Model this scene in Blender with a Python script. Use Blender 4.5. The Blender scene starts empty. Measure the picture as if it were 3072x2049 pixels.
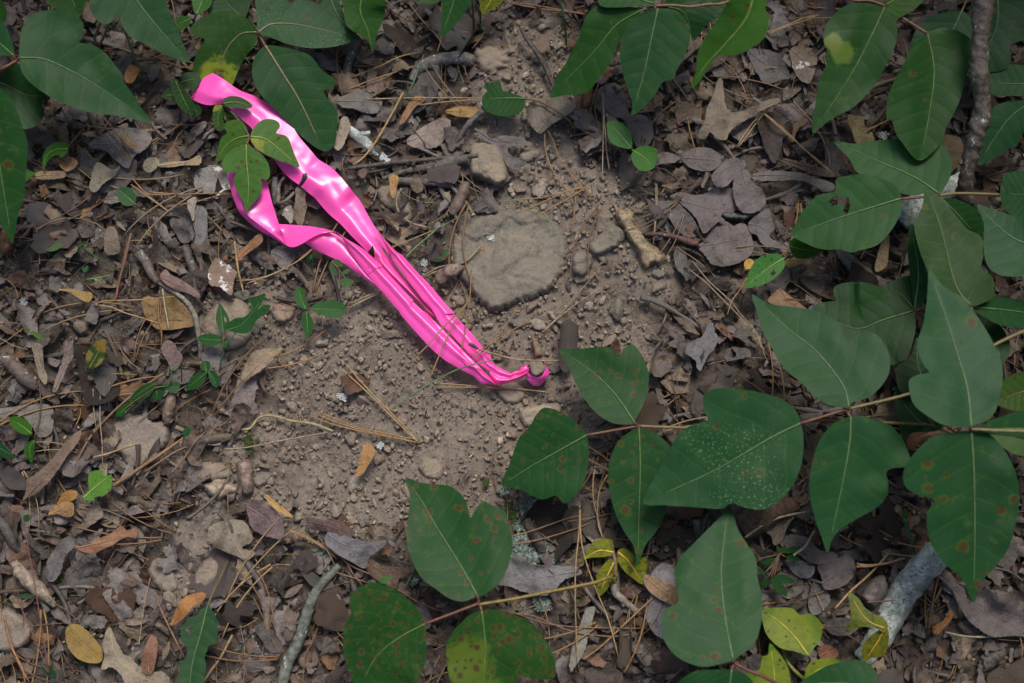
import bpy, math, random
import numpy as np
from mathutils import Vector, Matrix
from mathutils.geometry import delaunay_2d_cdt

random.seed(7)
rng = np.random.default_rng(7)
scene = bpy.context.scene
col = scene.collection

# ------------------------------------------------------------------ camera, sky, sun, exposure
TILT = math.radians(14.0)
CAM_H = 1.05
FOCAL = 49.9
cam_data = bpy.data.cameras.new('camera')
cam = bpy.data.objects.new('camera', cam_data)
col.objects.link(cam)
cam.location = (0, -CAM_H * math.tan(TILT), CAM_H)
cam.rotation_euler = (TILT, 0, 0)
cam_data.lens = FOCAL
cam_data.sensor_width = 36
cam_data.clip_start = 0.01
cam_data.clip_end = 100
cam_data.dof.use_dof = True
cam_data.dof.focus_distance = CAM_H / math.cos(TILT) - 0.01
cam_data.dof.aperture_fstop = 5.6
scene.camera = cam

world = bpy.data.worlds.new('World')
scene.world = world
world.use_nodes = True
wn = world.node_tree.nodes
bg = wn['Background']
sky = wn.new('ShaderNodeTexSky')
sky.sky_type = 'NISHITA'
sky.sun_disc = False
sky.sun_elevation = math.radians(64)
sky.sun_rotation = math.radians(15)
sky.air_density = 1.0
sky.dust_density = 3.0
world.node_tree.links.new(sky.outputs['Color'], bg.inputs['Color'])
bg.inputs['Strength'].default_value = 0.105

sun_d = bpy.data.lights.new('sun', 'SUN')
sun = bpy.data.objects.new('sun', sun_d)
col.objects.link(sun)
sun_d.energy = 1.75
sun_d.angle = math.radians(22)
sun_d.color = (1.0, 0.95, 0.88)
el, az = math.radians(64), math.radians(15)
sd = Vector((math.cos(el) * math.sin(az), math.cos(el) * math.cos(az), math.sin(el)))
sun.rotation_euler = sd.to_track_quat('Z', 'Y').to_euler()

scene.view_settings.view_transform = 'Standard'
scene.view_settings.look = 'None'
scene.view_settings.gamma = 1
scene.view_settings.use_curve_mapping = False
scene.view_settings.exposure = 0.77

# ------------------------------------------------------------------ picture coordinates to the place
k0 = 1000 / 2240
FR = {'A': (0, 0, k0), 'B': (1000, 0, k0), 'C': (2072, 0, k0), 'D': (0, 700, k0), 'E': (1000, 700, k0),
      'F': (2072, 700, k0), 'G': (0, 1349, k0), 'H': (1000, 1349, k0), 'I': (2072, 1349, k0),
      'Z': (0, 0, 3072 / 2351), 'T': (550, 180, 600 / 2240), 'S': (650, 500, 600 / 2240),
      'R': (1050, 680, 400 / 2240), 'Q': (1200, 900, 480 / 2240), 'U': (1800, 560, 600 / 2240),
      'V': (0, 620, 600 / 2240), 'W': (1300, 560, 600 / 2240), 'X': (2500, 1550, 572 / 2242),
      'Y': (280, 1200, 360 / 2240)}


def px(f, *pts):
    if len(pts) == 1 and isinstance(pts[0], list):
        pts = pts[0]
    ox, oy, k = FR[f]
    return [(ox + p[0] * k, oy + p[1] * k) + tuple(p[2:]) for p in pts]


CT, ST_ = math.cos(TILT), math.sin(TILT)


def unproj(sx, sy, z):
    """point on the plane at height z seen at source pixel sx, sy (numpy ok)"""
    a = (np.asarray(sx, float) - 1536) / 3072 * 36 / FOCAL
    b = -(np.asarray(sy, float) - 1024.5) / 3072 * 36 / FOCAL
    dy = b * CT + ST_
    dz = b * ST_ - CT
    t = (np.asarray(z, float) - CAM_H) / dz
    return a * t, -CAM_H * math.tan(TILT) + dy * t


PXM = 0.78 / 3072.0


# ------------------------------------------------------------------ noise
def _h(ix, iy, seed):
    n = (ix.astype(np.int64) * 374761393 + iy.astype(np.int64) * 668265263 + seed * 1442695041) & 0xffffffff
    n = ((n ^ (n >> 13)) * 1274126177) & 0xffffffff
    n = (n ^ (n >> 16)) & 0xffffffff
    return n / 4294967295.0


def vnoise(x, y, seed=0):
    ix, iy = np.floor(x), np.floor(y)
    fx, fy = x - ix, y - iy
    u, v = fx * fx * (3 - 2 * fx), fy * fy * (3 - 2 * fy)
    a, b = _h(ix, iy, seed), _h(ix + 1, iy, seed)
    c, d = _h(ix, iy + 1, seed), _h(ix + 1, iy + 1, seed)
    return (a * (1 - u) + b * u) * (1 - v) + (c * (1 - u) + d * u) * v - 0.5


def fbm(x, y, seed=0, o=4):
    r, a, f = 0, 1.0, 1.0
    for i in range(o):
        r = r + a * vnoise(x * f, y * f, seed + i * 17)
        a *= 0.5
        f *= 2.03
    return r


def worley(x, y, seed=0):
    ix, iy = np.floor(x), np.floor(y)
    d1 = np.full(np.shape(x), 9.0)
    d2 = np.full(np.shape(x), 9.0)
    idv = np.zeros(np.shape(x))
    for a in (-1, 0, 1):
        for b in (-1, 0, 1):
            cx, cy = ix + a, iy + b
            px_, py_ = cx + _h(cx, cy, seed), cy + _h(cx, cy, seed + 5)
            d = np.hypot(x - px_, y - py_)
            m = d < d1
            d2 = np.where(m, d1, np.minimum(d2, d))
            idv = np.where(m, _h(cx, cy, seed + 9), idv)
            d1 = np.where(m, d, d1)
    return d1, d2, idv


def world_to_Z(x, y, z=0.0):
    """where a place shows in the photograph, in 2351-wide units"""
    dy = np.asarray(y) + CAM_H * math.tan(TILT)
    dz = np.asarray(z) - CAM_H
    cy = dy * CT + dz * ST_
    cz = -dy * ST_ + dz * CT
    sx = 1536 + (np.asarray(x) / -cz) * FOCAL / 36 * 3072
    sy = 1024.5 - (cy / -cz) * FOCAL / 36 * 3072
    return sx / 1.3067, sy / 1.3067


BARE = [(870, 850, 170), (1000, 1010, 230), (760, 1060, 150), (1350, 780, 150), (1170, 600, 130), (1170, 250, 80),
        (1240, 150, 80), (1360, 560, 90), (620, 1060, 100), (1430, 830, 100), (1250, 900, 150), (680, 800, 110), (520, 720, 60),
        (1100, 800, 150), (1310, 420, 60), (1150, 1120, 110), (440, 1200, 50), (420, 1330, 60), (1235, 330, 70), (1350, 450, 85), (1200, 430, 70), (1060, 330, 45), (900, 700, 120), (1480, 650, 70), (620, 700, 60), (860, 960, 180)]


def bare(x, y):
    zx, zy = world_to_Z(x, y)
    zx = zx + 70 * fbm(x * 14, y * 14, 31, 3)
    zy = zy + 70 * fbm(x * 14, y * 14, 47, 3)
    m = np.zeros(np.shape(zx))
    for cx, cy, r in BARE:
        d = np.hypot(zx - cx, zy - cy) / r
        m = np.maximum(m, np.clip((1.45 - d) / 0.6, 0, 1))
    return m


def gh(x, y):
    """ground height"""
    x, y = np.asarray(x, float), np.asarray(y, float)
    z = 0.012 * fbm(x * 5, y * 5, 3, 3) + 0.006 * fbm(x * 22, y * 22, 8, 3)
    b = bare(x, y)
    z = z + 0.004 * b - 0.004
    d1, d2, i1 = worley(x * 60 + fbm(x * 90, y * 90, 71, 2), y * 60 + fbm(x * 90, y * 90, 72, 2), 11)
    z = z + (0.0022 + 0.0008 * b) * (np.sqrt(np.clip(d2 - d1, 0, 1)) - 0.5) * (0.3 + i1)
    d1, d2, i1 = worley(x * 170, y * 170, 21)
    z = z + 0.0007 * (np.sqrt(np.clip(d2 - d1, 0, 1)) - 0.5) * (0.2 + i1) + 0.0020 * np.clip(fbm(x * 55, y * 55, 66, 4), 0, 1)
    z = z + 0.0012 * fbm(x * 300, y * 300, 5, 2)
    return z


def at(sx, sy, off=0.0):
    """ground-following point under source pixel, off metres above the soil"""
    sx, sy = np.asarray(sx, float), np.asarray(sy, float)
    x, y = unproj(sx, sy, off)
    z = 0.012 * fbm(x * 5, y * 5, 3, 3) + 0.006 * fbm(x * 22, y * 22, 8, 3) + 0.004 * bare(x, y) - 0.002 + off
    x, y = unproj(sx, sy, z)
    return x, y, z


# ------------------------------------------------------------------ mesh helpers
def mk_mesh(name, V, F, uv=None, colr=None, smooth=True, mats=()):
    V = np.asarray(V, np.float32)
    F = np.asarray(F, np.int32)
    me = bpy.data.meshes.new(name)
    nf, k = F.shape
    me.vertices.add(len(V))
    me.vertices.foreach_set('co', V.ravel())
    me.loops.add(nf * k)
    me.loops.foreach_set('vertex_index', F.ravel())
    me.polygons.add(nf)
    me.polygons.foreach_set('loop_start', np.arange(nf, dtype=np.int32) * k)
    me.polygons.foreach_set('loop_total', np.full(nf, k, np.int32))
    me.polygons.foreach_set('use_smooth', np.full(nf, bool(smooth)))
    if uv is not None:
        ul = me.uv_layers.new(name='UVMap')
        ul.data.foreach_set('uv', np.asarray(uv, np.float32)[F.ravel()].ravel())
    if colr is not None:
        ca = me.attributes.new('Col', 'FLOAT_COLOR', 'POINT')
        c = np.ones((len(V), 4), np.float32)
        c[:, :3] = colr
        ca.data.foreach_set('color', c.ravel())
    for m in mats:
        me.materials.append(m)
    me.update(calc_edges=True)
    me.validate()
    return me


def link(name, me, parent=None, loc=None, label=None, cat=None, group=None, kind=None, color=None):
    o = bpy.data.objects.new(name, me)
    col.objects.link(o)
    if loc is not None:
        o.location = loc
    if parent is not None:
        o.parent = parent
    if label:
        o['label'] = label
    if cat:
        o['category'] = cat
    if group:
        o['group'] = group
    if kind:
        o['kind'] = kind
    if color is not None:
        o.color = (color[0], color[1], color[2], 1)
    return o


def thing(name, label, cat, loc, group=None):
    return link(name, None, None, loc, label, cat, group)


def cr(P, n=8, closed=False):
    """Catmull-Rom through P (any dimension)"""
    P = np.asarray(P, float)
    if closed:
        Q = np.vstack([P[-1], P, P[0], P[1]])
    else:
        Q = np.vstack([2 * P[0] - P[1], P, 2 * P[-1] - P[-2]])
    out = []
    for i in range(1, len(Q) - 2):
        t = np.linspace(0, 1, n, endpoint=False)[:, None]
        a, b, c, d = Q[i - 1], Q[i], Q[i + 1], Q[i + 2]
        out.append(0.5 * (2 * b + (c - a) * t + (2 * a - 5 * b + 4 * c - d) * t ** 2 + (3 * b - a - 3 * c + d) * t ** 3))
    R = np.vstack(out)
    if not closed:
        R = np.vstack([R, P[-1]])
    return R


def resample(P, step, closed=False):
    P = np.asarray(P, float)
    if closed:
        P = np.vstack([P, P[0]])
    d = np.r_[0, np.cumsum(np.linalg.norm(np.diff(P[:, :2], axis=0), axis=1))]
    n = max(3, int(round(d[-1] / step)))
    t = np.linspace(0, d[-1], n + 1)
    R = np.stack([np.interp(t, d, P[:, i]) for i in range(P.shape[1])], 1)
    return R[:-1] if closed else R


def inside(poly, X, Y):
    poly = np.asarray(poly)
    c = np.zeros(np.shape(X), bool)
    x1, y1 = poly[-1]
    for x2, y2 in poly:
        if y1 != y2:
            m = ((y2 > Y) != (y1 > Y)) & (X < (x1 - x2) * (Y - y2) / (y1 - y2) + x2)
            c ^= m
        x1, y1 = x2, y2
    return c


def seg_dist(X, Y, line):
    """distance, arclength and side to a polyline"""
    line = np.asarray(line)
    best = np.full(X.shape, 1e18)
    s = np.zeros(X.shape)
    sg = np.ones(X.shape)
    acc = 0
    for i in range(len(line) - 1):
        ax, ay = line[i, :2]
        bx, by = line[i + 1, :2]
        ux, uy = bx - ax, by - ay
        L = math.hypot(ux, uy) + 1e-12
        t = np.clip(((X - ax) * ux + (Y - ay) * uy) / L / L, 0, 1)
        qx, qy = ax + t * ux, ay + t * uy
        d = np.hypot(X - qx, Y - qy)
        m = d < best
        best = np.where(m, d, best)
        s = np.where(m, acc + t * L, s)
        sg = np.where(m, np.sign(ux * (Y - ay) - uy * (X - ax)), sg)
        acc += L
    return best, s, sg, acc


def tri2d(outline, step, holes=(), spine=None):
    """triangulate an outline with inner points; returns P (n,2), F (m,3), number of border points"""
    O = resample(outline, step, True)
    x0, y0 = O.min(0)
    x1, y1 = O.max(0)
    gx, gy = np.meshgrid(np.arange(x0, x1, step), np.arange(y0, y1, step * 0.87))
    gx = gx + (np.arange(gx.shape[0]) % 2)[:, None] * step * 0.5
    gx, gy = gx.ravel(), gy.ravel()
    m = inside(O, gx, gy)
    gx, gy = gx[m], gy[m]
    if len(gx):
        bd, _, _, _ = seg_dist(gx, gy, np.vstack([O, O[0]]))
        hs = []
        m = bd > step * 0.55
        for h in holes:
            hd, _, _, _ = seg_dist(gx, gy, np.vstack([h, h[0]]))
            m &= (hd > step * 0.5)
        gx, gy = gx[m], gy[m]
    pts = [tuple(p) for p in O]
    edges = [(i, (i + 1) % len(O)) for i in range(len(O))]
    nb = len(O)
    for h in holes:
        h = resample(h, step * 0.6, True)
        b = len(pts)
        pts += [tuple(p) for p in h]
        edges += [(b + i, b + (i + 1) % len(h)) for i in range(len(h))]
    if spine is not None:
        sp = resample(spine, step * 0.7)
        ok = inside(O, sp[:, 0], sp[:, 1])
        bd, _, _, _ = seg_dist(sp[:, 0], sp[:, 1], np.vstack([O, O[0]]))
        sp = sp[ok & (bd > step * 0.25)]
        for h in holes:
            sp = sp[~inside(np.asarray(h), sp[:, 0], sp[:, 1])]
        if len(gx) and len(sp) > 2:
            dd, _, _, _ = seg_dist(gx, gy, sp)
            keep_ = dd > step * 0.45
            gx, gy = gx[keep_], gy[keep_]
        b = len(pts)
        pts += [tuple(p) for p in sp]
        edges += [(b + i, b + i + 1) for i in range(len(sp) - 1) if np.linalg.norm(sp[i] - sp[i + 1]) < step * 1.2]
    pts += list(zip(gx, gy))
    vo, eo, fo, _, _, _ = delaunay_2d_cdt([Vector((float(a), float(b))) for a, b in pts], edges, [], 1, 1e-7)
    P = np.array([(v.x, v.y) for v in vo])
    F = np.array([f for f in fo if len(f) == 3], np.int32)
    c = P[F].mean(1)
    m = inside(O, c[:, 0], c[:, 1])
    for h in holes:
        m &= ~inside(np.asarray(h), c[:, 0], c[:, 1])
    F = F[m]
    a = np.cross(P[F[:, 1]] - P[F[:, 0]], P[F[:, 2]] - P[F[:, 0]])
    F[a < 0] = F[a < 0][:, ::-1]
    return P, F, O


def tube_arrays(P, R, sides=6, cap=True):
    P = np.asarray(P, float)
    R = np.broadcast_to(np.asarray(R, float), (len(P),))
    T = np.gradient(P, axis=0)
    T /= np.linalg.norm(T, axis=1)[:, None] + 1e-12
    up = np.array([0, 0, 1.0])
    N = np.cross(T, up)
    bad = np.linalg.norm(N, axis=1) < 0.05
    N[bad] = np.cross(T[bad], np.array([1.0, 0, 0]))
    N /= np.linalg.norm(N, axis=1)[:, None]
    for i in range(1, len(N)):
        if np.dot(N[i], N[i - 1]) < 0:
            N[i] *= -1
    B = np.cross(N, T)
    a = np.linspace(0, 2 * math.pi, sides, endpoint=False)
    V = (P[:, None, :] + R[:, None, None] * (np.cos(a)[None, :, None] * N[:, None, :] + np.sin(a)[None, :, None] * B[:, None, :]))
    n = len(P)
    V = V.reshape(-1, 3)
    i, j = np.meshgrid(np.arange(n - 1), np.arange(sides), indexing='ij')
    i, j = i.ravel(), j.ravel()
    j2 = (j + 1) % sides
    F = np.stack([i * sides + j, i * sides + j2, (i + 1) * sides + j2, (i + 1) * sides + j], 1)
    uv = np.stack([np.repeat(np.linspace(0, 1, n), sides), np.tile(np.linspace(0, 1, sides), n)], 1)
    if cap:
        V = np.vstack([V, P[0], P[-1]])
        uv = np.vstack([uv, [0, 0.5], [1, 0.5]])
        c0, c1 = len(V) - 2, len(V) - 1
        q = np.arange(sides)
        q2 = (q + 1) % sides
        F = np.vstack([F, np.stack([np.full(sides, c0), q2, q, q], 1)[:, [0, 1, 2, 2]],
                       np.stack([np.full(sides, c1), (n - 1) * sides + q, (n - 1) * sides + q2, (n - 1) * sides + q2], 1)])
    return V, F, uv


def quad_tri(F):
    """quads (possibly with a repeated last corner) to triangles"""
    F = np.asarray(F)
    A = F[:, [0, 1, 2]]
    B = F[:, [0, 2, 3]]
    B = B[B[:, 1] != B[:, 2]]
    return np.vstack([A, B])


def tube_mesh(name, P, R, mat, sides=6):
    V, F, uv = tube_arrays(P, R, sides)
    return mk_mesh(name, V, quad_tri(F), uv, None, True, [mat])

# ------------------------------------------------------------------ materials
class NT:
    def __init__(s, name):
        s.m = bpy.data.materials.new(name)
        s.m.use_nodes = True
        s.t = s.m.node_tree
        s.t.nodes.clear()
        s.out = s.t.nodes.new('ShaderNodeOutputMaterial')
        s.bsdf = s.t.nodes.new('ShaderNodeBsdfPrincipled')
        s.t.links.new(s.bsdf.outputs[0], s.out.inputs[0])

    def n(s, typ, **kw):
        nd = s.t.nodes.new('ShaderNode' + typ)
        for k, v in kw.items():
            if k.startswith('_'):
                setattr(nd, k[1:], v)
        return nd

    def l(s, a, b):
        s.t.links.new(a, b)

    def math(s, op, a, b=None, c=None, clamp=False):
        nd = s.t.nodes.new('ShaderNodeMath')
        nd.operation = op
        nd.use_clamp = clamp
        for i, v in enumerate((a, b, c)):
            if v is None:
                continue
            if isinstance(v, (int, float)):
                nd.inputs[i].default_value = v
            else:
                s.l(v, nd.inputs[i])
        return nd.outputs[0]

    def rng(s, v, a, b, c=0.0, d=1.0, smooth=True):
        nd = s.t.nodes.new('ShaderNodeMapRange')
        nd.interpolation_type = 'SMOOTHSTEP' if smooth else 'LINEAR'
        s.l(v, nd.inputs[0])
        for i, x in enumerate((a, b, c, d)):
            nd.inputs[i + 1].default_value = x
        return nd.outputs[0]

    def mix(s, f, a, b, mode='MIX'):
        nd = s.t.nodes.new('ShaderNodeMix')
        nd.data_type = 'RGBA'
        nd.blend_type = mode
        for sock, v in ((nd.inputs[0], f), (nd.inputs[6], a), (nd.inputs[7], b)):
            if isinstance(v, (int, float)):
                sock.default_value = v
            elif isinstance(v, tuple):
                sock.default_value = (v[0], v[1], v[2], 1)
            else:
                s.l(v, sock)
        return nd.outputs[2]

    def coords(s, uv=False, rnd=True):
        tc = s.t.nodes.new('ShaderNodeTexCoord')
        if uv:
            v = tc.outputs['UV']
        else:
            v = tc.outputs['Object']
        if rnd:
            oi = s.t.nodes.new('ShaderNodeObjectInfo')
            sc = s.t.nodes.new('ShaderNodeVectorMath')
            sc.operation = 'MULTIPLY_ADD'
            cb = s.t.nodes.new('ShaderNodeCombineXYZ')
            s.l(oi.outputs['Random'], cb.inputs[0])
            s.l(oi.outputs['Random'], cb.inputs[1])
            s.l(cb.outputs[0], sc.inputs[0])
            sc.inputs[1].default_value = (37.0, 61.0, 17.0)
            s.l(v, sc.inputs[2])
            v = sc.outputs[0]
        return v

    def noise(s, vec, scale, detail=4, rough=0.6, dist=0.0):
        nd = s.t.nodes.new('ShaderNodeTexNoise')
        nd.inputs['Scale'].default_value = scale
        nd.inputs['Detail'].default_value = detail
        nd.inputs['Roughness'].default_value = rough
        nd.inputs['Distortion'].default_value = dist
        s.l(vec, nd.inputs['Vector'])
        return nd.outputs['Fac']

    def voro(s, vec, scale, feature='F1', rnd=1.0, flat=False):
        nd = s.t.nodes.new('ShaderNodeTexVoronoi')
        nd.feature = feature
        if flat:
            nd.voronoi_dimensions = '2D'
        nd.inputs['Scale'].default_value = scale
        nd.inputs['Randomness'].default_value = rnd
        s.l(vec, nd.inputs['Vector'])
        return nd

    def bump(s, h, strength=0.5, dist=0.001, prev=None):
        nd = s.t.nodes.new('ShaderNodeBump')
        nd.inputs['Strength'].default_value = strength
        nd.inputs['Distance'].default_value = dist
        s.l(h, nd.inputs['Height'])
        if prev is not None:
            s.l(prev, nd.inputs['Normal'])
        return nd.outputs[0]

    def fin(s, color=None, rough=0.7, normal=None, spec=0.5):
        if color is not None:
            if isinstance(color, tuple):
                s.bsdf.inputs['Base Color'].default_value = (*color, 1)
            else:
                s.l(color, s.bsdf.inputs['Base Color'])
        if isinstance(rough, (int, float)):
            s.bsdf.inputs['Roughness'].default_value = rough
        else:
            s.l(rough, s.bsdf.inputs['Roughness'])
        s.bsdf.inputs['Specular IOR Level'].default_value = spec
        if normal is not None:
            s.l(normal, s.bsdf.inputs['Normal'])
        return s.m

    def translucent(s, color, fac, normal=None):
        tr = s.t.nodes.new('ShaderNodeBsdfTranslucent')
        s.l(color, tr.inputs['Color'])
        ms = s.t.nodes.new('ShaderNodeMixShader')
        ms.inputs[0].default_value = fac
        s.l(s.bsdf.outputs[0], ms.inputs[1])
        s.l(tr.outputs[0], ms.inputs[2])
        s.l(ms.outputs[0], s.out.inputs[0])


def base_color(t, mode):
    if mode == 'obj':
        c = t.n('ObjectInfo').outputs['Color']
    else:
        a = t.n('Attribute')
        a.attribute_name = 'Col'
        c = a.outputs['Color']
    return t.mix(1.0, c, (0.75, 0.75, 0.75), 'MULTIPLY')


def vein_mask(t, nv, slope, width, soft):
    """side veins from the leaf's own length/width coordinates"""
    tc = t.n('TexCoord')
    sp = t.n('SeparateXYZ')
    t.l(tc.outputs['UV'], sp.inputs[0])
    av = t.math('ABSOLUTE', sp.outputs[1])
    av2 = t.math('POWER', av, 1.25)
    p = t.math('SUBTRACT', sp.outputs[0], t.math('MULTIPLY', av2, slope))
    sg = t.math('MULTIPLY', t.math('SIGN', sp.outputs[1]), 0.23)
    wob = t.math('MULTIPLY', t.math('SUBTRACT', t.noise(t.coords(True), 4.0, 2), 0.5), 0.5)
    p = t.math('ADD', t.math('ADD', t.math('MULTIPLY', p, nv), sg), wob)
    d = t.math('ABSOLUTE', t.math('SUBTRACT', t.math('FRACT', p), 0.5))
    line = t.rng(d, width, width + soft, 1.0, 0.0)
    return line, d, sp, av


def leaf_mat(name, spots=0.0, mottle=0.0, speck=0.0, yellow=(), gloss=0.46, blotch=0.0, vein=0.40, spot_col=(0.12, 0.045, 0.03), hairy=0.0, transl=0.16, browntip=0):
    t = NT(name)
    base = base_color(t, 'obj')
    line, d, sp, av = vein_mask(t, 7.0, 0.75, 0.012, 0.05)
    oc = t.coords()
    uc = t.coords(True)
    n1 = t.noise(uc, 2.2, 3)
    c = t.mix(t.rng(n1, 0.3, 0.7), t.mix(1.0, base, (0.86, 0.9, 0.92), 'MULTIPLY'), t.mix(1.0, base, (1.14, 1.09, 1.05), 'MULTIPLY'))
    n2 = t.noise(oc, 500, 5, 0.65)
    c = t.mix(t.rng(n2, 0.25, 0.75, 0.0, 0.35), c, t.mix(1.0, base, (1.5, 1.4, 1.2), 'MULTIPLY'))
    # faint yellow mottling seen on old leaves
    n3 = t.noise(uc, 12, 5, 0.7)
    c = t.mix(t.rng(n3, 0.54, 0.74, 0.0, 0.40 + blotch), c, (0.15, 0.18, 0.035))
    c = t.mix(t.math('MULTIPLY', line, vein), c, t.mix(0.5, base, (0.13, 0.20, 0.06)))
    rough = gloss
    for (u, v, r, cy) in yellow:
        dx = t.math('SUBTRACT', sp.outputs[0], u)
        dy = t.math('SUBTRACT', sp.outputs[1], v)
        dd = t.math('SQRT', t.math('ADD', t.math('MULTIPLY', dx, dx), t.math('MULTIPLY', dy, dy)))
        dd = t.math('ADD', dd, t.math('MULTIPLY', t.math('SUBTRACT', t.noise(uc, 7, 5, 0.7), 0.5), 1.5 * r))
        m = t.rng(dd, r * 0.55, r * 0.95, 0.92, 0.0)
        c = t.mix(m, c, cy)
        if browntip:
            m2 = t.math('MULTIPLY', t.rng(dd, r * 0.15, r * 0.5, 1.0, 0.0), t.rng(t.noise(uc, 14, 4), 0.42, 0.55))
            c = t.mix(m2, c, (0.10, 0.05, 0.025))
    if mottle > 0:
        mm = t.rng(t.noise(uc, 5, 6, 0.75, 0.4), 0.47, 0.60, 0, mottle)
        c = t.mix(mm, c, (0.10, 0.105, 0.05))
        c = t.mix(t.rng(t.noise(uc, 22, 4, 0.7), 0.56, 0.66, 0, mottle), c, (0.09, 0.05, 0.02))
    if spots > 0:
        v = t.voro(uc, 14, flat=True)
        wob = t.noise(uc, 24, 4, 0.7)
        vd = t.math('ADD', v.outputs['Distance'], t.math('MULTIPLY', t.math('SUBTRACT', wob, 0.5), 0.75))
        sep = t.n('SeparateColor')
        t.l(v.outputs['Color'], sep.inputs[0])
        clus = t.rng(t.noise(uc, 3.0, 2), 0.40, 0.62, 0.35, 1.25)
        on = t.math('LESS_THAN', sep.outputs[0], t.math('MULTIPLY', clus, spots))
        size = t.math('MULTIPLY_ADD', t.math('POWER', sep.outputs[1], 1.6), 0.36, 0.12)
        rel = t.math('DIVIDE', vd, size)
        halo = t.math('MULTIPLY', t.rng(rel, 0.9, 1.9, 0.55, 0.0), on)
        c = t.mix(halo, c, (0.14, 0.15, 0.03))
        core = t.math('MULTIPLY', t.rng(rel, 0.6, 1.15, 0.88, 0.0), on)
        c = t.mix(core, c, spot_col)
    if speck > 0:
        big = t.rng(t.noise(uc, 2.5, 2), 0.45, 0.6)
        w = t.voro(uc, 48, flat=True)
        m = t.math('MULTIPLY', t.rng(w.outputs['Distance'], 0.18, 0.3, 1.0, 0.0), big)
        m = t.math('MULTIPLY', m, t.rng(t.noise(uc, 40, 3, 0.7), 0.47, 0.58))
        c = t.mix(t.math('MULTIPLY', m, speck), c, (0.20, 0.29, 0.20))
    # rare pin-holes and dark flecks
    w = t.voro(uc, 12, flat=True)
    sep2 = t.n('SeparateColor')
    t.l(w.outputs['Color'], sep2.inputs[0])
    m = t.math('MULTIPLY', t.rng(w.outputs['Distance'], 0.05, 0.11, 0.8, 0.0), t.math('GREATER_THAN', sep2.outputs[0], 0.88))
    c = t.mix(m, c, (0.05, 0.045, 0.02))
    if hairy > 0:
        m = t.rng(t.noise(oc, 900, 3, 0.8), 0.62, 0.75, 0.0, hairy)
        c = t.mix(m, c, (0.22, 0.26, 0.18))
    h = t.math('SUBTRACT', t.math('MULTIPLY', t.rng(d, 0.0, 0.35), 0.6), 0.0)
    nm = t.bump(h, 0.15, 0.0011)
    nm = t.bump(t.noise(uc, 20, 4, 0.6), 0.15, 0.0008, nm)
    nm = t.bump(n2, 0.16, 0.0004, nm)
    rr = t.math('ADD', t.math('MULTIPLY', t.noise(uc, 12, 3), 0.12), gloss - 0.04)
    m_ = t.fin(t.mix(1.0, c, (0.45, 0.60, 0.37), 'MULTIPLY'), rr, nm, 0.13)
    t.translucent(t.mix(1.0, c, (1.0, 1.3, 0.5), 'MULTIPLY'), transl)
    return m_


def dead_mat(name, mode, rough=0.62, mold=0.0):
    t = NT(name)
    base = base_color(t, mode)
    line, d, sp, av = vein_mask(t, 9.0, 0.8, 0.03, 0.06)
    oc = t.coords()
    uc = t.coords(True)
    n1 = t.noise(oc, 70, 5, 0.65)
    c = t.mix(t.rng(n1, 0.3, 0.7), t.mix(1.0, base, (0.55, 0.50, 0.48), 'MULTIPLY'), t.mix(1.0, base, (1.25, 1.22, 1.2), 'MULTIPLY'))
    n2 = t.noise(oc, 420, 5, 0.7)
    c = t.mix(t.rng(n2, 0.35, 0.72, 0.0, 0.5), c, t.mix(1.0, base, (1.6, 1.55, 1.5), 'MULTIPLY'))
    c = t.mix(t.rng(t.noise(oc, 190, 3), 0.60, 0.72, 0, 0.65), c, t.mix(1.0, base, (0.28, 0.25, 0.24), 'MULTIPLY'))
    # dry soil dust
    c = t.mix(t.rng(t.noise(oc, 38, 4, 0.7), 0.52, 0.75, 0, 0.4), c, (0.19, 0.155, 0.12))
    mid = t.rng(av, 0.004, 0.016, 1.0, 0.0)
    vm = t.math('MAXIMUM', mid, t.math('MULTIPLY', line, 0.4))
    c = t.mix(t.math('MULTIPLY', vm, 0.35), c, t.mix(1.0, base, (1.6, 1.45, 1.2), 'MULTIPLY'))
    if mold > 0:
        m = t.rng(t.noise(oc, 60, 5, 0.7), 0.56, 0.62, 0, mold)
        c = t.mix(m, c, (0.62, 0.60, 0.56))
    nm = t.bump(t.math('ADD', t.rng(d, 0.0, 0.3, 0, 0.035), t.math('MULTIPLY', n1, 1.5)), 0.8, 0.0030)
    nm = t.bump(n2, 0.45, 0.0007, nm)
    m_ = t.fin(c, t.math('ADD', t.math('MULTIPLY', n1, 0.35), rough - 0.17), nm, 0.35)
    t.translucent(c, 0.10)
    return m_


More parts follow.
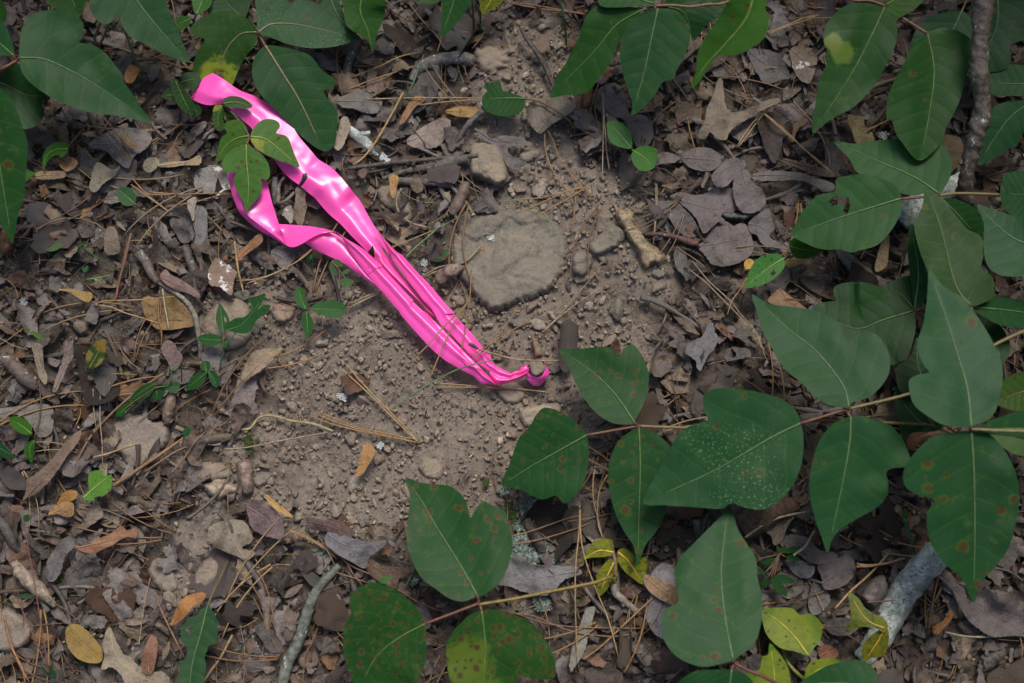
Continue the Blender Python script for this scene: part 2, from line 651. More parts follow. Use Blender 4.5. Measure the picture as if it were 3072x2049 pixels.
def soil_mat():
    t = NT('dry_soil')
    tc = t.n('TexCoord')
    oc = tc.outputs['Object']
    a = t.noise(oc, 9, 5, 0.6)
    c = t.mix(t.rng(a, 0.35, 0.65), (0.150, 0.122, 0.097), (0.208, 0.173, 0.141))
    c = t.mix(t.rng(t.noise(oc, 4.3, 3), 0.45, 0.7, 0, 0.5), c, (0.178, 0.138, 0.109))
    b = t.noise(oc, 120, 6, 0.72)
    c = t.mix(t.rng(b, 0.3, 0.7, 0.0, 0.75), c, t.mix(1.0, c, (1.38, 1.36, 1.33), 'MULTIPLY'))
    e = t.noise(oc, 520, 5, 0.75)
    c = t.mix(t.rng(e, 0.52, 0.68, 0.0, 0.8), c, t.mix(1.0, c, (0.42, 0.38, 0.36), 'MULTIPLY'))
    g = t.voro(oc, 900)
    sep = t.n('SeparateColor')
    t.l(g.outputs['Color'], sep.inputs[0])
    c = t.mix(t.rng(sep.outputs[0], 0.8, 0.98, 0, 0.5), c, (0.26, 0.215, 0.172))
    at_ = t.n('Attribute')
    at_.attribute_name = 'Col'
    sp = t.n('SeparateColor')
    t.l(at_.outputs['Color'], sp.inputs[0])
    # dark humus and painted gap shade under litter, pale mineral soil on bare patch
    c = t.mix(t.rng(sp.outputs[0], 0.15, 0.8, 0.9, 0.0), c, t.mix(0.6, t.mix(1.0, c, (0.5, 0.47, 0.45), 'MULTIPLY'), (0.055, 0.048, 0.041)))
    nm = t.bump(b, 0.9, 0.0022)
    nm = t.bump(e, 1.0, 0.0011, nm)
    nm = t.bump(g.outputs['Distance'], 0.5, 0.0006, nm)
    return t.fin(c, 0.93, nm, 0.2)


def rock_mat(name, mode, layered=False, dust=0.5, dustc=(0.215, 0.184, 0.146)):
    t = NT(name)
    base = base_color(t, mode)
    oc = t.coords()
    n1 = t.noise(oc, 45, 6, 0.65, 0.6)
    c = t.mix(t.rng(n1, 0.3, 0.72), t.mix(1.0, base, (0.62, 0.63, 0.66), 'MULTIPLY'), t.mix(1.0, base, (1.25, 1.2, 1.12), 'MULTIPLY'))
    n2 = t.noise(oc, 480, 5, 0.75)
    c = t.mix(t.rng(n2, 0.4, 0.7, 0, 0.6), c, t.mix(1.0, base, (1.7, 1.6, 1.45), 'MULTIPLY'))
    c = t.mix(t.rng(t.noise(oc, 260, 3), 0.60, 0.7, 0, 0.55), c, t.mix(1.0, base, (0.4, 0.38, 0.36), 'MULTIPLY'))
    c = t.mix(t.rng(t.noise(oc, 24, 4, 0.7), 0.42, 0.62, 0, dust), c, dustc)
    if layered:
        mp = t.n('Mapping')
        t.l(oc, mp.inputs[0])
        mp.inputs['Scale'].default_value = (1, 5, 1)
        mp.inputs['Rotation'].default_value = (0, 0, 0.3)
        ly = t.noise(mp.outputs[0], 60, 5, 0.7)
        c = t.mix(t.rng(ly, 0.4, 0.7, 0, 0.4), c, t.mix(1.0, base, (0.6, 0.66, 0.78), 'MULTIPLY'))
    nm = t.bump(n1, 0.8, 0.004)
    nm = t.bump(n2, 0.7, 0.001, nm)
    return t.fin(c, 0.85, nm, 0.3)


def clod_mat(mode='col'):
    t = NT('soil_crumb')
    base = base_color(t, mode)
    oc = t.n('NewGeometry').outputs['Position']
    n = t.noise(oc, 450, 6, 0.75)
    c = t.mix(t.rng(n, 0.3, 0.7), t.mix(1.0, base, (0.6, 0.58, 0.56), 'MULTIPLY'), t.mix(1.0, base, (1.3, 1.27, 1.22), 'MULTIPLY'))
    nm = t.bump(n, 0.9, 0.0012)
    return t.fin(c, 0.93, nm, 0.2)


def fibre_mat(name, mode, lichen=0.0, rough=0.6, bark=0.0, streak=True, dark=0.5):
    t = NT(name)
    base = base_color(t, mode)
    oc = t.coords()
    n = t.noise(oc, 260, 5, 0.7)
    c = t.mix(t.rng(n, 0.3, 0.7), t.mix(1.0, base, (dark, dark * 0.95, dark * 0.9), 'MULTIPLY'), t.mix(1.0, base, (1.3, 1.28, 1.25), 'MULTIPLY'))
    nm = t.bump(n, 0.5, 0.0008)
    if bark > 0:
        n4 = t.noise(oc, 90, 6, 0.75, 0.5)
        nm = t.bump(n4, bark, 0.003, nm)
        c = t.mix(t.rng(n4, 0.5, 0.68, 0, 0.7), c, t.mix(1.0, base, (0.35, 0.32, 0.3), 'MULTIPLY'))
    if lichen > 0:
        m1 = t.noise(oc, 95, 6, 0.78, 0.2)
        th = 0.66 - 0.3 * lichen
        m = t.rng(m1, th, th + 0.07)
        fl = t.rng(t.noise(oc, 420, 5, 0.85, 1.5), 0.36, 0.52, 0.10, 1.0)
        c = t.mix(t.math('MULTIPLY', m, fl), c, t.mix(t.rng(t.noise(oc, 110, 3), 0.35, 0.65), (0.32, 0.37, 0.32), (0.66, 0.71, 0.66)))
        nm = t.bump(t.math('MULTIPLY', m, fl), 0.6, 0.0012, nm)
    return t.fin(c, rough, nm, 0.35)


def tape_mat():
    t = NT('pink_film')
    oc = t.coords()
    n = t.noise(oc, 22, 3, 0.5)
    c = t.mix(t.rng(n, 0.35, 0.65), (1.0, 0.088, 0.43), (1.0, 0.104, 0.49))
    g = t.voro(oc, 210)
    sep = t.n('SeparateColor')
    t.l(g.outputs['Color'], sep.inputs[0])
    m = t.math('MULTIPLY', t.rng(g.outputs['Distance'], 0.07, 0.13, 1.0, 0.0), t.math('GREATER_THAN', sep.outputs[0], 0.86))
    c = t.mix(m, c, (0.12, 0.03, 0.04))
    c = t.mix(t.rng(t.noise(oc, 130, 5, 0.7), 0.62, 0.75, 0, 0.2), c, (0.60, 0.25, 0.33))
    nm = t.bump(t.noise(oc, 40, 2, 0.4, 0.6), 0.06, 0.0022)
    nm = t.bump(t.noise(oc, 260, 2), 0.06, 0.0004, nm)
    m_ = t.fin(c, t.math('ADD', t.math('MULTIPLY', n, 0.15), 0.24), nm, 0.55)
    t.bsdf.inputs['Coat Weight'].default_value = 0.35
    t.bsdf.inputs['Coat Roughness'].default_value = 0.2
    t.translucent(c, 0.15)
    return m_


M = {}
M['ivy'] = leaf_mat('ivy_green', spots=0.03)
M['ivy_spotted'] = leaf_mat('ivy_green_spotted', spots=0.42, blotch=0.15)
M['ivy_rust'] = leaf_mat('ivy_green_rust_spots', spots=0.7, blotch=0.4)
M['ivy_rust2'] = leaf_mat('ivy_green_rust_blotched', spots=0.85, blotch=0.6, yellow=[(0.45, 0.15, 0.30, (0.17, 0.19, 0.03)), (0.8, -0.05, 0.25, (0.15, 0.18, 0.03))])
M['ivy_light'] = leaf_mat('ivy_green_light_spotted', spots=0.16, blotch=0.2)
M['ivy_white'] = leaf_mat('ivy_green_white_specks', spots=0.06, speck=0.9)
M['ivy_tip'] = leaf_mat('ivy_yellow_brown_tip', hairy=0.6, yellow=[(0.80, -0.02, 0.30, (0.40, 0.36, 0.05))], browntip=1, speck=0.3)
M['ivy_hairy'] = leaf_mat('ivy_downy', hairy=0.6, speck=0.2, vein=0.5)
M['ivy_yspot'] = leaf_mat('ivy_yellow_patch', yellow=[(0.40, 0.13, 0.12, (0.20, 0.23, 0.06)), (0.37, 0.22, 0.09, (0.27, 0.25, 0.09))], browntip=0)
M['ivy_redpatch'] = leaf_mat('ivy_yellow_red_patch', spots=0.12, yellow=[(0.05, 0.26, 0.36, (0.42, 0.36, 0.06))], browntip=1)
M['fresh'] = leaf_mat('fresh_green_leaf', spots=0.0, vein=0.3, speck=0.5, transl=0.3)
M['fresh_eaten'] = leaf_mat('fresh_leaf_spots', spots=0.1, vein=0.3, spot_col=(0.04, 0.02, 0.02), transl=0.3)
M['yellowing'] = leaf_mat('yellowing_leaf', mottle=0.22, spots=0.1, blotch=0.5, transl=0.25, yellow=[(0.5, 0.0, 0.5, (0.36, 0.34, 0.05))], spot_col=(0.10, 0.07, 0.02))
M['mottled'] = leaf_mat('mottled_yellow_leaf', mottle=0.85, transl=0.2)
M['dead'] = dead_mat('dead_leaf', 'obj')
M['dead_mold'] = dead_mat('dead_leaf_white_mold', 'obj', mold=0.95)
M['dead_c'] = dead_mat('dead_leaf_litter', 'col')
M['soil'] = soil_mat()
M['rock'] = rock_mat('field_stone', 'obj', dust=0.75)
M['dusty'] = rock_mat('soil_dusted_stone', 'obj', dust=0.45, dustc=(0.20, 0.168, 0.132))
M['slab'] = rock_mat('layered_stone', 'obj', layered=True, dust=0.15)
M['crumb'] = clod_mat()
M['needle'] = fibre_mat('pine_needle', 'obj', rough=0.45, dark=0.7)
M['needle_c'] = fibre_mat('pine_needle_litter', 'col', rough=0.5, dark=0.7)
M['twig'] = fibre_mat('twig_bark', 'obj', bark=0.4, lichen=0.25)
M['branch'] = fibre_mat('lichened_bark', 'obj', bark=0.7, lichen=0.28)
M['log'] = fibre_mat('white_lichen_bark', 'obj', bark=0.8, lichen=1.15)
M['stem'] = fibre_mat('ivy_stem', 'obj', rough=0.5, dark=0.75)
M['wood'] = fibre_mat('rotten_wood', 'obj', bark=1.0, dark=0.45)
M['lichen'] = fibre_mat('reindeer_lichen', 'col', rough=0.8, dark=0.7)
M['pin'] = rock_mat('soil_crusted_steel', 'obj', dust=0.9, dustc=(0.25, 0.21, 0.16))
M['clod'] = clod_mat('obj')
M['tape'] = tape_mat()

# ------------------------------------------------------------------ the ground: one sheet, fine where the camera looks
def axis(fine_lo, fine_hi, step, far):
    a = np.arange(fine_lo, fine_hi, step)
    o = []
    d, p = step, fine_hi
    while p < far:
        o.append(p)
        d *= 1.18
        p += d
    o.append(far)
    i = []
    d, p = step, fine_lo - step
    while p > -far:
        i.append(p)
        d *= 1.18
        p -= d
    i.append(-far)
    return np.r_[i[::-1], a, o]


gxs = axis(-0.46, 0.46, 0.0014, 3.0)
gys = axis(-0.31, 0.33, 0.0014, 3.0)
GX, GY = np.meshgrid(gxs, gys)
GZ = gh(GX, GY)
nx_, ny_ = len(gxs), len(gys)
ii, jj = np.meshgrid(np.arange(ny_ - 1), np.arange(nx_ - 1), indexing='ij')
q0 = (ii * nx_ + jj).ravel()
FQ = np.stack([q0, q0 + 1, q0 + nx_ + 1, q0 + nx_], 1)
bb = bare(GX, GY).ravel()
me = mk_mesh('ground', np.stack([GX.ravel(), GY.ravel(), GZ.ravel()], 1), FQ, None, np.repeat(bb[:, None], 3, 1), True, [M['soil']])
link('ground', me, label='dry brown crumbly forest soil under the litter', kind='structure')

KEEP = []       # polygons in Z units where loose litter must not lie on top


def keep(poly_src):
    KEEP.append(np.asarray(poly_src)[:, :2] / 1.3067)


def blocked(x, y):
    zx, zy = world_to_Z(x, y)
    m = np.zeros(np.shape(zx), bool)
    for p in KEEP:
        m |= inside(p, zx, zy)
    return m


# ------------------------------------------------------------------ leaves traced from the photograph
def leaf_surface(outline, mid, z0, z1, step=9.0, fold=0.10, bow=0.0, droop=0.0, wav=0.0011, ground=False, off=0.006,
                 curl=0.0, jag=0.0, holes=(), rot=0.0, seed=0, smooth=True, twist=0.0, axis_curl=0.0):
    O = cr(outline, 5, True) if smooth else np.asarray(outline, float)
    if jag > 0:
        O = resample(O, max(4.0, jag * 2.2), True)
        r = np.random.default_rng(int(abs(O.sum())) % 9999)
        O = O + r.normal(0, jag, O.shape) * 0.5
    mid = cr(np.asarray(mid, float), 8)
    P, F, OO = tri2d(O, step, [np.asarray(h, float) for h in holes], mid)
    d, s, sg, L = seg_dist(P[:, 0], P[:, 1], mid)
    u = s / L
    dm = d * PXM

    wl = 60.0 if ground else 130.0

    def zf(X, Y, u, dm, sg):
        if ground:
            _, _, z = at(X, Y, off)
        else:
            z = z0 + (z1 - z0) * u
        z = z + fold * dm + bow * 4 * u * (1 - u) - droop * u ** 3 + twist * sg * dm
        z = z + curl * (dm / 0.02) ** 2 + axis_curl * (2 * u - 1) ** 2
        z = z + wav * 2 * fbm(X / wl, Y / wl, 5 + seed, 2) * np.clip(dm / 0.01, 0.2, 1.6)
        return z
    Z = zf(P[:, 0], P[:, 1], u, dm, sg)
    wx, wy = unproj(P[:, 0], P[:, 1], Z)
    V = np.stack([wx, wy, Z], 1)
    uv = np.stack([u, sg * d / L], 1)
    F = F[:, ::-1]
    um = np.r_[0, np.cumsum(np.linalg.norm(np.diff(mid, axis=0), axis=1))]
    zm = zf(mid[:, 0], mid[:, 1], um / um[-1], np.zeros(len(mid)), np.ones(len(mid)))
    mx, my = unproj(mid[:, 0], mid[:, 1], zm)
    MP = np.stack([mx, my, zm], 1)
    return V, F, uv, MP


def leaf_obj(name, outline, mid, mat, color, parent=None, ppos=(0, 0, 0), z=(0.06, 0.055), rib=True, ribcol=None, rib_r=0.0008, **kw):
    meta = {k: kw.pop(k) for k in ('label', 'cat', 'group') if k in kw}
    V, F, uv, MP = leaf_surface(outline, mid, z[0], z[1], **kw)
    o0 = MP[0].copy()
    me = mk_mesh(name, V - o0, F, uv, None, True, [M[mat] if isinstance(mat, str) else mat])
    loc = o0 - np.array(ppos) if parent is not None else o0
    ob = link(name, me, parent, loc, color=color, **meta)
    if rib:
        R = np.linspace(rib_r, rib_r * 0.22, len(MP))
        Pm = MP.copy()
        Pm[:, 2] += R * 0.45
        k = max(2, int(len(Pm) * 0.93))
        rc = ribcol or (color[0] * 1.4 + 0.055, color[1] * 1.05 + 0.06, color[2] * 0.9 + 0.018)
        mr = tube_mesh('midrib', Pm[:k] - o0, R[:k], M['stem'], 5)
        link('midrib', mr, ob, color=rc)
    return ob, o0


def stem_obj(name, pts, r, parent, ppos, color, mat='stem', n=6, sides=6, **meta):
    """pts: (sx, sy, z) picture points with height"""
    P = cr(np.asarray(pts, float), n)
    x, y = unproj(P[:, 0], P[:, 1], P[:, 2])
    W = np.stack([x, y, P[:, 2]], 1)
    R = np.linspace(r[0], r[1], len(W)) if isinstance(r, tuple) else r
    o0 = W[0].copy() if parent is None else np.array(ppos)
    me = tube_mesh(name, W - o0, R, M[mat], sides)
    return link(name, me, parent, o0 if parent is None else None, color=color, **meta)


GREEN = (0.030, 0.108, 0.040)


def sprig(name, label, cat, node, nz, leaves, stems, group=None, stemcol=(0.20, 0.16, 0.07)):
    sr = 0.0005 if name == 'seedling' else 0.0011
    """node: source pixel of the joint; leaves: dicts; stems: lists of picture points with height"""
    nx, ny = unproj(node[0], node[1], nz)
    p0 = np.array([float(nx), float(ny), nz])
    root = thing(name, label, cat, p0, group)
    for lf in leaves:
        lf = dict(lf)
        ln = lf.pop('n', 'leaflet')
        lab = lf.pop('lab', None)
        out = lf.pop('o')
        mid = lf.pop('m')
        c = lf.pop('c', GREEN)
        mt = lf.pop('mat', 'ivy')
        ob, o0 = leaf_obj(ln, out, mid, mt, c, root, p0, **lf)
        if lab:
            ob['label'] = lab
        # short petiole from the joint to the blade
        a = np.array([p0, (p0 + o0) / 2 + [0, 0, -0.0005], o0])
        if np.linalg.norm(a[0] - a[2]) > 0.002:
            V = cr(a, 4)
            link('petiole', tube_mesh('petiole', V - p0, sr * 0.9, M['stem'], 6), root, color=(0.16, 0.07, 0.045))
    for s in stems:
        stem_obj('stem', s, (sr, sr * 1.2), root, p0, stemcol)
    return root

# ------------------------------------------------------------------ poison ivy and other green plants
A = lambda *p: px('A', *p)
B = lambda *p: px('B', *p)
C = lambda *p: px('C', *p)
D = lambda *p: px('D', *p)
E = lambda *p: px('E', *p)
F_ = lambda *p: px('F', *p)
G = lambda *p: px('G', *p)
H = lambda *p: px('H', *p)
I = lambda *p: px('I', *p)
Z = lambda *p: px('Z', *p)
T = lambda *p: px('T', *p)
U = lambda *p: px('U', *p)
W_ = lambda *p: px('W', *p)
V_ = lambda *p: px('V', *p)
X = lambda *p: px('X', *p)
Y = lambda *p: px('Y', *p)
IV = 'poison ivy sprigs'

g1 = (0.026, 0.100, 0.034)
g2 = (0.034, 0.112, 0.055)
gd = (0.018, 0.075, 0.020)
gl = (0.070, 0.17, 0.035)

# lower middle: three sprigs leaning in from the right
sprig('poison_ivy_sprig', 'dark green three-leaved ivy sprig just below and right of the steel pin', 'ivy', Z((1465, 978))[0], 0.050, [
    dict(o=E((1520, 780), (1660, 775), (1800, 762), (1860, 770), (1905, 815), (1925, 838), (1950, 775), (2000, 745), (2040, 770), (2090, 850), (2120, 950), (2110, 1060), (2080, 1160), (2035, 1240),
             (2020, 1280), (1960, 1285), (1880, 1275), (1780, 1220), (1700, 1130), (1640, 1030), (1590, 920), (1555, 850)),
         m=E((2030, 1280), (1900, 1090), (1750, 940), (1525, 782)), c=g1, mat='ivy_light', z=(0.052, 0.040)),
    dict(o=E((1700, 1350), (1640, 1280), (1550, 1210), (1430, 1170), (1370, 1210), (1310, 1310), (1250, 1370), (1200, 1500)) + H((1170, 130), (1130, 240), (1250, 265), (1380, 330), (1430, 330), (1500, 310),
             (1545, 360), (1600, 335), (1680, 230), (1710, 100), (1715, 0)),
         m=E((1705, 1355), (1500, 1470)) + H((1300, 130), (1135, 238)), c=g1, mat='ivy_light', z=(0.050, 0.034)),
    dict(o=Z((1467, 985), (1500, 992), (1530, 1015), (1545, 1040), (1540, 1080), (1535, 1130), (1530, 1170), (1510, 1215), (1480, 1255), (1465, 1300), (1455, 1255), (1430, 1215), (1410, 1170), (1397, 1110), (1400, 1060), (1415, 1020), (1440, 995)),
         m=Z((1467, 985), (1470, 1070), (1467, 1180), (1465, 1298)), c=g1, mat='ivy_spotted', z=(0.050, 0.038), seed=3),
], [Z((1465, 978, 0.050), (1540, 981, 0.053), (1640, 982, 0.056), (1842, 966, 0.058), (2000, 970, 0.058), (2130, 977, 0.05), (2200, 1000, 0.01))])

sprig('poison_ivy_sprig', 'large dark sprig low on the right, its left leaf dusted with pale specks', 'ivy', Z((1942, 940))[0], 0.095, [
    dict(o=Z((1838, 970), (1825, 940), (1790, 915), (1740, 900), (1690, 893), (1640, 893), (1615, 910), (1617, 945), (1625, 965), (1590, 975), (1555, 1000), (1530, 1050), (1500, 1100), (1477, 1155), (1530, 1160), (1600, 1165),
             (1655, 1168), (1680, 1155), (1710, 1165), (1750, 1170), (1790, 1150), (1820, 1115), (1840, 1065), (1845, 1010)),
         m=Z((1838, 972), (1770, 1005), (1640, 1080), (1480, 1153)), c=g2, mat='ivy_white', z=(0.094, 0.068), lab='leaflet dusted with pale specks', seed=8),
    dict(o=F_((412, 410), (520, 470), (650, 490), (800, 510), (900, 540), (980, 590), (1020, 650), (1040, 715), (1068, 735), (1110, 680), (1180, 660), (1250, 680), (1300, 740), (1335, 820), (1340, 900), (1320, 970), (1260, 1050),
              (1180, 1110), (1080, 1140), (1065, 1170), (980, 1165), (900, 1140), (820, 1080), (740, 1000), (660, 940), (600, 870), (540, 760), (480, 650), (450, 540)),
         m=F_((1065, 1172), (1020, 1020), (850, 800), (640, 630), (415, 413)), c=g2, z=(0.098, 0.080), seed=2),
    dict(o=Z((1950, 957), (1990, 957), (2040, 975), (2070, 1005), (2088, 1045), (2090, 1070), (2050, 1075), (2035, 1085), (2040, 1110), (2037, 1135), (2020, 1160), (1970, 1190), (1930, 1215), (1910, 1240), (1900, 1270),
             (1885, 1230), (1868, 1180), (1858, 1120), (1863, 1070), (1880, 1015), (1910, 975)),
         m=Z((1953, 957), (1950, 1020), (1930, 1130), (1900, 1268)), c=g2, z=(0.095, 0.075), seed=4),
], [Z((1942, 940, 0.095), (2085, 905, 0.10), (2180, 868, 0.105), (2270, 800, 0.11), (2351, 760, 0.112), (2440, 720, 0.11))])

sprig('poison_ivy_sprig', 'blue-green sprig at the right edge with one leaf pointing up and one down', 'ivy', Z((2228, 985))[0], 0.125, [
    dict(o=F_((1600, 240), (1650, 300), (1720, 370), (1830, 430), (1900, 520), (1980, 640), (2050, 770), (2090, 870), (2095, 980), (2080, 1080), (2050, 1190), (1990, 1260), (1900, 1290), (1880, 1305), (1780, 1300), (1680, 1280), (1580, 1220),
              (1500, 1150), (1470, 1060), (1470, 985), (1530, 950), (1605, 935), (1570, 890), (1530, 800), (1525, 720), (1560, 620), (1580, 500), (1595, 380)),
         m=F_((1885, 1300), (1860, 1050), (1790, 800), (1700, 520), (1602, 245)), c=(0.042, 0.122, 0.072), z=(0.128, 0.115), seed=6),
    dict(o=Z((2230, 990), (2270, 995), (2310, 1040), (2335, 1095), (2340, 1150), (2330, 1210), (2315, 1260), (2290, 1295), (2250, 1340), (2235, 1385), (2210, 1330), (2165, 1290), (2135, 1240), (2128, 1180), (2145, 1150), (2120, 1140),
             (2080, 1120), (2075, 1080), (2100, 1040), (2140, 1005), (2190, 992)),
         m=Z((2230, 990), (2236, 1090), (2238, 1230), (2235, 1383)), c=(0.034, 0.110, 0.055), mat='ivy_light', z=(0.122, 0.095), seed=9),
    dict(o=Z((2240, 990), (2290, 960), (2370, 940), (2450, 960), (2500, 1000), (2430, 1040), (2360, 1050), (2351, 1010), (2300, 1000)), m=Z((2240, 988), (2360, 985), (2498, 1000)), c=g2, z=(0.125, 0.11)),
], [Z((2228, 985, 0.125), (2300, 989, 0.128), (2400, 992, 0.125), (2500, 1010, 0.08))])

sprig('poison_ivy_sprig', 'green sprig at the bottom edge whose long leaf points up beside the yellow leaf', 'ivy', Z((1685, 1525))[0], 0.080, [
    dict(o=I((255, 370), (290, 440), (320, 540), (390, 650), (440, 740), (450, 860), (475, 970), (480, 1080), (470, 1180), (440, 1280), (380, 1350), (320, 1390), (285, 1415), (200, 1440), (100, 1460), (0, 1440), (-80, 1400), (-150, 1330),
             (-190, 1230), (-190, 1120), (-150, 1060), (-100, 1040), (-80, 1000), (-90, 920), (-110, 830), (-80, 740), (0, 650), (80, 570), (160, 490), (220, 430)),
         m=I((285, 1415), (235, 1150), (205, 850), (225, 600), (255, 375)), c=(0.034, 0.115, 0.052), mat='ivy_light', z=(0.085, 0.065), seed=12),
    dict(o=I((270, 1478), (350, 1500), (420, 1568), (440, 1680), (350, 1780), (150, 1800), (-50, 1720), (-110, 1600), (0, 1500), (100, 1480)), m=I((275, 1480), (250, 1650), (200, 1795)), c=g2, z=(0.082, 0.07), seed=13),
], [I((285, 1430, 0.080), (380, 1480, 0.08), (500, 1530, 0.078), (620, 1600, 0.07), (800, 1750, 0.03))], stemcol=(0.16, 0.06, 0.05))

sprig('poison_ivy_sprig', 'three-leaved ivy sprig at the bottom middle with rust-red leaf spots', 'ivy', Z((1100, 1385))[0], 0.072, [
    dict(o=H((485, 190), (600, 225), (760, 238), (830, 275), (890, 340), (905, 400), (922, 462), (945, 420), (980, 370), (1020, 345), (1060, 370), (1150, 410), (1175, 470), (1200, 590), (1200, 680), (1170, 800), (1120, 890),
             (1050, 950), (1000, 985), (965, 985), (880, 1020), (780, 1000), (680, 930), (600, 870), (550, 790), (510, 690), (490, 600), (500, 500), (510, 400), (515, 300)),
         m=H((970, 985), (850, 770), (700, 530), (590, 340), (488, 194)), c=g1, mat='ivy_spotted', z=(0.074, 0.055), seed=14),
    dict(o=H((615, 1165), (590, 1100), (530, 1030), (470, 980), (400, 930), (330, 895), (250, 895), (180, 920), (120, 970), (105, 1040), (120, 1100), (85, 1150), (70, 1230), (65, 1320), (80, 1420), (110, 1510), (150, 1590), (250, 1680),
             (400, 1700), (520, 1640), (580, 1540), (620, 1400), (625, 1280)),
         m=H((618, 1170), (450, 1260), (290, 1390), (180, 1600)), c=(0.034, 0.105, 0.030), mat='ivy_rust', z=(0.072, 0.055), seed=15),
    dict(o=H((995, 1080), (920, 1110), (850, 1170), (790, 1240), (760, 1330), (765, 1450), (790, 1568), (850, 1680), (1000, 1850), (1150, 1750), (1240, 1640), (1235, 1545), (1255, 1515), (1300, 1530), (1400, 1545), (1490, 1530),
             (1490, 1430), (1460, 1340), (1400, 1240), (1320, 1160), (1220, 1110), (1100, 1075)),
         m=H((997, 1082), (1020, 1300), (1010, 1550), (1000, 1845)), c=(0.040, 0.115, 0.030), mat='ivy_rust2', z=(0.072, 0.055), lab='leaflet blotched yellow and rust red', seed=16),
], [H((980, 1040, 0.072), (1200, 1005, 0.066), (1500, 945, 0.055), (1750, 895, 0.042), (1860, 860, 0.03), (1905, 930, 0.006))], stemcol=(0.26, 0.19, 0.06))

# upper right
sprig('poison_ivy_sprig', 'green sprig right of the small bright leaf, one leaf eaten through', 'ivy', C((1660, 1315))[0], 0.075, [
    dict(o=C((962, 950), (1100, 965), (1250, 945), (1400, 935), (1500, 945), (1600, 960), (1690, 970), (1740, 1040), (1755, 1110), (1740, 1200), (1700, 1270), (1670, 1310), (1600, 1295), (1500, 1310), (1420, 1300), (1350, 1250),
             (1300, 1210), (1200, 1180), (1120, 1160), (1060, 1060)), m=C((1665, 1300), (1500, 1190), (1250, 1080), (968, 953)), c=(0.034, 0.118, 0.040), z=(0.077, 0.06), seed=21),
    dict(o=C((1415, 1330), (1400, 1280), (1350, 1230), (1260, 1190), (1160, 1168), (1060, 1180), (980, 1200), (975, 1260), (960, 1290), (860, 1310), (790, 1370), (720, 1470), (680, 1568)) + F_((680, 20), (780, 70), (900, 110), (1000, 108),
             (1080, 130), (1130, 115), (1230, 90), (1290, 50), (1340, -10), (1380, -70), (1412, -150)), m=C((1412, 1335), (1200, 1400), (950, 1480), (685, 1585)), c=(0.036, 0.120, 0.042), z=(0.072, 0.055), seed=22,
         holes=[C((925, 1345), (985, 1310), (1010, 1335), (1060, 1325), (1072, 1390), (1050, 1440), (1022, 1415), (1040, 1375), (1000, 1370), (950, 1385))], lab='leaflet with a ragged hole eaten in it'),
    dict(o=C((1690, 1340), (1780, 1340), (1880, 1380), (1950, 1440), (1965, 1540), (1950, 1620), (1850, 1640), (1760, 1560), (1700, 1450)), m=C((1690, 1342), (1800, 1450), (1948, 1615)), c=(0.026, 0.095, 0.036), z=(0.074, 0.06), seed=23),
], [C((1660, 1315, 0.075), (1800, 1300, 0.073), (2090, 1310, 0.06), (2200, 1330, 0.01))])

sprig('poison_ivy_sprig', 'dark yellowish-green ivy leaf standing up at the right edge with its lighter neighbour', 'ivy', Z((2228, 703))[0], 0.088, [
    dict(o=C((1570, 1250), (1610, 1275), (1650, 1300), (1730, 1380), (1790, 1460), (1860, 1540)) + F_((1940, 10), (1968, 60), (1970, 130), (1955, 240), (2020, 280), (2040, 360), (2030, 430), (1960, 470), (1890, 490), (1830, 440), (1780, 400),
             (1700, 360), (1640, 290), (1590, 240), (1550, 150), (1520, 50), (1500, -60)) + C((1530, 1440), (1560, 1370), (1568, 1300)), m=F_((1885, 488), (1780, 350), (1690, 0), (1640, -150)) + C((1572, 1255)), c=(0.026, 0.085, 0.014), z=(0.09, 0.085), seed=24),
    dict(o=F_((1895, 495), (1960, 460), (2040, 430), (2180, 440), (2300, 470), (2440, 560), (2400, 640), (2250, 640), (2080, 615), (1980, 565)), m=F_((1897, 497), (2150, 520), (2435, 560)), c=(0.036, 0.115, 0.060), z=(0.085, 0.07), seed=25),
], [F_((1885, 492, 0.088), (1900, 600, 0.085), (1930, 720, 0.06), (1960, 800, 0.005))])

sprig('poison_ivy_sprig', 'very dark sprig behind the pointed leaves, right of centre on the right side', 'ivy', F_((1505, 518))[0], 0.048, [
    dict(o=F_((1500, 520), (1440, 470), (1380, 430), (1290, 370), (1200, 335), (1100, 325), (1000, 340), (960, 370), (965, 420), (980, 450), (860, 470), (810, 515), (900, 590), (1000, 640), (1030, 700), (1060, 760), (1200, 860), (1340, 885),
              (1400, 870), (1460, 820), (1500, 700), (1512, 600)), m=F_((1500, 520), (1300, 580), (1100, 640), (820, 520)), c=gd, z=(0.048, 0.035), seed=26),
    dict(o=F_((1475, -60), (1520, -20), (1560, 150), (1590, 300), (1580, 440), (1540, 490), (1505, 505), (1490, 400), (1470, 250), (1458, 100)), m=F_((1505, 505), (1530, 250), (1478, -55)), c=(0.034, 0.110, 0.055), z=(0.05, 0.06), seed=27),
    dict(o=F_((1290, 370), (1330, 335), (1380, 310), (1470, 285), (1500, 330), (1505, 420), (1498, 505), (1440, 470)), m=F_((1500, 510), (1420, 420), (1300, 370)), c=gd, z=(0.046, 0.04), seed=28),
], [F_((1505, 518, 0.048), (1590, 490, 0.045), (1700, 470, 0.03), (1800, 460, 0.0))])

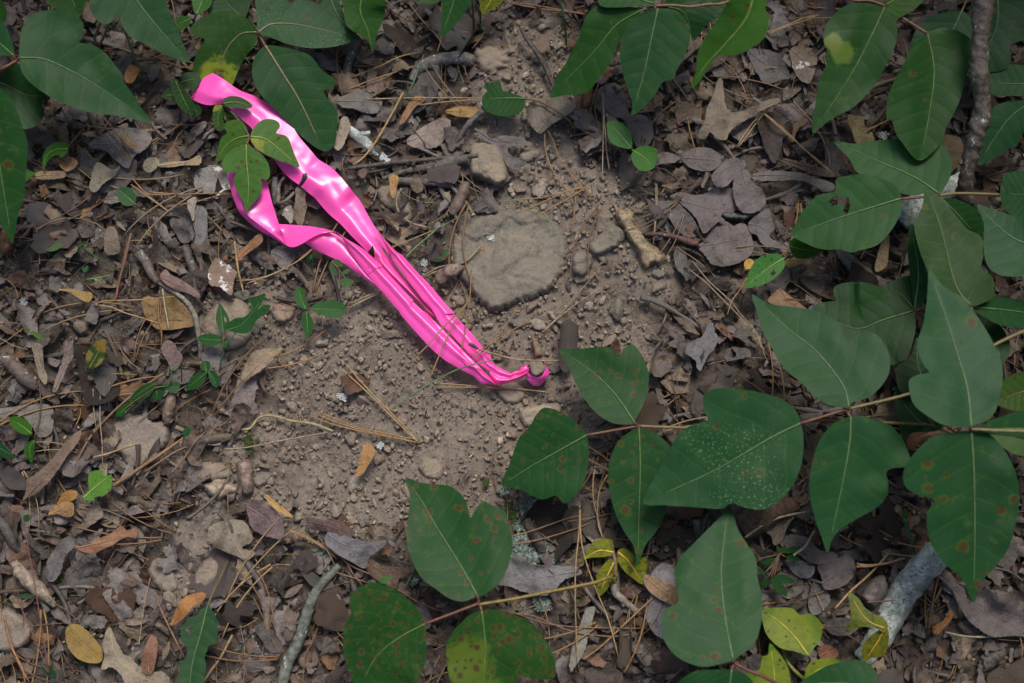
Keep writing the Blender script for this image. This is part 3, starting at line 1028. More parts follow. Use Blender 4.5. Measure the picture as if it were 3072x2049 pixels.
sprig('poison_ivy_sprig', 'shaded leaves under the blue-green sprig at the right edge', 'ivy', F_((1600, 1250))[0], 0.055, [
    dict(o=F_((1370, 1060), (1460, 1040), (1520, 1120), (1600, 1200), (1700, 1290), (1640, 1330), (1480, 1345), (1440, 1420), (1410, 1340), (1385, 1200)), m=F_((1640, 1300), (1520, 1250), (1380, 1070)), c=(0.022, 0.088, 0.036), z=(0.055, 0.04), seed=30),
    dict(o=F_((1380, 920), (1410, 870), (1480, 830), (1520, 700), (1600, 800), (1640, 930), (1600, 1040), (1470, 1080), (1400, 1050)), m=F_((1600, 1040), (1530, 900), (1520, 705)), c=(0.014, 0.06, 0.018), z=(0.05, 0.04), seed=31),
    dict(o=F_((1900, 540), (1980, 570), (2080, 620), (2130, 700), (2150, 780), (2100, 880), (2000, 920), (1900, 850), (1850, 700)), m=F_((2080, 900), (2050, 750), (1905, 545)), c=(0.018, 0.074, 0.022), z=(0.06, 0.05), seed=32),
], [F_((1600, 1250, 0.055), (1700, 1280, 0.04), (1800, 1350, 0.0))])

sprig('poison_ivy_sprig', 'pair of drooping dark leaves below the top right corner, one with a yellow patch', 'ivy', C((1310, 40))[0], 0.100, [
    dict(o=C((1300, 50), (1180, 20), (1060, 30), (980, 80), (920, 150), (895, 220), (895, 290), (915, 335), (905, 400), (912, 440), (870, 520), (850, 620), (835, 720), (820, 800), (820, 895), (880, 850), (980, 780), (1080, 730), (1170, 650),
             (1250, 550), (1320, 430), (1370, 320), (1390, 220), (1380, 140), (1340, 80)), m=C((1300, 55), (1200, 270), (1060, 530), (822, 890)), c=(0.024, 0.092, 0.022), mat='ivy_yspot', z=(0.102, 0.08), seed=33, lab='leaflet with a yellow eaten patch'),
    dict(o=C((1590, 225), (1540, 260), (1480, 320), (1430, 430), (1370, 540), (1325, 650), (1315, 790), (1352, 808), (1380, 900), (1430, 970), (1500, 1060), (1560, 1075), (1640, 1010), (1690, 940), (1720, 850), (1770, 760), (1820, 640),
             (1850, 520), (1890, 420), (1900, 290), (1820, 220), (1720, 185), (1650, 195)), m=C((1590, 225), (1635, 480), (1600, 780), (1545, 1070)), c=(0.030, 0.100, 0.026), z=(0.096, 0.078), seed=34),
    dict(o=C((1310, 35), (1380, 120), (1440, 100), (1520, 50), (1600, -60), (1500, -180), (1350, -120)), m=C((1315, 35), (1400, -30), (1495, -175)), c=(0.040, 0.105, 0.010), z=(0.102, 0.10), seed=35),
], [C((1310, 40, 0.100), (1440, 130, 0.099), (1590, 225, 0.096)), C((1310, 40, 0.1), (1200, 5, 0.1), (1080, 0, 0.098), (900, -60, 0.08), (800, -160, 0.02))], stemcol=(0.15, 0.09, 0.05))

sprig('poison_ivy_sprig', 'pair of long dark leaves at the top, right of centre, tips hanging down', 'ivy', B((2150, 40))[0], 0.080, [
    dict(o=B((2070, 60), (1960, 45), (1800, 30), (1720, 80), (1680, 150), (1650, 250), (1600, 340), (1560, 430), (1500, 510), (1480, 580), (1450, 655), (1560, 640), (1680, 630), (1740, 590), (1770, 540), (1830, 470), (1880, 380), (1910, 300),
             (1960, 220), (2030, 130)), m=B((2070, 70), (1900, 170), (1750, 350), (1455, 650)), c=(0.026, 0.100, 0.020), z=(0.08, 0.052), seed=36),
    dict(o=Z((1510, 20), (1490, 22), (1450, 45), (1428, 85), (1423, 130), (1430, 170), (1443, 210), (1452, 240), (1450, 265), (1480, 245), (1505, 215), (1520, 190), (1548, 180), (1552, 165), (1575, 122), (1585, 80), (1575, 45), (1545, 22)),
         m=Z((1510, 22), (1495, 90), (1478, 170), (1451, 262)), c=(0.032, 0.105, 0.045), z=(0.082, 0.06), seed=37),
    dict(o=B((2160, 30), (2100, 40), (1900, 50), (1790, 35), (1790, -60), (1900, -160), (2100, -100)), m=B((2155, 25), (2000, -20), (1800, -60)), c=(0.030, 0.105, 0.030), z=(0.082, 0.08), seed=38),
    dict(o=Z((1520, 15), (1560, -20), (1640, -30), (1670, 20), (1650, 40), (1625, 55), (1605, 80), (1590, 95), (1575, 45)), m=Z((1525, 15), (1570, 30), (1592, 92)), c=(0.020, 0.080, 0.026), z=(0.08, 0.065), seed=39),
], [B((2150, 40, 0.080), (2280, 35, 0.083), (2400, 45, 0.085)) + C((110, 30, 0.088), (230, 18, 0.09), (420, -80, 0.08), (500, -250, 0.02))], stemcol=(0.22, 0.12, 0.06))

leaf_obj('ivy_leaf', C((0, 590), (35, 480), (45, 380), (80, 280), (150, 170), (210, 80), (260, 0), (300, -60), (380, -140), (470, -120), (512, 0), (500, 60), (530, 110), (520, 180), (490, 260), (430, 310), (360, 350), (290, 372), (190, 372), (140, 430), (85, 510), (40, 570)),
         C((440, -130), (380, 110), (230, 300), (100, 440), (5, 585)), 'ivy_light', (0.075, 0.175, 0.030), z=(0.235, 0.20), fold=0.1, seed=40, twist=0.25,
         label='bright green blurred leaf hanging closest to the camera at the top', cat='leaf')
stem_obj('vine_stem', C((440, -130, 0.235), (450, -320, 0.23), (470, -600, 0.15), (500, -900, 0.0)), (0.0013, 0.002), None, None, (0.2, 0.18, 0.08), label='thin green stem rising from the brightest leaf out of the top edge', cat='stem')

# right edge singles
def single(label, o, m, mat='ivy', c=GREEN, z=(0.05, 0.04), cat='leaf', name='ivy_leaf', st=None, group=None, **kw):
    ob, o0 = leaf_obj(name, o, m, mat, c, z=z, label=label, cat=cat, group=group, **kw)
    if st is not None:
        P = [(m[0][0], m[0][1], z[0])] + list(st)
        Pq = cr(np.asarray(P, float), 6)
        x, y = unproj(Pq[:, 0], Pq[:, 1], Pq[:, 2])
        Wp = np.stack([x, y, Pq[:, 2]], 1) - o0
        link('petiole', tube_mesh('petiole', Wp, 0.0008, M['stem'], 6), ob, color=(0.14, 0.12, 0.05))
    return ob


single('blue-green leaf behind the leaning branch, touching the right end of the top edge', C((2060, -60), (2200, -70), (2320, 0), (2300, 230), (2200, 280), (2145, 305), (2155, 380), (2120, 460), (2000, 490), (1870, 515), (1855, 460), (1890, 300), (1885, 30), (1940, -50)),
       C((2060, -60), (2050, 200), (1875, 510)), c=(0.024, 0.088, 0.044), z=(0.065, 0.05), seed=41, st=C((2100, -200, 0.03), (2150, -300, 0.0)))
single('leaf half hidden behind the long drooping leaf, left of the leaning branch', C((1820, 75), (1880, 120), (1912, 220), (1895, 330), (1890, 430), (1840, 520), (1700, 560), (1560, 500), (1480, 350), (1500, 230), (1560, 140), (1650, 95), (1740, 75)),
       C((1820, 78), (1750, 220), (1560, 495)), c=(0.024, 0.090, 0.048), z=(0.07, 0.06), seed=42, st=C((1870, -30, 0.05), (1930, -150, 0.0)))
single('lobed leaf at the right edge, the upper one of two right of the branch', C((2420, 560), (2320, 640), (2170, 645), (2060, 640), (2000, 620), (1985, 560), (2010, 490), (2080, 485), (2100, 440), (2180, 433), (2320, 455)),
       C((2415, 560), (2200, 565), (1990, 560)), c=(0.032, 0.115, 0.050), z=(0.06, 0.05), seed=43)
single('blue-green leaf at the right edge pointing down left at the foot of the branch', C((1930, 1110), (1950, 1040), (1960, 950), (1980, 860), (2010, 740), (2100, 690), (2240, 670), (2400, 610), (2420, 760), (2240, 890), (2190, 985), (2120, 1000), (2080, 1040), (2010, 1080)),
       C((2400, 620), (2180, 760), (2060, 900), (1935, 1105)), c=(0.032, 0.112, 0.058), z=(0.07, 0.045), seed=44)
single('rounded leaf cut by the right edge beside the tan dead leaf', C((2420, 1130), (2240, 1150), (2130, 1160), (2095, 1210), (2080, 1290), (2095, 1380), (2150, 1440), (2240, 1480), (2420, 1510)), C((2415, 1310), (2250, 1310), (2085, 1300)),
       c=(0.030, 0.108, 0.050), z=(0.08, 0.065), seed=45)
single('pale blue-green leaf cut by the right edge above the upright pointed leaf', C((1925, 1375), (2000, 1395), (2080, 1420), (2240, 1480), (2420, 1520)) + F_((2420, 250), (2200, 290), (2080, 280), (2000, 225), (1970, 120), (1972, 0)) + C((1965, 1480)),
       F_((2415, 100), (2200, 50), (2050, -60)) + C((1930, 1380)), c=(0.038, 0.120, 0.070), z=(0.10, 0.085), seed=46)
single('yellow-green leaf at the right edge, the upper of the pair', F_((2080, 1070), (2100, 990), (2160, 950), (2260, 930), (2420, 930), (2420, 1190), (2200, 1192), (2100, 1170), (2060, 1140)), F_((2415, 1060), (2250, 1060), (2065, 1130)),
       mat='ivy_spotted', c=(0.075, 0.155, 0.022), z=(0.06, 0.05), seed=47)
single('yellow-green leaf at the right edge, the lower of the pair', F_((1970, 1300), (2030, 1250), (2130, 1235), (2260, 1260), (2420, 1300), (2420, 1500), (2200, 1490), (2100, 1440), (2010, 1380)), F_((2415, 1400), (2200, 1370), (1975, 1302)),
       mat='ivy_spotted', c=(0.070, 0.150, 0.022), z=(0.055, 0.045), seed=48)

# top left
sprig('poison_ivy_sprig', 'long pointed leaf reaching right from the top left corner', 'ivy', A((112, 408))[0], 0.085, [
    dict(o=A((130, 385), (132, 280), (150, 180), (200, 110), (280, 75), (380, 65), (480, 95), (545, 130), (560, 180), (550, 260), (525, 286), (620, 300), (700, 350), (760, 420), (820, 500), (840, 560), (900, 640), (960, 740), (1020, 830),
             (900, 800), (780, 775), (650, 765), (520, 730), (420, 690), (320, 640), (220, 570), (150, 490)), m=A((130, 388), (300, 400), (500, 490), (700, 610), (1015, 826)), c=(0.030, 0.104, 0.046), z=(0.088, 0.06), seed=51),
    dict(o=A((95, 372), (85, 300), (60, 220), (20, 150), (-60, 80), (-200, 60), (-260, 200), (-200, 340), (-80, 380), (0, 372)), m=A((92, 374), (-50, 260), (-255, 190)), c=(0.034, 0.112, 0.056), z=(0.088, 0.08), seed=52),
    dict(o=A((120, 425), (60, 430), (0, 470), (-80, 560), (-60, 700), (20, 800), (100, 850), (160, 868), (240, 845), (290, 790), (298, 740), (278, 690), (325, 640), (260, 560), (180, 480)), m=A((-70, 530), (60, 580), (180, 640), (320, 645)), c=(0.028, 0.105, 0.038),
         z=(0.06, 0.045), seed=53),
], [A((112, 408, 0.085), (0, 470, 0.082), (-120, 540, 0.05), (-200, 620, 0.0))], stemcol=(0.2, 0.09, 0.06))
single('dark green leaf hanging down the left edge, tip pointing at the litter', A((-80, 520), (0, 590), (60, 650), (110, 740), (150, 850), (185, 960), (180, 1100), (170, 1220), (160, 1330), (125, 1430), (98, 1568), (82, 1640), (40, 1560), (-60, 1400), (-200, 1200), (-220, 900), (-160, 600)),
       A((-100, 530), (-40, 850), (20, 1250), (84, 1635)), c=(0.028, 0.100, 0.030), z=(0.11, 0.075), seed=54, mat='ivy_light')
single('small green leaf tucked in the top left corner', A((-60, -40), (20, 10), (45, 70), (40, 130), (0, 165), (-60, 120)), A((0, 165), (0, 80), (-50, -35)), mat='fresh', c=(0.05, 0.15, 0.03), z=(0.04, 0.04), rib=False)
single('leaf at the top edge near the left corner, half dull green', A((300, -80), (310, 5), (360, 55), (440, 80), (480, 95), (530, 108), (560, 60), (580, 0), (600, -80), (450, -200)), A((450, -195), (470, -60), (525, 105)), c=(0.034, 0.115, 0.030), mat='ivy_light', z=(0.06, 0.05))
single('broad green leaf on the top edge, tip pointing down right above the torn tape end', A((600, -10), (605, 60), (640, 120), (690, 160), (740, 155), (772, 120), (790, 82), (805, 130), (830, 190), (880, 250), (960, 290), (1050, 340), (1150, 380), (1270, 418), (1240, 320), (1200, 210), (1160, 120), (1120, 30), (1080, -60),
       (900, -140), (700, -110), (620, -60)), A((830, -130), (960, 60), (1100, 230), (1268, 415)), c=(0.030, 0.105, 0.048), mat='ivy', z=(0.07, 0.05), seed=55)
single('shaded leaf at the top edge behind the yellow-tipped leaf', A((1400, 100), (1405, 40), (1450, 0), (1500, -60), (1640, -60), (1690, 0), (1670, 60), (1640, 130), (1560, 130), (1460, 130)), A((1650, 125), (1560, 60), (1480, -40)), c=(0.022, 0.085, 0.026), z=(0.02, 0.025), seed=56)

sprig('poison_ivy_sprig', 'three broad downy leaves around the torn tape end, one with a yellow-brown tip', 'ivy', A((1735, 222))[0], 0.040, [
    dict(o=A((1728, 215), (1700, 160), (1640, 110), (1560, 80), (1460, 80), (1380, 110), (1310, 150), (1280, 200), (1300, 240), (1378, 265), (1330, 340), (1300, 430), (1295, 500), (1330, 580), (1400, 630), (1480, 625), (1560, 570), (1590, 500),
             (1640, 400), (1700, 320), (1730, 260)), m=A((1722, 216), (1620, 230), (1530, 320), (1480, 450), (1430, 615)), c=(0.050, 0.115, 0.035), mat='ivy_tip', z=(0.038, 0.014), seed=57, lab='leaflet with a yellow and brown tip', ribcol=(0.22, 0.19, 0.10)),
    dict(o=A((1738, 218), (1725, 100), (1715, 0), (1730, -80), (1850, -80), (1920, -40), (1945, 22), (1990, 0), (2100, 10), (2190, 60), (2260, 120), (2330, 210), (2409, 258), (2300, 300), (2200, 320), (2080, 322), (1950, 300), (1840, 260)),
         m=A((1738, 218), (1820, 165), (1950, 160), (2100, 185), (2406, 257)), c=(0.028, 0.105, 0.046), mat='ivy_white', z=(0.042, 0.030), seed=58, ribcol=(0.22, 0.19, 0.10)),
    dict(o=Z((609, 105), (640, 106), (690, 118), (715, 130), (740, 162), (767, 180), (766, 200), (742, 210), (765, 240), (776, 265), (773, 300), (768, 330), (745, 348), (700, 320), (650, 270), (610, 230), (588, 200), (578, 165), (586, 130)),
         m=Z((609, 105), (650, 170), (690, 235), (742, 346)), c=(0.030, 0.105, 0.044), mat='ivy_hairy', z=(0.038, 0.014), seed=59, ribcol=(0.27, 0.21, 0.13), rib_r=0.0011),
], [A((1735, 222, 0.040), (1745, 280, 0.03), (1760, 340, 0.005))], stemcol=(0.25, 0.15, 0.08))

# the sprig lying over the tape
sprig('poison_ivy_sprig', 'light green three-leaved sprig lying over the pink tape, one lobe yellow and red', 'ivy', T((742, 860))[0], 0.036, [
    dict(o=T((705, 945), (620, 960), (540, 1000), (460, 1080), (432, 1170), (450, 1240), (500, 1272), (592, 1255), (565, 1340), (580, 1430), (620, 1500), (670, 1600), (713, 1728), (740, 1650), (800, 1590), (850, 1520), (875, 1460), (885, 1400), (870, 1320), (935, 1348),
             (970, 1290), (965, 1200), (930, 1120), (880, 1060), (790, 990)), m=T((705, 947), (710, 1150), (730, 1400), (714, 1722)), c=(0.115, 0.24, 0.060), mat='ivy_light', z=(0.036, 0.026), seed=61, fold=0.06),
    dict(o=T((735, 848), (700, 740), (640, 680), (560, 668), (480, 700), (456, 755), (492, 822), (430, 860), (400, 940), (390, 1020), (362, 1135), (440, 1112), (500, 1020), (600, 965), (700, 930)), m=T((735, 850), (600, 880), (480, 960), (365, 1130)), c=(0.125, 0.24, 0.055),
         mat='ivy_light', z=(0.036, 0.022), seed=62, fold=0.06),
    dict(o=T((770, 790), (830, 710), (900, 665), (1000, 663), (1070, 700), (1082, 755), (1038, 818), (1130, 840), (1180, 880), (1210, 960), (1260, 1090), (1305, 1205), (1200, 1170), (1100, 1140), (1000, 1095), (900, 1045), (820, 990), (770, 930), (752, 870)),
         m=T((755, 860), (900, 880), (1050, 980), (1300, 1200)), c=(0.14, 0.26, 0.075), mat='ivy_redpatch', z=(0.037, 0.026), seed=63, fold=0.06, lab='leaflet with a yellow and reddish lobe'),
], [T((742, 860, 0.036), (650, 720, 0.034), (540, 580, 0.03), (450, 500, 0.02), (400, 460, 0.0))], stemcol=(0.08, 0.07, 0.04))
sprig('seedling', 'small plant with three oval leaves, one lying on the torn tape end', 'plant', T((455, 498))[0], 0.030, [
    dict(n='leaf', o=T((450, 490), (448, 440), (520, 405), (620, 410), (700, 445), (760, 490), (775, 520), (730, 545), (620, 540), (500, 525)), m=T((452, 490), (600, 475), (772, 520)), c=(0.045, 0.105, 0.030), z=(0.034, 0.032), step=7),
    dict(n='leaf', o=T((440, 508), (380, 500), (345, 520), (328, 600), (330, 700), (370, 780), (430, 795), (470, 740), (445, 660), (462, 570)), m=T((440, 510), (390, 640), (400, 790)), c=(0.050, 0.120, 0.022), mat='ivy_redpatch', z=(0.024, 0.020), step=7),
    dict(n='leaf', o=T((450, 590), (520, 573), (590, 610), (618, 670), (560, 690), (480, 690)), m=T((450, 592), (520, 630), (612, 668)), c=(0.05, 0.11, 0.025), mat='ivy_redpatch', z=(0.022, 0.018), step=7),
], [T((455, 498, 0.030), (420, 440, 0.015), (400, 400, 0.0))], stemcol=(0.08, 0.08, 0.03))
single('green triangular leaf tip poking up between the two pink strands', px('S', (1750, 880), (1762, 940), (1770, 1020), (1735, 995), (1695, 955), (1725, 920)), px('S', (1730, 1005), (1740, 950), (1750, 885)), c=(0.05, 0.11, 0.02), z=(0.016, 0.028), rib=False, step=5)
single('narrow brownish leaf sliver lying on the upper pink strand', px('S', (1850, 895), (1885, 930), (1915, 990), (1930, 1030), (1905, 1000), (1870, 950)), px('S', (1850, 895), (1890, 950), (1930, 1030)), c=(0.16, 0.09, 0.05), z=(0.024, 0.024), rib=False, step=5, name='leaf_sliver')

sprig('seedling', 'dark trifoliate seedling left of the torn tape end', 'plant', A((1215, 570))[0], 0.03, [
    dict(n='leaf', o=A((1150, 600), (1150, 545), (1185, 530), (1212, 560), (1265, 640), (1305, 700), (1292, 780), (1230, 740), (1190, 700), (1168, 650)), m=A((1180, 545), (1230, 660), (1290, 775)), c=(0.030, 0.085, 0.020), z=(0.032, 0.022), step=7),
    dict(n='leaf', o=A((1215, 520), (1240, 490), (1280, 485), (1340, 500), (1335, 570), (1290, 600), (1225, 575)), m=A((1215, 555), (1270, 540), (1338, 530)), c=(0.022, 0.080, 0.026), z=(0.026, 0.022), step=7),
    dict(n='leaf', o=A((1095, 655), (1108, 610), (1150, 600), (1180, 640), (1178, 670), (1135, 672)), m=A((1180, 640), (1140, 640), (1100, 655)), c=(0.09, 0.14, 0.08), z=(0.024, 0.02), step=7),
    dict(n='leaf', o=A((1285, 700), (1345, 715), (1355, 755), (1320, 790), (1278, 770)), m=A((1285, 705), (1315, 745), (1340, 775)), c=(0.022, 0.08, 0.022), z=(0.02, 0.016), step=7),
], [A((1215, 570, 0.03), (1220, 620, 0.015), (1225, 680, 0.0))], stemcol=(0.07, 0.1, 0.03))

# small fresh leaves and seedlings on the ground
sm = dict(mat='fresh', rib=True, rib_r=0.0005, step=6, wav=0.001)
single('light green hooked leaf curling over the litter near the left edge', A((455, 1020), (450, 970), (420, 950), (370, 960), (320, 985), (290, 1040), (285, 1100), (292, 1145), (312, 1100), (342, 1062), (390, 1040), (410, 1060)), A((452, 1000), (370, 1005), (310, 1050), (291, 1140)), c=(0.11, 0.25, 0.07), z=(0.03, 0.022), st=A((480, 960, 0.02), (570, 850, 0.005)), name='fresh_leaf', **sm)
single('scrap of light green leaf touching the big leaf at the left edge', A((170, 1150), (240, 1163), (205, 1190), (175, 1220)), A((170, 1155), (200, 1165), (240, 1165)), c=(0.10, 0.26, 0.06), z=(0.02, 0.02), name='fresh_leaf', mat='fresh', rib=False, step=6)
single('small round blue-green leaf alone on the litter at left', A((905, 1370), (850, 1385), (810, 1360), (785, 1315), (785, 1272), (840, 1256), (890, 1275), (917, 1325)), A((905, 1370), (850, 1320), (788, 1270)), c=(0.07, 0.17, 0.09), z=(0.022, 0.024), st=A((940, 1400, 0.014), (1010, 1430, 0.0)), name='fresh_leaf', **sm)
single('upper of two small light leaves near the top, left of centre', A((1295, -40), (1300, 60), (1320, 97), (1380, 72), (1420, 30), (1410, -40)), A((1320, 97), (1350, 30), (1360, -35)), c=(0.10, 0.24, 0.07), z=(0.03, 0.03), name='fresh_leaf', st=A((1300, 140, 0.0),), **sm)
single('lower of two small light leaves near the top, left of centre', A((1183, 130), (1215, 108), (1250, 108), (1287, 120), (1270, 170), (1230, 200), (1195, 192)), A((1285, 120), (1240, 145), (1190, 165)), c=(0.09, 0.20, 0.06), z=(0.026, 0.022), name='fresh_leaf', st=A((1310, 160, 0.0),), **sm)
single('heart-shaped notched green leaf lying above the squarish stone', B((1290, 660), (1240, 640), (1180, 618), (1138, 608), (1120, 540), (1065, 552), (1008, 582), (1035, 612), (1002, 650), (1005, 720), (1060, 762), (1140, 782), (1215, 775), (1270, 742), (1288, 695)), B((1288, 662), (1150, 660), (1005, 665)), c=(0.045, 0.135, 0.055), z=(0.026, 0.018),
       name='ivy_leaf', st=B((1400, 690, 0.02), (1550, 780, 0.012), (1640, 880, 0.0)), mat='fresh', step=7)
sprig('seedling', 'seedling with two small light green round leaves, upper right of centre', 'plant', B((2005, 995))[0], 0.028, [
    dict(n='leaf', o=B((1843, 815), (1920, 820), (1980, 860), (2006, 930), (2003, 997), (1930, 990), (1860, 950), (1840, 880)), m=B((2003, 996), (1930, 910), (1845, 818)), c=(0.09, 0.24, 0.09), mat='fresh', z=(0.03, 0.028), step=6, rib_r=0.0005),
    dict(n='leaf', o=B((2002, 1050), (2030, 1000), (2100, 978), (2160, 1000), (2180, 1060), (2150, 1130), (2090, 1152), (2030, 1122)), m=B((2010, 1010), (2090, 1060), (2150, 1125)), c=(0.085, 0.25, 0.04), mat='fresh', z=(0.03, 0.032), step=6, rib_r=0.0005),
], [B((2005, 995, 0.028), (2030, 1020, 0.015), (2060, 1050, 0.0))], stemcol=(0.1, 0.12, 0.04))
single('bright light green leaf with a dark eaten spot, right of centre', F_((625, 170), (590, 142), (520, 140), (450, 170), (410, 220), (385, 280), (370, 362), (440, 360), (520, 330), (590, 280), (632, 220)), F_((628, 168), (540, 220), (450, 290), (372, 360)), c=(0.13, 0.33, 0.10), z=(0.04, 0.035), name='fresh_leaf',
       holes=[F_((545, 225), (556, 232), (560, 255), (575, 262), (560, 280), (550, 290), (535, 270), (540, 245))], st=F_((660, 140, 0.03), (720, 110, 0.0)), mat='fresh_eaten', step=6, rib_r=0.0005)
single('dull green leaf beneath the eaten ivy leaf, right of the bright one', F_((665, 100), (670, 50), (720, 30), (800, 80), (880, 115), (840, 150), (760, 172), (700, 160)), F_((670, 90), (760, 110), (875, 117)), c=(0.06, 0.16, 0.02), z=(0.035, 0.03), name='fresh_leaf', **sm)
ORI = dict(mat='fresh', step=6, rib_r=0.0004, wav=0.001)
sprig('seedling', 'three-leaved seedling lying left of the lower pink strand', 'plant', D((2060, 512))[0], 0.016, [
    dict(n='leaf', o=D((2050, 512), (1990, 470), (1978, 400), (2010, 363), (2050, 390), (2045, 440), (2066, 460), (2065, 500)), m=D((2055, 512), (2025, 440), (2008, 368)), c=(0.05, 0.17, 0.05), z=(0.018, 0.016), **ORI),
    dict(n='leaf', o=D((2090, 500), (2140, 465), (2240, 450), (2310, 475), (2322, 520), (2290, 562), (2240, 567), (2150, 545)), m=D((2085, 510), (2200, 510), (2320, 518)), c=(0.05, 0.17, 0.05), z=(0.018, 0.016), **ORI),
    dict(n='leaf', o=D((2058, 530), (2095, 570), (2106, 630), (2072, 700), (2040, 660), (2025, 600), (2032, 550)), m=D((2060, 530), (2065, 610), (2070, 695)), c=(0.06, 0.18, 0.06), z=(0.018, 0.014), **ORI),
], [D((2060, 512, 0.016), (2030, 530, 0.005), (2000, 560, -0.004))], stemcol=(0.10, 0.12, 0.05))
sprig('seedling', 'insect-eaten seedling with ragged leaves left of the soil patch', 'plant', D((1500, 720))[0], 0.02, [
    dict(n='leaf', o=D((1510, 630), (1580, 572), (1645, 560), (1695, 500), (1668, 440), (1730, 420), (1787, 403), (1760, 470), (1722, 520), (1745, 500), (1800, 478), (1818, 500), (1780, 540), (1720, 590), (1680, 662), (1600, 672)), m=D((1530, 650), (1640, 600), (1780, 410)), c=(0.045, 0.15, 0.06), z=(0.02, 0.03), **ORI),
    dict(n='leaf', o=D((1475, 470), (1500, 500), (1532, 555), (1542, 610), (1500, 672), (1470, 640), (1450, 580), (1458, 520)), m=D((1500, 668), (1490, 570), (1477, 475)), c=(0.045, 0.145, 0.055), z=(0.02, 0.018), holes=[D((1505, 560), (1520, 570), (1522, 600), (1508, 590))], **ORI),
    dict(n='leaf', o=D((1328, 700), (1380, 675), (1450, 680), (1485, 700), (1478, 738), (1420, 760), (1360, 742)), m=D((1482, 720), (1400, 715), (1332, 700)), c=(0.05, 0.16, 0.06), z=(0.02, 0.016), **ORI),
    dict(n='leaf', o=D((1478, 750), (1500, 700), (1540, 718), (1510, 772)), m=D((1490, 765), (1505, 740), (1530, 720)), c=(0.05, 0.15, 0.06), z=(0.02, 0.016), **ORI),
], [D((1590, 660, 0.02), (1530, 740, 0.018), (1490, 840, 0.012), (1470, 960, 0.0))], stemcol=(0.05, 0.12, 0.06))
sprig('seedling', 'small clover-like seedling below the ragged seedling', 'plant', D((1390, 932))[0], 0.016, [
    dict(n='leaf', o=D((1345, 880), (1375, 855), (1410, 868), (1412, 910), (1388, 932), (1352, 912)), m=D((1388, 930), (1380, 890), (1372, 860)), c=(0.035, 0.13, 0.05), z=(0.016, 0.014), **ORI),
    dict(n='leaf', o=D((1385, 937), (1330, 940), (1280, 980), (1248, 1052), (1320, 1042), (1370, 995)), m=D((1385, 938), (1320, 990), (1252, 1048)), c=(0.035, 0.13, 0.045), z=(0.016, 0.012), **ORI),
    dict(n='leaf', o=D((1400, 930), (1440, 923), (1472, 970), (1472, 1020), (1450, 1036), (1413, 1000)), m=D((1400, 930), (1435, 980), (1455, 1030)), c=(0.035, 0.13, 0.05), z=(0.016, 0.014), **ORI),
], [D((1390, 932, 0.016), (1300, 1050, 0.006), (1240, 1160, -0.004))], stemcol=(0.09, 0.13, 0.05))
sprig('seedling', 'low green plant with long leaves above the flat grey stone', 'plant', D((1040, 1040))[0], 0.016, [
    dict(n='leaf', o=D((872, 1118), (920, 1050), (980, 1012), (1042, 1003), (1030, 1060), (990, 1100), (930, 1132)), m=D((1040, 1010), (960, 1060), (878, 1115)), c=(0.030, 0.115, 0.040), z=(0.016, 0.012), **ORI),
    dict(n='leaf', o=D((1008, 1092), (1040, 1040), (1090, 1038), (1103, 1090), (1060, 1122)), m=D((1050, 1042), (1055, 1080), (1050, 1115)), c=(0.028, 0.11, 0.04), z=(0.014, 0.012), **ORI),
    dict(n='leaf', o=D((1085, 1020), (1140, 1008), (1192, 998), (1212, 1030), (1190, 1062), (1140, 1067)), m=D((1090, 1030), (1150, 1035), (1208, 1030)), c=(0.035, 0.13, 0.055), z=(0.016, 0.014), **ORI),
    dict(n='leaf', o=D((780, 1230), (790, 1185), (850, 1140), (900, 1130), (850, 1180), (830, 1220)), m=D((895, 1135), (840, 1180), (785, 1228)), c=(0.05, 0.15, 0.04), z=(0.014, 0.008), **ORI),
], [D((1220, 1010, 0.0), (1215, 900, 0.02), (1160, 910, 0.024), (1130, 1020, 0.018), (1040, 1040, 0.014), (960, 1130, 0.01), (780, 1260, 0.0))], stemcol=(0.06, 0.16, 0.06))
single('bright green oval leaf with a pinhole at the left edge, upper one', D((60, 1250), (100, 1228), (150, 1240), (200, 1280), (215, 1320), (205, 1352), (140, 1345), (80, 1300)), D((210, 1345), (140, 1290), (65, 1248)), c=(0.085, 0.22, 0.03), z=(0.024, 0.02), name='fresh_leaf', st=D((215, 1390, 0.0),), **sm)
single('bright green narrow leaf at the left edge, below the oval one', D((165, 1430), (210, 1392), (236, 1395), (230, 1450), (215, 1542), (180, 1500), (160, 1470)), D((230, 1395), (200, 1450), (212, 1538)), c=(0.09, 0.24, 0.05), z=(0.022, 0.012), name='fresh_leaf', **sm)
single('dark green leaf tip entering from the left edge', D((-60, 1380), (0, 1400), (60, 1460), (106, 1512), (40, 1505), (-60, 1480)), D((-55, 1430), (20, 1455), (104, 1510)), c=(0.03, 0.12, 0.06), z=(0.03, 0.02), name='fresh_leaf', **sm)
single('fallen leaf with an orange rim and dull green centre', D((600, 912), (580, 870), (578, 820), (605, 770), (650, 730), (700, 708), (712, 740), (706, 810), (682, 870), (640, 902)), D((602, 908), (650, 820), (700, 715)), c=(0.07, 0.11, 0.04), z=(0.018, 0.026), name='fresh_leaf',
       mat=leaf_mat('orange_rim_leaf', yellow=[(0.5, 0.0, 0.0, (0.3, 0.2, 0.1)), (1.0, 0.0, 0.50, (0.42, 0.20, 0.05)), (0.3, 0.30, 0.26, (0.42, 0.24, 0.11)), (0.3, -0.30, 0.26, (0.42, 0.24, 0.11))]), step=6)
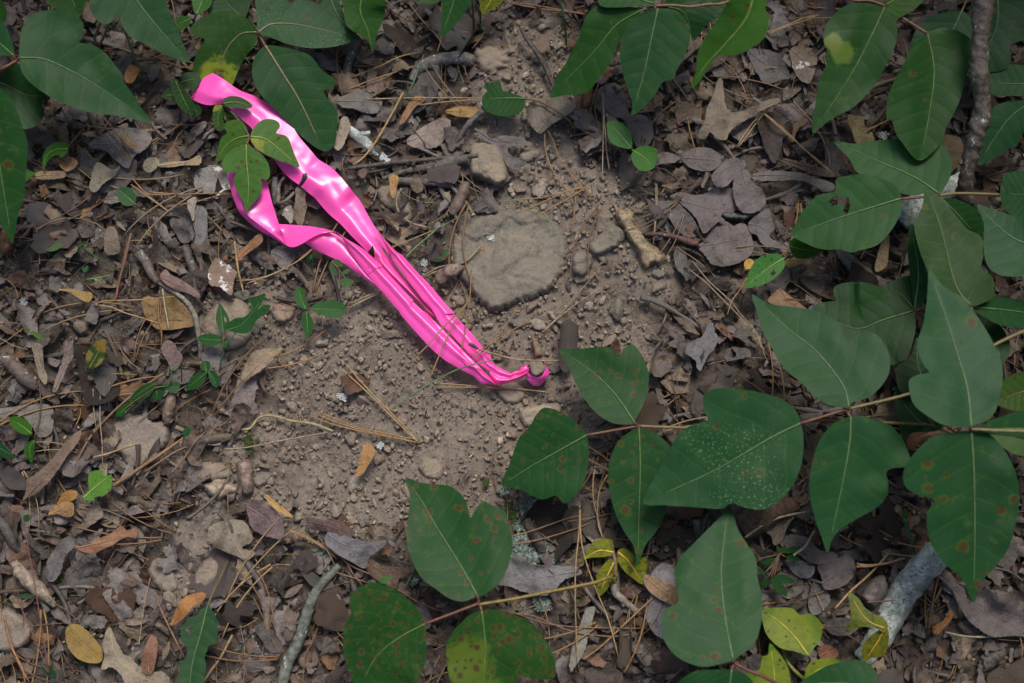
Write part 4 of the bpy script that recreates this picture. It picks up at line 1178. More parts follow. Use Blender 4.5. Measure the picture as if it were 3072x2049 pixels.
single('bright yellow-green torn leaf with brown corners, lower left', G((540, 330), (600, 270), (590, 200), (600, 155), (640, 138), (690, 140), (700, 180), (750, 165), (754, 220), (745, 270), (700, 310), (625, 320), (640, 345), (590, 340)), G((560, 325), (640, 250), (740, 170)), c=(0.24, 0.42, 0.10), z=(0.022, 0.024),
       name='torn_leaf', smooth=False, mat='fresh_eaten', step=7, rib_r=0.0004)
single('long dark green serrated leaf eaten along its edges, bottom left', G((1400, 1045), (1440, 1090), (1460, 1150), (1462, 1300), (1405, 1312), (1372, 1400), (1388, 1480), (1370, 1568), (1330, 1700), (1240, 1700), (1200, 1568), (1205, 1420), (1250, 1408), (1262, 1330), (1210, 1290), (1218, 1200), (1270, 1130), (1335, 1112), (1350, 1070)),
       G((1395, 1050), (1345, 1250), (1290, 1450), (1270, 1690)), c=(0.026, 0.100, 0.044), z=(0.03, 0.035), name='serrated_leaf', holes=[G((1245, 1210), (1280, 1175), (1300, 1220), (1280, 1240))], st=G((1440, 940, 0.024), (1500, 820, 0.014), (1540, 740, 0.0)), jag=3, smooth=False, mat='ivy', step=8)
single('tiny pale green leaf on top of the rust-spotted sprig', H((310, 890), (320, 860), (360, 850), (395, 842), (385, 870), (345, 900)), H((315, 895), (350, 870), (390, 845)), c=(0.16, 0.32, 0.12), z=(0.075, 0.078), name='fresh_leaf', mat='fresh', rib=False, step=5)

# leaves at the top edge, middle
single('green leaf hanging from the top edge, left of centre, tip pointing down', B((60, -60), (70, 60), (80, 150), (120, 200), (190, 240), (240, 290), (265, 352), (280, 280), (310, 190), (340, 120), (347, 40), (330, -60), (200, -150)), B((230, -130), (180, 60), (230, 200), (264, 348)), c=(0.045, 0.13, 0.028), z=(0.055, 0.035), seed=70)
single('bluish leaf corner behind the hanging green leaf at the top, left of centre', B((-20, -60), (60, 60), (90, 170), (190, 262), (100, 270), (0, 305), (-80, 250), (-120, 100)), B((-30, -40), (40, 120), (185, 260)), c=(0.034, 0.11, 0.055), z=(0.035, 0.025), seed=71)
single('narrow green leaf tip hanging from the top edge just left of centre', B((735, -60), (732, 60), (725, 150), (722, 250), (790, 200), (850, 130), (900, 60), (925, 0), (900, -90), (820, -120)), B((840, -115), (800, 40), (725, 245)), c=(0.036, 0.125, 0.040), z=(0.06, 0.045), seed=72)
single('pale green strip of leaf along the top edge', B((555, -60), (570, 5), (620, 22), (700, 18), (735, -60), (650, -100)), B((640, -95), (640, -40), (640, 18)), c=(0.06, 0.16, 0.05), z=(0.045, 0.045), mat='fresh', seed=73)
single('mottled yellow leaf curling at the top edge', B((980, -60), (985, 30), (1000, 92), (1040, 82), (1090, 50), (1130, 20), (1170, -60)), B((1090, -55), (1050, 20), (1003, 88)), c=(0.40, 0.36, 0.05), z=(0.04, 0.03), mat='mottled', name='yellow_leaf', seed=74)
single('green leaf strip at the top right edge below the corner leaf', C((1080, -60), (1100, 2), (1180, 10), (1290, 22), (1320, -60)), C((1085, -40), (1200, -20), (1300, 10)), c=(0.10, 0.09, 0.05), z=(0.03, 0.03), mat='dead', name='dead_leaf', rib=False)

# yellowing leaves
YG = 'yellowing leaves at the bottom'
single('yellow-green lobed leaf near the bottom right, beside the tall green leaf', I((480, 1080), (560, 1062), (680, 1065), (735, 1112), (800, 1100), (860, 1140), (885, 1200), (870, 1280), (830, 1330), (790, 1385), (700, 1355), (620, 1340), (560, 1300), (500, 1220)), I((790, 1383), (700, 1260), (600, 1160), (490, 1085)),
       c=(0.30, 0.36, 0.06), mat='yellowing', z=(0.035, 0.03), name='yellow_leaf', seed=80, st=I((800, 1420, 0.02), (760, 1500, 0.0)))
single('bright yellow-green leaf standing at the bottom edge', I((530, 1300), (572, 1340), (620, 1400), (660, 1480), (668, 1568), (640, 1680), (500, 1700), (420, 1600), (370, 1490), (460, 1480), (480, 1390), (520, 1380)), I((560, 1690), (560, 1500), (535, 1310)), c=(0.20, 0.34, 0.05), mat='yellowing', z=(0.04, 0.045), name='yellow_leaf', seed=81)
single('greenish yellow curled leaf above the bottom right green leaf', I((780, 1460), (820, 1420), (920, 1400), (990, 1410), (1012, 1432), (960, 1500), (860, 1560), (760, 1568), (770, 1500)), I((770, 1560), (860, 1480), (1005, 1430)), c=(0.17, 0.29, 0.05), mat='yellowing', z=(0.04, 0.045), name='yellow_leaf', seed=82)
single('dark green leaf at the bottom edge beneath the lichened log', I((740, 1568), (800, 1520), (900, 1460), (1020, 1425), (1130, 1412), (1220, 1460), (1255, 1520), (1240, 1620), (1150, 1750), (900, 1760), (760, 1680)), I((1200, 1700), (1100, 1580), (760, 1570)), c=(0.036, 0.115, 0.052), z=(0.06, 0.05), seed=83)
single('crumpled yellow-brown leaf over the upper part of the lichened log', I((1060, 960), (1130, 1000), (1170, 1060), (1230, 1100), (1290, 1130), (1328, 1180), (1300, 1230), (1240, 1200), (1140, 1190), (1090, 1212), (1035, 1200), (1080, 1140), (1070, 1060)), I((1300, 1200), (1180, 1140), (1064, 965)), c=(0.28, 0.25, 0.03), mat='mottled', z=(0.05, 0.045),
       name='yellow_leaf', seed=84, wav=0.006, curl=-0.004)
single('yellow leaf hanging below the crumpled one on the lichened log', I((1320, 1200), (1332, 1280), (1300, 1382), (1210, 1400), (1160, 1432), (1150, 1330), (1190, 1270), (1250, 1220)), I((1300, 1210), (1250, 1300), (1165, 1425)), c=(0.38, 0.28, 0.03), mat='mottled', z=(0.048, 0.035), name='yellow_leaf', seed=85, wav=0.004)
stem_obj('vine_stem', I((620, 1340, 0.01), (660, 1440, 0.02), (760, 1540, 0.02), (900, 1640, 0.0)), 0.0013, None, None, (0.20, 0.22, 0.05), label='yellowish stem curving under the yellow-green lobed leaf', cat='stem')
sprig('withered_sprig', 'withered sprig of three yellow leaves mottled grey, bottom centre', 'withered plant', H((1890, 850))[0], 0.022, [
    dict(n='leaf', o=H((1655, 755), (1690, 700), (1750, 620), (1860, 600), (1888, 670), (1870, 712), (1800, 722), (1720, 728)), m=H((1880, 690), (1780, 680), (1660, 750)), c=(0.46, 0.38, 0.05), mat='mottled', z=(0.024, 0.018), seed=90, wav=0.003),
    dict(n='leaf', o=H((1850, 740), (1900, 760), (1908, 850), (1862, 900), (1840, 940), (1780, 988), (1768, 900), (1780, 820)), m=H((1885, 760), (1840, 850), (1783, 980)), c=(0.46, 0.38, 0.05), mat='mottled', z=(0.024, 0.016), seed=91, wav=0.003),
    dict(n='leaf', o=H((1910, 680), (1960, 658), (2010, 700), (2050, 750), (2090, 715), (2112, 760), (2100, 830), (2082, 905), (2020, 870), (1950, 810), (1910, 740)), m=H((1915, 690), (1990, 760), (2080, 900)), c=(0.46, 0.38, 0.05), mat='mottled', z=(0.024, 0.016), seed=92, wav=0.003),
], [H((1880, 680, 0.024), (1895, 760, 0.023), (1890, 850, 0.02), (1905, 930, 0.006), (2040, 1100, 0.0))], stemcol=(0.2, 0.16, 0.12))

# feathery seedling in shade, right of the tall leaf
def frond(label, node, stemp, lvs, c):
    sprig('seedling', label, 'plant', node, 0.03, [dict(n='leaf', o=o, m=m, c=c, z=(0.03, 0.026), mat='fresh', step=6, rib=False) for o, m in lvs], [stemp], stemcol=c)


def oval(f, x0, y0, x1, y1, w):
    dx, dy = x1 - x0, y1 - y0
    L = math.hypot(dx, dy)
    n = (-dy / L * w, dx / L * w)
    pts = []
    for t, s in ((0, 0), (0.2, .7), (0.45, 1), (0.75, .7), (1, 0), (0.75, -.7), (0.45, -1), (0.2, -.7)):
        pts.append((x0 + dx * t + n[0] * s, y0 + dy * t + n[1] * s))
    return px(f, pts), px(f, [(x0, y0), (x0 + dx / 2, y0 + dy / 2), (x1, y1)])


frond('feathery dark seedling with many small leaves between the tall leaf and the dead leaves', I((600, 700))[0], I((600, 700, 0.03), (560, 770, 0.03), (500, 830, 0.03), (560, 860, 0.01), (620, 900, 0.0)),
      [oval('I', *a) for a in ((600, 700, 640, 640, 18), (600, 700, 580, 640, 14), (620, 690, 740, 655, 22), (640, 720, 740, 740, 22), (560, 740, 470, 760, 22), (560, 740, 500, 715, 18), (560, 850, 700, 890, 30), (540, 860, 650, 990, 34), (520, 860, 480, 930, 24), (440, 740, 430, 690, 14), (500, 830, 430, 800, 16))], (0.04, 0.115, 0.045))
frond('tiny green seedling with three-part leaves in the left litter', V_((900, 430))[0], V_((900, 430, 0.02), (1100, 580, 0.014), (1340, 730, 0.0)), [oval('V', *a) for a in ((905, 435, 960, 400, 18), (905, 435, 870, 400, 14), (900, 440, 870, 520, 20), (905, 440, 940, 450, 16))], (0.05, 0.14, 0.05))
frond('single toothed scrap of seedling leaf low in the left litter', V_((950, 730))[0], V_((950, 730, 0.01), (960, 760, 0.0)), [oval('V', *a) for a in ((945, 735, 985, 655, 22), (945, 735, 925, 670, 16), (945, 735, 1000, 690, 14))], (0.07, 0.2, 0.10))
frond('pale seedling leaves half hidden under the lower pink strand', px('S', (1370, 1150))[0], px('S', (1370, 1150, 0.012), (1450, 1260, 0.008), (1560, 1330, 0.0)),
      [oval('S', *a) for a in ((1280, 1060, 1350, 1230, 50), (1290, 1050, 1420, 1110, 40), (1380, 1300, 1540, 1290, 48), (1400, 1200, 1500, 1150, 26))], (0.12, 0.22, 0.12))
frond('two small green leaves beside the left rim of the big stone', px('R', (1640, 480))[0], px('R', (1640, 480, 0.012), (1700, 450, 0.0)), [oval('R', *a) for a in ((1560, 560, 1400, 560, 34), (1550, 560, 1630, 370, 40))], (0.06, 0.15, 0.06))
frond('small curled green leaf under the middle of the left pink strand', px('S', (1050, 1030))[0], px('S', (1050, 1030, 0.01), (1060, 1080, 0.0)), [oval('S', *a) for a in ((1050, 1030, 1070, 980, 22), (1050, 1030, 1010, 1070, 26), (1055, 1035, 1090, 1045, 16))], (0.04, 0.15, 0.09))
frond('pale green leaf fallen among needles at the left', V_((530, 490))[0], V_((530, 490, 0.014), (500, 510, 0.0)), [oval('V', *a) for a in ((530, 495, 715, 415, 34),)], (0.13, 0.20, 0.10))
frond('tiny two-leaved yellow-green sprout low in the left litter', V_((350, 1400))[0], V_((350, 1400, 0.012), (300, 1380, 0.0)), [oval('V', *a) for a in ((350, 1400, 500, 1490, 30), (340, 1390, 270, 1370, 24))], (0.20, 0.26, 0.08))
frond('green leaf scrap by the flat grey stone', D((1240, 1360))[0], D((1240, 1360, 0.01), (1230, 1385, 0.0)), [oval('D', *a) for a in ((1240, 1370, 1265, 1300, 26), (1245, 1350, 1285, 1310, 16))], (0.03, 0.12, 0.07))
frond('dark green leaf half buried at the bottom left', G((330, 1500))[0], G((330, 1500, 0.01), (330, 1530, 0.0)), [oval('G', *a) for a in ((280, 1440, 380, 1540, 34), (110, 985, 240, 980, 16), (160, 480, 200, 440, 26))], (0.03, 0.10, 0.06))
frond('small bright sprig of seedling leaves at the foot of the downward leaf', I((1450, 470))[0], I((1450, 470, 0.02), (1480, 600, 0.012), (1500, 690, 0.0)), [oval('I', *a) for a in ((1450, 470, 1440, 390, 20), (1450, 470, 1415, 430, 14))], (0.07, 0.2, 0.08))

# ------------------------------------------------------------------ the pink flagging tape
def ribbon(name, L, R, zL, zR, parent, p0, m=9, bow=0.0, crease=None, n=7, crumple=0.00060, seed=0, endjag=None):
    """L, R: edge points in source pixels; zL, zR heights; crease: (position across, height) ridges"""
    L = np.asarray(L, float)
    R = np.asarray(R, float)
    zL = np.broadcast_to(np.asarray(zL, float), (len(L),))
    zR = np.broadcast_to(np.asarray(zR, float), (len(R),))
    Lc = cr(np.column_stack([L[:, :2], zL]), n)
    Rc = cr(np.column_stack([R[:, :2], zR]), n)

    def par(P, k):
        d = np.r_[0, np.cumsum(np.linalg.norm(np.diff(P[:, :2], axis=0), axis=1))]
        t = np.linspace(0, d[-1], k)
        return np.stack([np.interp(t, d, P[:, i]) for i in range(3)], 1)
    k = max(len(Lc), len(Rc))
    Lc, Rc = par(Lc, k), par(Rc, k)
    for P_ in (Lc, Rc) * 3:
        P_[1:-1] = 0.25 * P_[:-2] + 0.5 * P_[1:-1] + 0.25 * P_[2:]
    v = np.linspace(0, 1, m)
    G3 = Lc[:, None, :] * (1 - v)[None, :, None] + Rc[:, None, :] * v[None, :, None]
    X_, Y_, Zz = G3[..., 0], G3[..., 1], G3[..., 2].copy()
    Zz = Zz + bow * (1 - (2 * v - 1) ** 2)[None, :]
    for cv, chh in (crease or []):
        Zz = Zz + chh * np.clip(1 - np.abs(v - cv) / 0.28, 0, 1)[None, :]
    Zz = Zz + crumple * 2 * fbm(X_ / 60 + seed, Y_ / 60, 90 + seed, 3)
    ph = fbm(X_ / 45, Y_ / 45, 95 + seed, 2)
    Zz = Zz + crumple * 0.8 * np.abs(ph)
    wx, wy = unproj(X_, Y_, Zz)
    V = np.stack([wx, wy, Zz], -1).reshape(-1, 3)
    kk, mm = X_.shape
    i, j = np.meshgrid(np.arange(kk - 1), np.arange(mm - 1), indexing='ij')
    q = (i * mm + j).ravel()
    Fq = np.stack([q, q + mm, q + mm + 1, q + 1], 1)
    me = mk_mesh(name, V - p0, Fq, None, None, True, [M['tape']])
    return link(name, me, parent)


S = lambda *p: px('S', *p)
R_ = lambda *p: px('R', *p)
Q = lambda *p: px('Q', *p)
kx, ky = unproj(*Q((1785, 985))[0], 0.010)
tp0 = np.array([float(kx), float(ky), 0.010])
tape = thing('flagging_tape', 'bright pink plastic ribbon tied round the steel pin, two loose tails lying over the leaves', 'tape', tp0)

# upper tail, torn end to the neck
jag_ = T((80, 425), (125, 370), (140, 330), (190, 292), (205, 250), (232, 222), (214, 190), (245, 150), (275, 120))
L1 = T((80, 425), (180, 480), (290, 506), (445, 492), (520, 545), (650, 660), (775, 775), (782, 880), (800, 985), (880, 1050), (1010, 1108), (1060, 1180), (1110, 1245), (1200, 1330), (1300, 1402)) + \
    S((1035, 300), (1085, 335), (1130, 385), (1220, 492), (1290, 560), (1385, 640), (1500, 765), (1640, 905), (1720, 985), (1800, 1060)) + R_((430, 600), (620, 800), (850, 1010), (1030, 1170), (1160, 1285), (1290, 1440), (1400, 1568)) + \
    Q((480, 225), (600, 372), (750, 540), (860, 660), (1000, 800), (1100, 900), (1220, 985), (1320, 1050))
R1 = T((275, 120), (350, 155), (430, 200), (600, 320), (700, 368), (800, 402), (960, 490), (1110, 590), (1210, 720), (1290, 850), (1400, 980), (1490, 1088), (1525, 1122), (1650, 1198), (1760, 1305)) + \
    S((1420, 150), (1497, 245), (1560, 325), (1600, 372), (1672, 500), (1722, 590), (1770, 670), (1830, 760), (1880, 860), (1935, 960)) + R_((640, 480), (760, 650), (900, 830), (1010, 960), (1130, 1120), (1240, 1250), (1360, 1370)) + \
    Q((560, 160), (700, 330), (860, 520), (985, 670), (1090, 790), (1180, 880), (1300, 960), (1440, 1010))
zz = [0.016, 0.018, 0.020, 0.021, 0.022, 0.022, 0.020, 0.019, 0.018, 0.018, 0.017, 0.016, 0.015, 0.015, 0.016]
zz += [0.0145, 0.013] + list(np.linspace(0.0105, 0.0075, len(L1) - len(zz) - 2))
zr = [z + (0.001 + 0.0016 * math.sin(i * 0.9) if i < 17 else -0.001) for i, z in enumerate(zz)]
m1 = ribbon('strand', L1, R1, zz, zr, tape, tp0, m=15, bow=0.0025, crease=[(0.35, 0.0020)], crumple=0.00045, seed=1)
# the torn, toothed end
tj = np.asarray(jag_)
inner = np.asarray(T((82, 427), (110, 418), (150, 380), (190, 340), (225, 290), (250, 245), (262, 190), (272, 150), (279, 123)))
ribbon('torn_end', [tuple(p) for p in tj], [tuple(p) for p in inner], 0.0165, 0.0185, tape, tp0, m=4, n=3, crumple=0.00050, seed=2)

# folded-over bright edge of the upper tail
L2 = S((1765, 668), (1815, 765), (1870, 855), (1950, 1000)) + R_((700, 540), (760, 620), (840, 720), (920, 812), (1012, 950), (1140, 1112), (1240, 1250), (1360, 1362)) + Q((570, 350), (600, 365), (750, 520), (870, 650), (1000, 790), (1110, 900), (1215, 975), (1320, 1050))
R2 = S((1772, 668), (1830, 740), (1900, 830), (2020, 960)) + R_((860, 462), (1000, 620), (1090, 722), (1290, 922), (1400, 1050), (1500, 1170), (1600, 1290), (1770, 1480)) + Q((700, 142), (860, 312), (1000, 462), (1140, 642), (1262, 765), (1285, 830), (1335, 912), (1550, 1026))
ribbon('fold', L2, R2, [0.018] * 4 + [0.0175] * 8 + list(np.linspace(0.0175, 0.015, 8)), [0.019] * 4 + [0.018] * 8 + list(np.linspace(0.016, 0.014, 8)), tape, tp0, m=13, bow=0.002,
       crease=[(0.62, 0.0028)], crumple=0.00015, seed=3)

# lower tail: loop at the left, twist, then down to the neck
zs = 0.017
ribbon('strand', S((112, 60), (125, 120), (150, 220), (175, 320), (212, 420), (248, 500), (292, 555), (370, 632), (472, 712), (620, 792), (720, 850), (795, 893)),
       S((220, 50), (230, 110), (240, 200), (255, 290), (285, 400), (312, 480), (345, 545), (450, 630), (530, 690), (600, 740), (690, 805), (768, 862)),
       [0.016] * 6 + [0.013] * 6, [0.022] * 6 + [0.020] * 4 + [0.015, 0.014], tape, tp0, m=7, bow=0.0008, crumple=0.00040, seed=4)
ribbon('fold', S((235, 110), (248, 200), (262, 290), (290, 400), (318, 485), (345, 543), (450, 628), (530, 688), (600, 738), (690, 803), (768, 861)),
       S((555, 110), (562, 160), (578, 230), (600, 320), (620, 400), (655, 510), (690, 622), (705, 665), (722, 710), (742, 770), (769, 860)),
       [0.0225] * 6 + [0.0205] * 3 + [0.016, 0.014], [0.022] * 5 + [0.020] * 4 + [0.017, 0.0145], tape, tp0, m=11, bow=-0.0015, crumple=0.00050, seed=5)
ribbon('strand', S((735, 745), (768, 860), (800, 893), (850, 902), (900, 892), (980, 850), (1060, 800), (1160, 752), (1270, 733), (1345, 737)),
       S((698, 644), (720, 645), (760, 646), (830, 650), (900, 655), (1000, 662), (1100, 676), (1200, 694), (1270, 712), (1345, 734)),
       [0.014, 0.014, 0.015, 0.017, 0.019, 0.022, 0.024, 0.025, 0.024, 0.022], [0.013, 0.013, 0.013, 0.014, 0.015, 0.016, 0.018, 0.020, 0.021, 0.022], tape, tp0, m=9, bow=0.0012, crumple=0.00030, seed=6)
# under side after the twist
Lb = S((982, 852), (1040, 890), (1100, 930), (1260, 1002), (1440, 1092), (1520, 1152), (1650, 1242)) + R_((200, 842), (340, 940), (480, 1032), (560, 1112), (600, 1170))
Rb = S((984, 850), (1060, 800), (1160, 755), (1290, 738), (1400, 800), (1470, 905), (1590, 1082)) + R_((130, 620), (270, 780), (400, 935), (520, 1075), (598, 1168))
ribbon('strand', Lb, Rb, [0.014] * 12, [0.015, 0.018, 0.020, 0.018, 0.0165, 0.016, 0.016, 0.016, 0.016, 0.016, 0.016, 0.015], tape, tp0, m=11, bow=0.0022, crumple=0.00060, seed=7)
# upper side, the long glossy lower strand
Lc_ = S((1348, 738), (1392, 782), (1442, 862), (1502, 962), (1592, 1082), (1700, 1222)) + R_((250, 752), (400, 932), (500, 1052), (562, 1112), (702, 1282), (850, 1452)) + Q((0, 190), (100, 310), (250, 480), (380, 620), (500, 740), (640, 850), (780, 930), (900, 1000), (1010, 1055), (1080, 1110), (1130, 1165), (1200, 1180), (1345, 1190))
Rc_ = S((1350, 736), (1400, 770), (1480, 822), (1642, 922), (1762, 1032), (1870, 1122)) + R_((440, 575), (560, 702), (680, 832), (850, 1012), (952, 1122), (1080, 1255)) + Q((170, 10), (300, 130), (420, 240), (520, 330), (610, 420), (730, 545), (870, 690), (960, 780), (1060, 880), (1150, 975), (1210, 1035), (1260, 1085), (1348, 1186))
nz = len(Lc_)
ribbon('strand', Lc_, Rc_, list(np.linspace(0.021, 0.012, nz)), list(np.linspace(0.022, 0.014, nz)), tape, tp0, m=17, bow=0.0022, crease=[(0.68, 0.0030)], crumple=0.00015, seed=8)
# second layer showing along its upper edge
ribbon('fold', Q((330, 140), (400, 230), (490, 390), (600, 500), (740, 645), (800, 720), (860, 820), (930, 915)), Q((385, 190), (470, 290), (570, 375), (690, 505), (820, 640), (930, 755), (1050, 870), (1150, 975)),
       0.0185, 0.0190, tape, tp0, m=7, bow=0.0012, crumple=0.00090, seed=9)
# gathered neck
ribbon('neck', Q((1250, 1085), (1300, 1140), (1360, 1190), (1500, 1165), (1640, 1120), (1720, 1078), (1782, 1040)), Q((1280, 870), (1330, 912), (1430, 970), (1545, 1027), (1605, 992), (1700, 984), (1790, 944)),
       [0.011, 0.011, 0.011, 0.012, 0.013, 0.014, 0.015], [0.016, 0.016, 0.016, 0.016, 0.016, 0.016, 0.017], tape, tp0, m=17, bow=0.003, crease=[(0.3, 0.0018), (0.55, -0.0022), (0.8, 0.0018)], crumple=0.00100, seed=10)

# ------------------------------------------------------------------ steel pin
bx_, by_ = unproj(*Q((1925, 1085))[0], 0.004)
pc = np.array([float(bx_), float(by_), 0.0])
pin = thing('survey_pin', 'soil-crusted steel pin head standing up out of the bare ground, pink tape tied round it', 'pin', pc)
PH = 0.0205
prof = [(0.0058, -0.04), (0.0060, 0.0)]
zq = 0.0
while zq < PH - 0.003:
    prof += [(0.0054, zq + 0.0012), (0.0059, zq + 0.0018), (0.0059, zq + 0.0026), (0.0054, zq + 0.0032)]
    zq += 0.0045
prof += [(0.0054, PH - 0.002)]
SA = 28
aa = np.linspace(0, 2 * math.pi, SA, endpoint=False)


def lathe(prof, seed=0, amp=0.0):
    V, F = [], []
    for r, z in prof:
        rr = r * (1 + amp * fbm(np.cos(aa) * 2 + z * 150, np.sin(aa) * 2, seed, 2))
        V.append(np.stack([rr * np.cos(aa), rr * np.sin(aa), np.full(SA, z)], 1))
    V = np.vstack(V)
    for i in range(len(prof) - 1):
        for j in range(SA):
            F.append((i * SA + j, i * SA + (j + 1) % SA, (i + 1) * SA + (j + 1) % SA, (i + 1) * SA + j))
    return V, np.array(F)


lean = Matrix.Rotation(math.radians(-3), 3, 'Y') @ Matrix.Rotation(math.radians(-13), 3, 'X')
LN = np.array(lean)
V, F = lathe(prof, 3, 0.06)
link('shaft', mk_mesh('shaft', V @ LN.T, F, None, None, True, [M['pin']]), pin, color=(0.20, 0.165, 0.125))
hp = [(0.0056, PH - 0.0022), (0.0060, PH - 0.0012), (0.0058, PH - 0.0002), (0.0050, PH + 0.0006), (0.0044, PH + 0.0010), (0.003, PH + 0.0011), (0.0015, PH + 0.0012), (0.0001, PH + 0.0012)]
V, F = lathe(hp, 9, 0.30)
V[:, 2] += 0.0014 * fbm(V[:, 0] * 400, V[:, 1] * 400, 6, 3)
link('head', mk_mesh('head', V @ LN.T, F, None, None, True, [M['pin']]), pin, color=(0.21, 0.175, 0.13))

# tape wrapped round the shaft in narrow twisted turns
Vt, Ft = [], []
n_, m_ = 56, 22
for i in range(n_):
    a = 2 * math.pi * i / n_
    for j in range(m_):
        w = j / (m_ - 1)
        pl = abs(((w * 4.2 + 0.12 * math.sin(2 * a) + 0.05 * math.sin(5 * a)) % 1) - 0.5)
        rr = 0.0063 + 0.0021 * math.sin(math.pi * (1 - w) * 0.75) + 0.0011 * (0.5 - pl) + 0.0006 * math.sin(3 * a + 5 * w)
        Vt.append((rr * math.cos(a), rr * math.sin(a), 0.0060 + 0.0120 * w + 0.0012 * math.sin(a + 0.6)))
for i in range(n_):
    for j in range(m_ - 1):
        p, q = i * m_ + j, ((i + 1) % n_) * m_ + j
        Ft.append((p, q, q + 1, p + 1))
Vt = np.array(Vt) @ LN.T + pc
link('wrap', mk_mesh('wrap', Vt - tp0, np.array(Ft), None, None, True, [M['tape']]), tape)
# knot where the tails leave the shaft
kc = np.array([pc[0] - 0.0082, pc[1] + 0.0030, 0.0110])
Vk, Fk, _ = tube_arrays(kc + np.array([(-0.0048, 0.000, -0.001), (-0.003, 0.0012, 0.0006), (-0.0008, 0.0016, 0.0014), (0.0012, 0.0006, 0.0008), (0.0026, -0.0004, 0)]), [0.0018, 0.0028, 0.0033, 0.0028, 0.0015], 12)
Vk = Vk + 0.0007 * np.stack([fbm(Vk[:, 1] * 500, Vk[:, 2] * 500, 4, 2)] * 3, 1)
link('knot', mk_mesh('knot', Vk - tp0, quad_tri(Fk), None, None, True, [M['tape']]), tape)

for poly in (T((60, 400), (275, 100), (800, 370), (1150, 560), (1530, 1100), (1900, 1420)) + S((1700, 500), (2240, 1150)) + Q((600, 0), (1320, 780), (1600, 960), (2080, 880), (2080, 1200), (1100, 1220), (-20, 180)) + S((1850, 1420), (1430, 1110), (950, 880)) + S((1340, 700), (1200, 520), (950, 250)) + T((1000, 1130), (760, 800), (450, 520), (260, 520)),
             S((100, 50), (570, 50), (700, 620), (1000, 640), (1400, 740), (1000, 900), (800, 910), (300, 600))):
    keep(poly)

# ------------------------------------------------------------------ stones
def stone(label, outline, h, color, mat='rock', round_=0.010, step=10, seed=0, tilt=(0, 0), facet=0.0, name='stone', cat='stone', jag=1.5, sink=0.004, planes=(), keepout=True):
    if mat != 'wood':
        h, round_ = h * 0.72, round_ * 0.4
    O = cr(outline, 4, True) if mat == 'wood' else resample(outline, step * 2, True)
    r = np.random.default_rng(seed + 5)
    O = resample(O, step * 0.8, True)
    O = O + r.normal(0, jag, O.shape)
    P, F, OO = tri2d(O, step)
    d, _, _, _ = seg_dist(P[:, 0], P[:, 1], np.vstack([OO, OO[0]]))
    dm = d * PXM
    cx, cy = P.mean(0)
    prof = np.sqrt(np.clip(1 - (1 - np.clip(dm / round_, 0, 1)) ** 2, 0, 1))
    hh = h * (0.30 + 0.70 * prof)
    hh = hh + (tilt[0] * (P[:, 0] - cx) - tilt[1] * (P[:, 1] - cy)) * PXM
    hh = hh + h * 0.26 * fbm(P[:, 0] / 60, P[:, 1] / 60, seed, 3) + 0.0012 * fbm(P[:, 0] / 14, P[:, 1] / 14, seed + 3, 3)
    if facet > 0:
        d1, d2, idv = worley(P[:, 0] / 90 + fbm(P[:, 0] / 70, P[:, 1] / 70, seed + 6, 2) * .6, P[:, 1] / 60, seed + 1)
        hh = hh + facet * (idv - 0.5) - facet * 0.6 * np.clip(1 - (d2 - d1) / 0.08, 0, 1)
    for (ax, ay, bx0, by0, sl) in planes:
        dd = ((bx0 - ax) * (P[:, 1] - ay) - (by0 - ay) * (P[:, 0] - ax)) / math.hypot(bx0 - ax, by0 - ay) * PXM
        dd = dd + 0.002 * fbm(P[:, 0] / 40, P[:, 1] / 40, seed + 12, 3)
        hh = hh - sl * np.clip(dd, 0, 1)
    hh = np.maximum(hh, h * 0.12)
    X0, Y0, Z0 = at(P[:, 0], P[:, 1], 0.0)
    zb = float(np.median(Z0))
    Zt = zb + hh - 0.001
    x, y = unproj(P[:, 0], P[:, 1], Zt)
    V = np.stack([x, y, Zt], 1)
    F = F[:, ::-1]
    # skirt down into the soil, slightly spreading
    nb = len(OO)
    idx = np.arange(nb)
    bx, by = x[idx], y[idx]
    mx, my = bx.mean(), by.mean()
    sk1 = np.stack([bx + (bx - mx) * 0.02, by + (by - my) * 0.02, Zt[idx] - h * 0.22], 1)
    sk2 = np.stack([bx + (bx - mx) * 0.0, by + (by - my) * 0.0, np.full(nb, zb - sink - 0.004)], 1)
    n0 = len(V)
    V = np.vstack([V, sk1, sk2])
    q = (idx + 1) % nb
    # is the border order clockwise after flipping? add both windings' consistent quads
    S1 = np.vstack([np.stack([idx, q, n0 + q], 1), np.stack([idx, n0 + q, n0 + idx], 1), np.stack([n0 + idx, n0 + q, n0 + nb + q], 1), np.stack([n0 + idx, n0 + nb + q, n0 + nb + idx], 1)])
    F = np.vstack([F, S1])
    o0 = np.array([mx, my, zb])
    me = mk_mesh(name, V - o0, F, None, None, True, [M[mat]])
    keep(outline if keepout else [(ox + (qx - ox) * 0.84, oy + (qy - oy) * 0.84) for qx, qy in outline for ox, oy in [tuple(np.mean(np.array(outline), 0))]])
    return link(name, me, None, o0, label, cat, color=color)


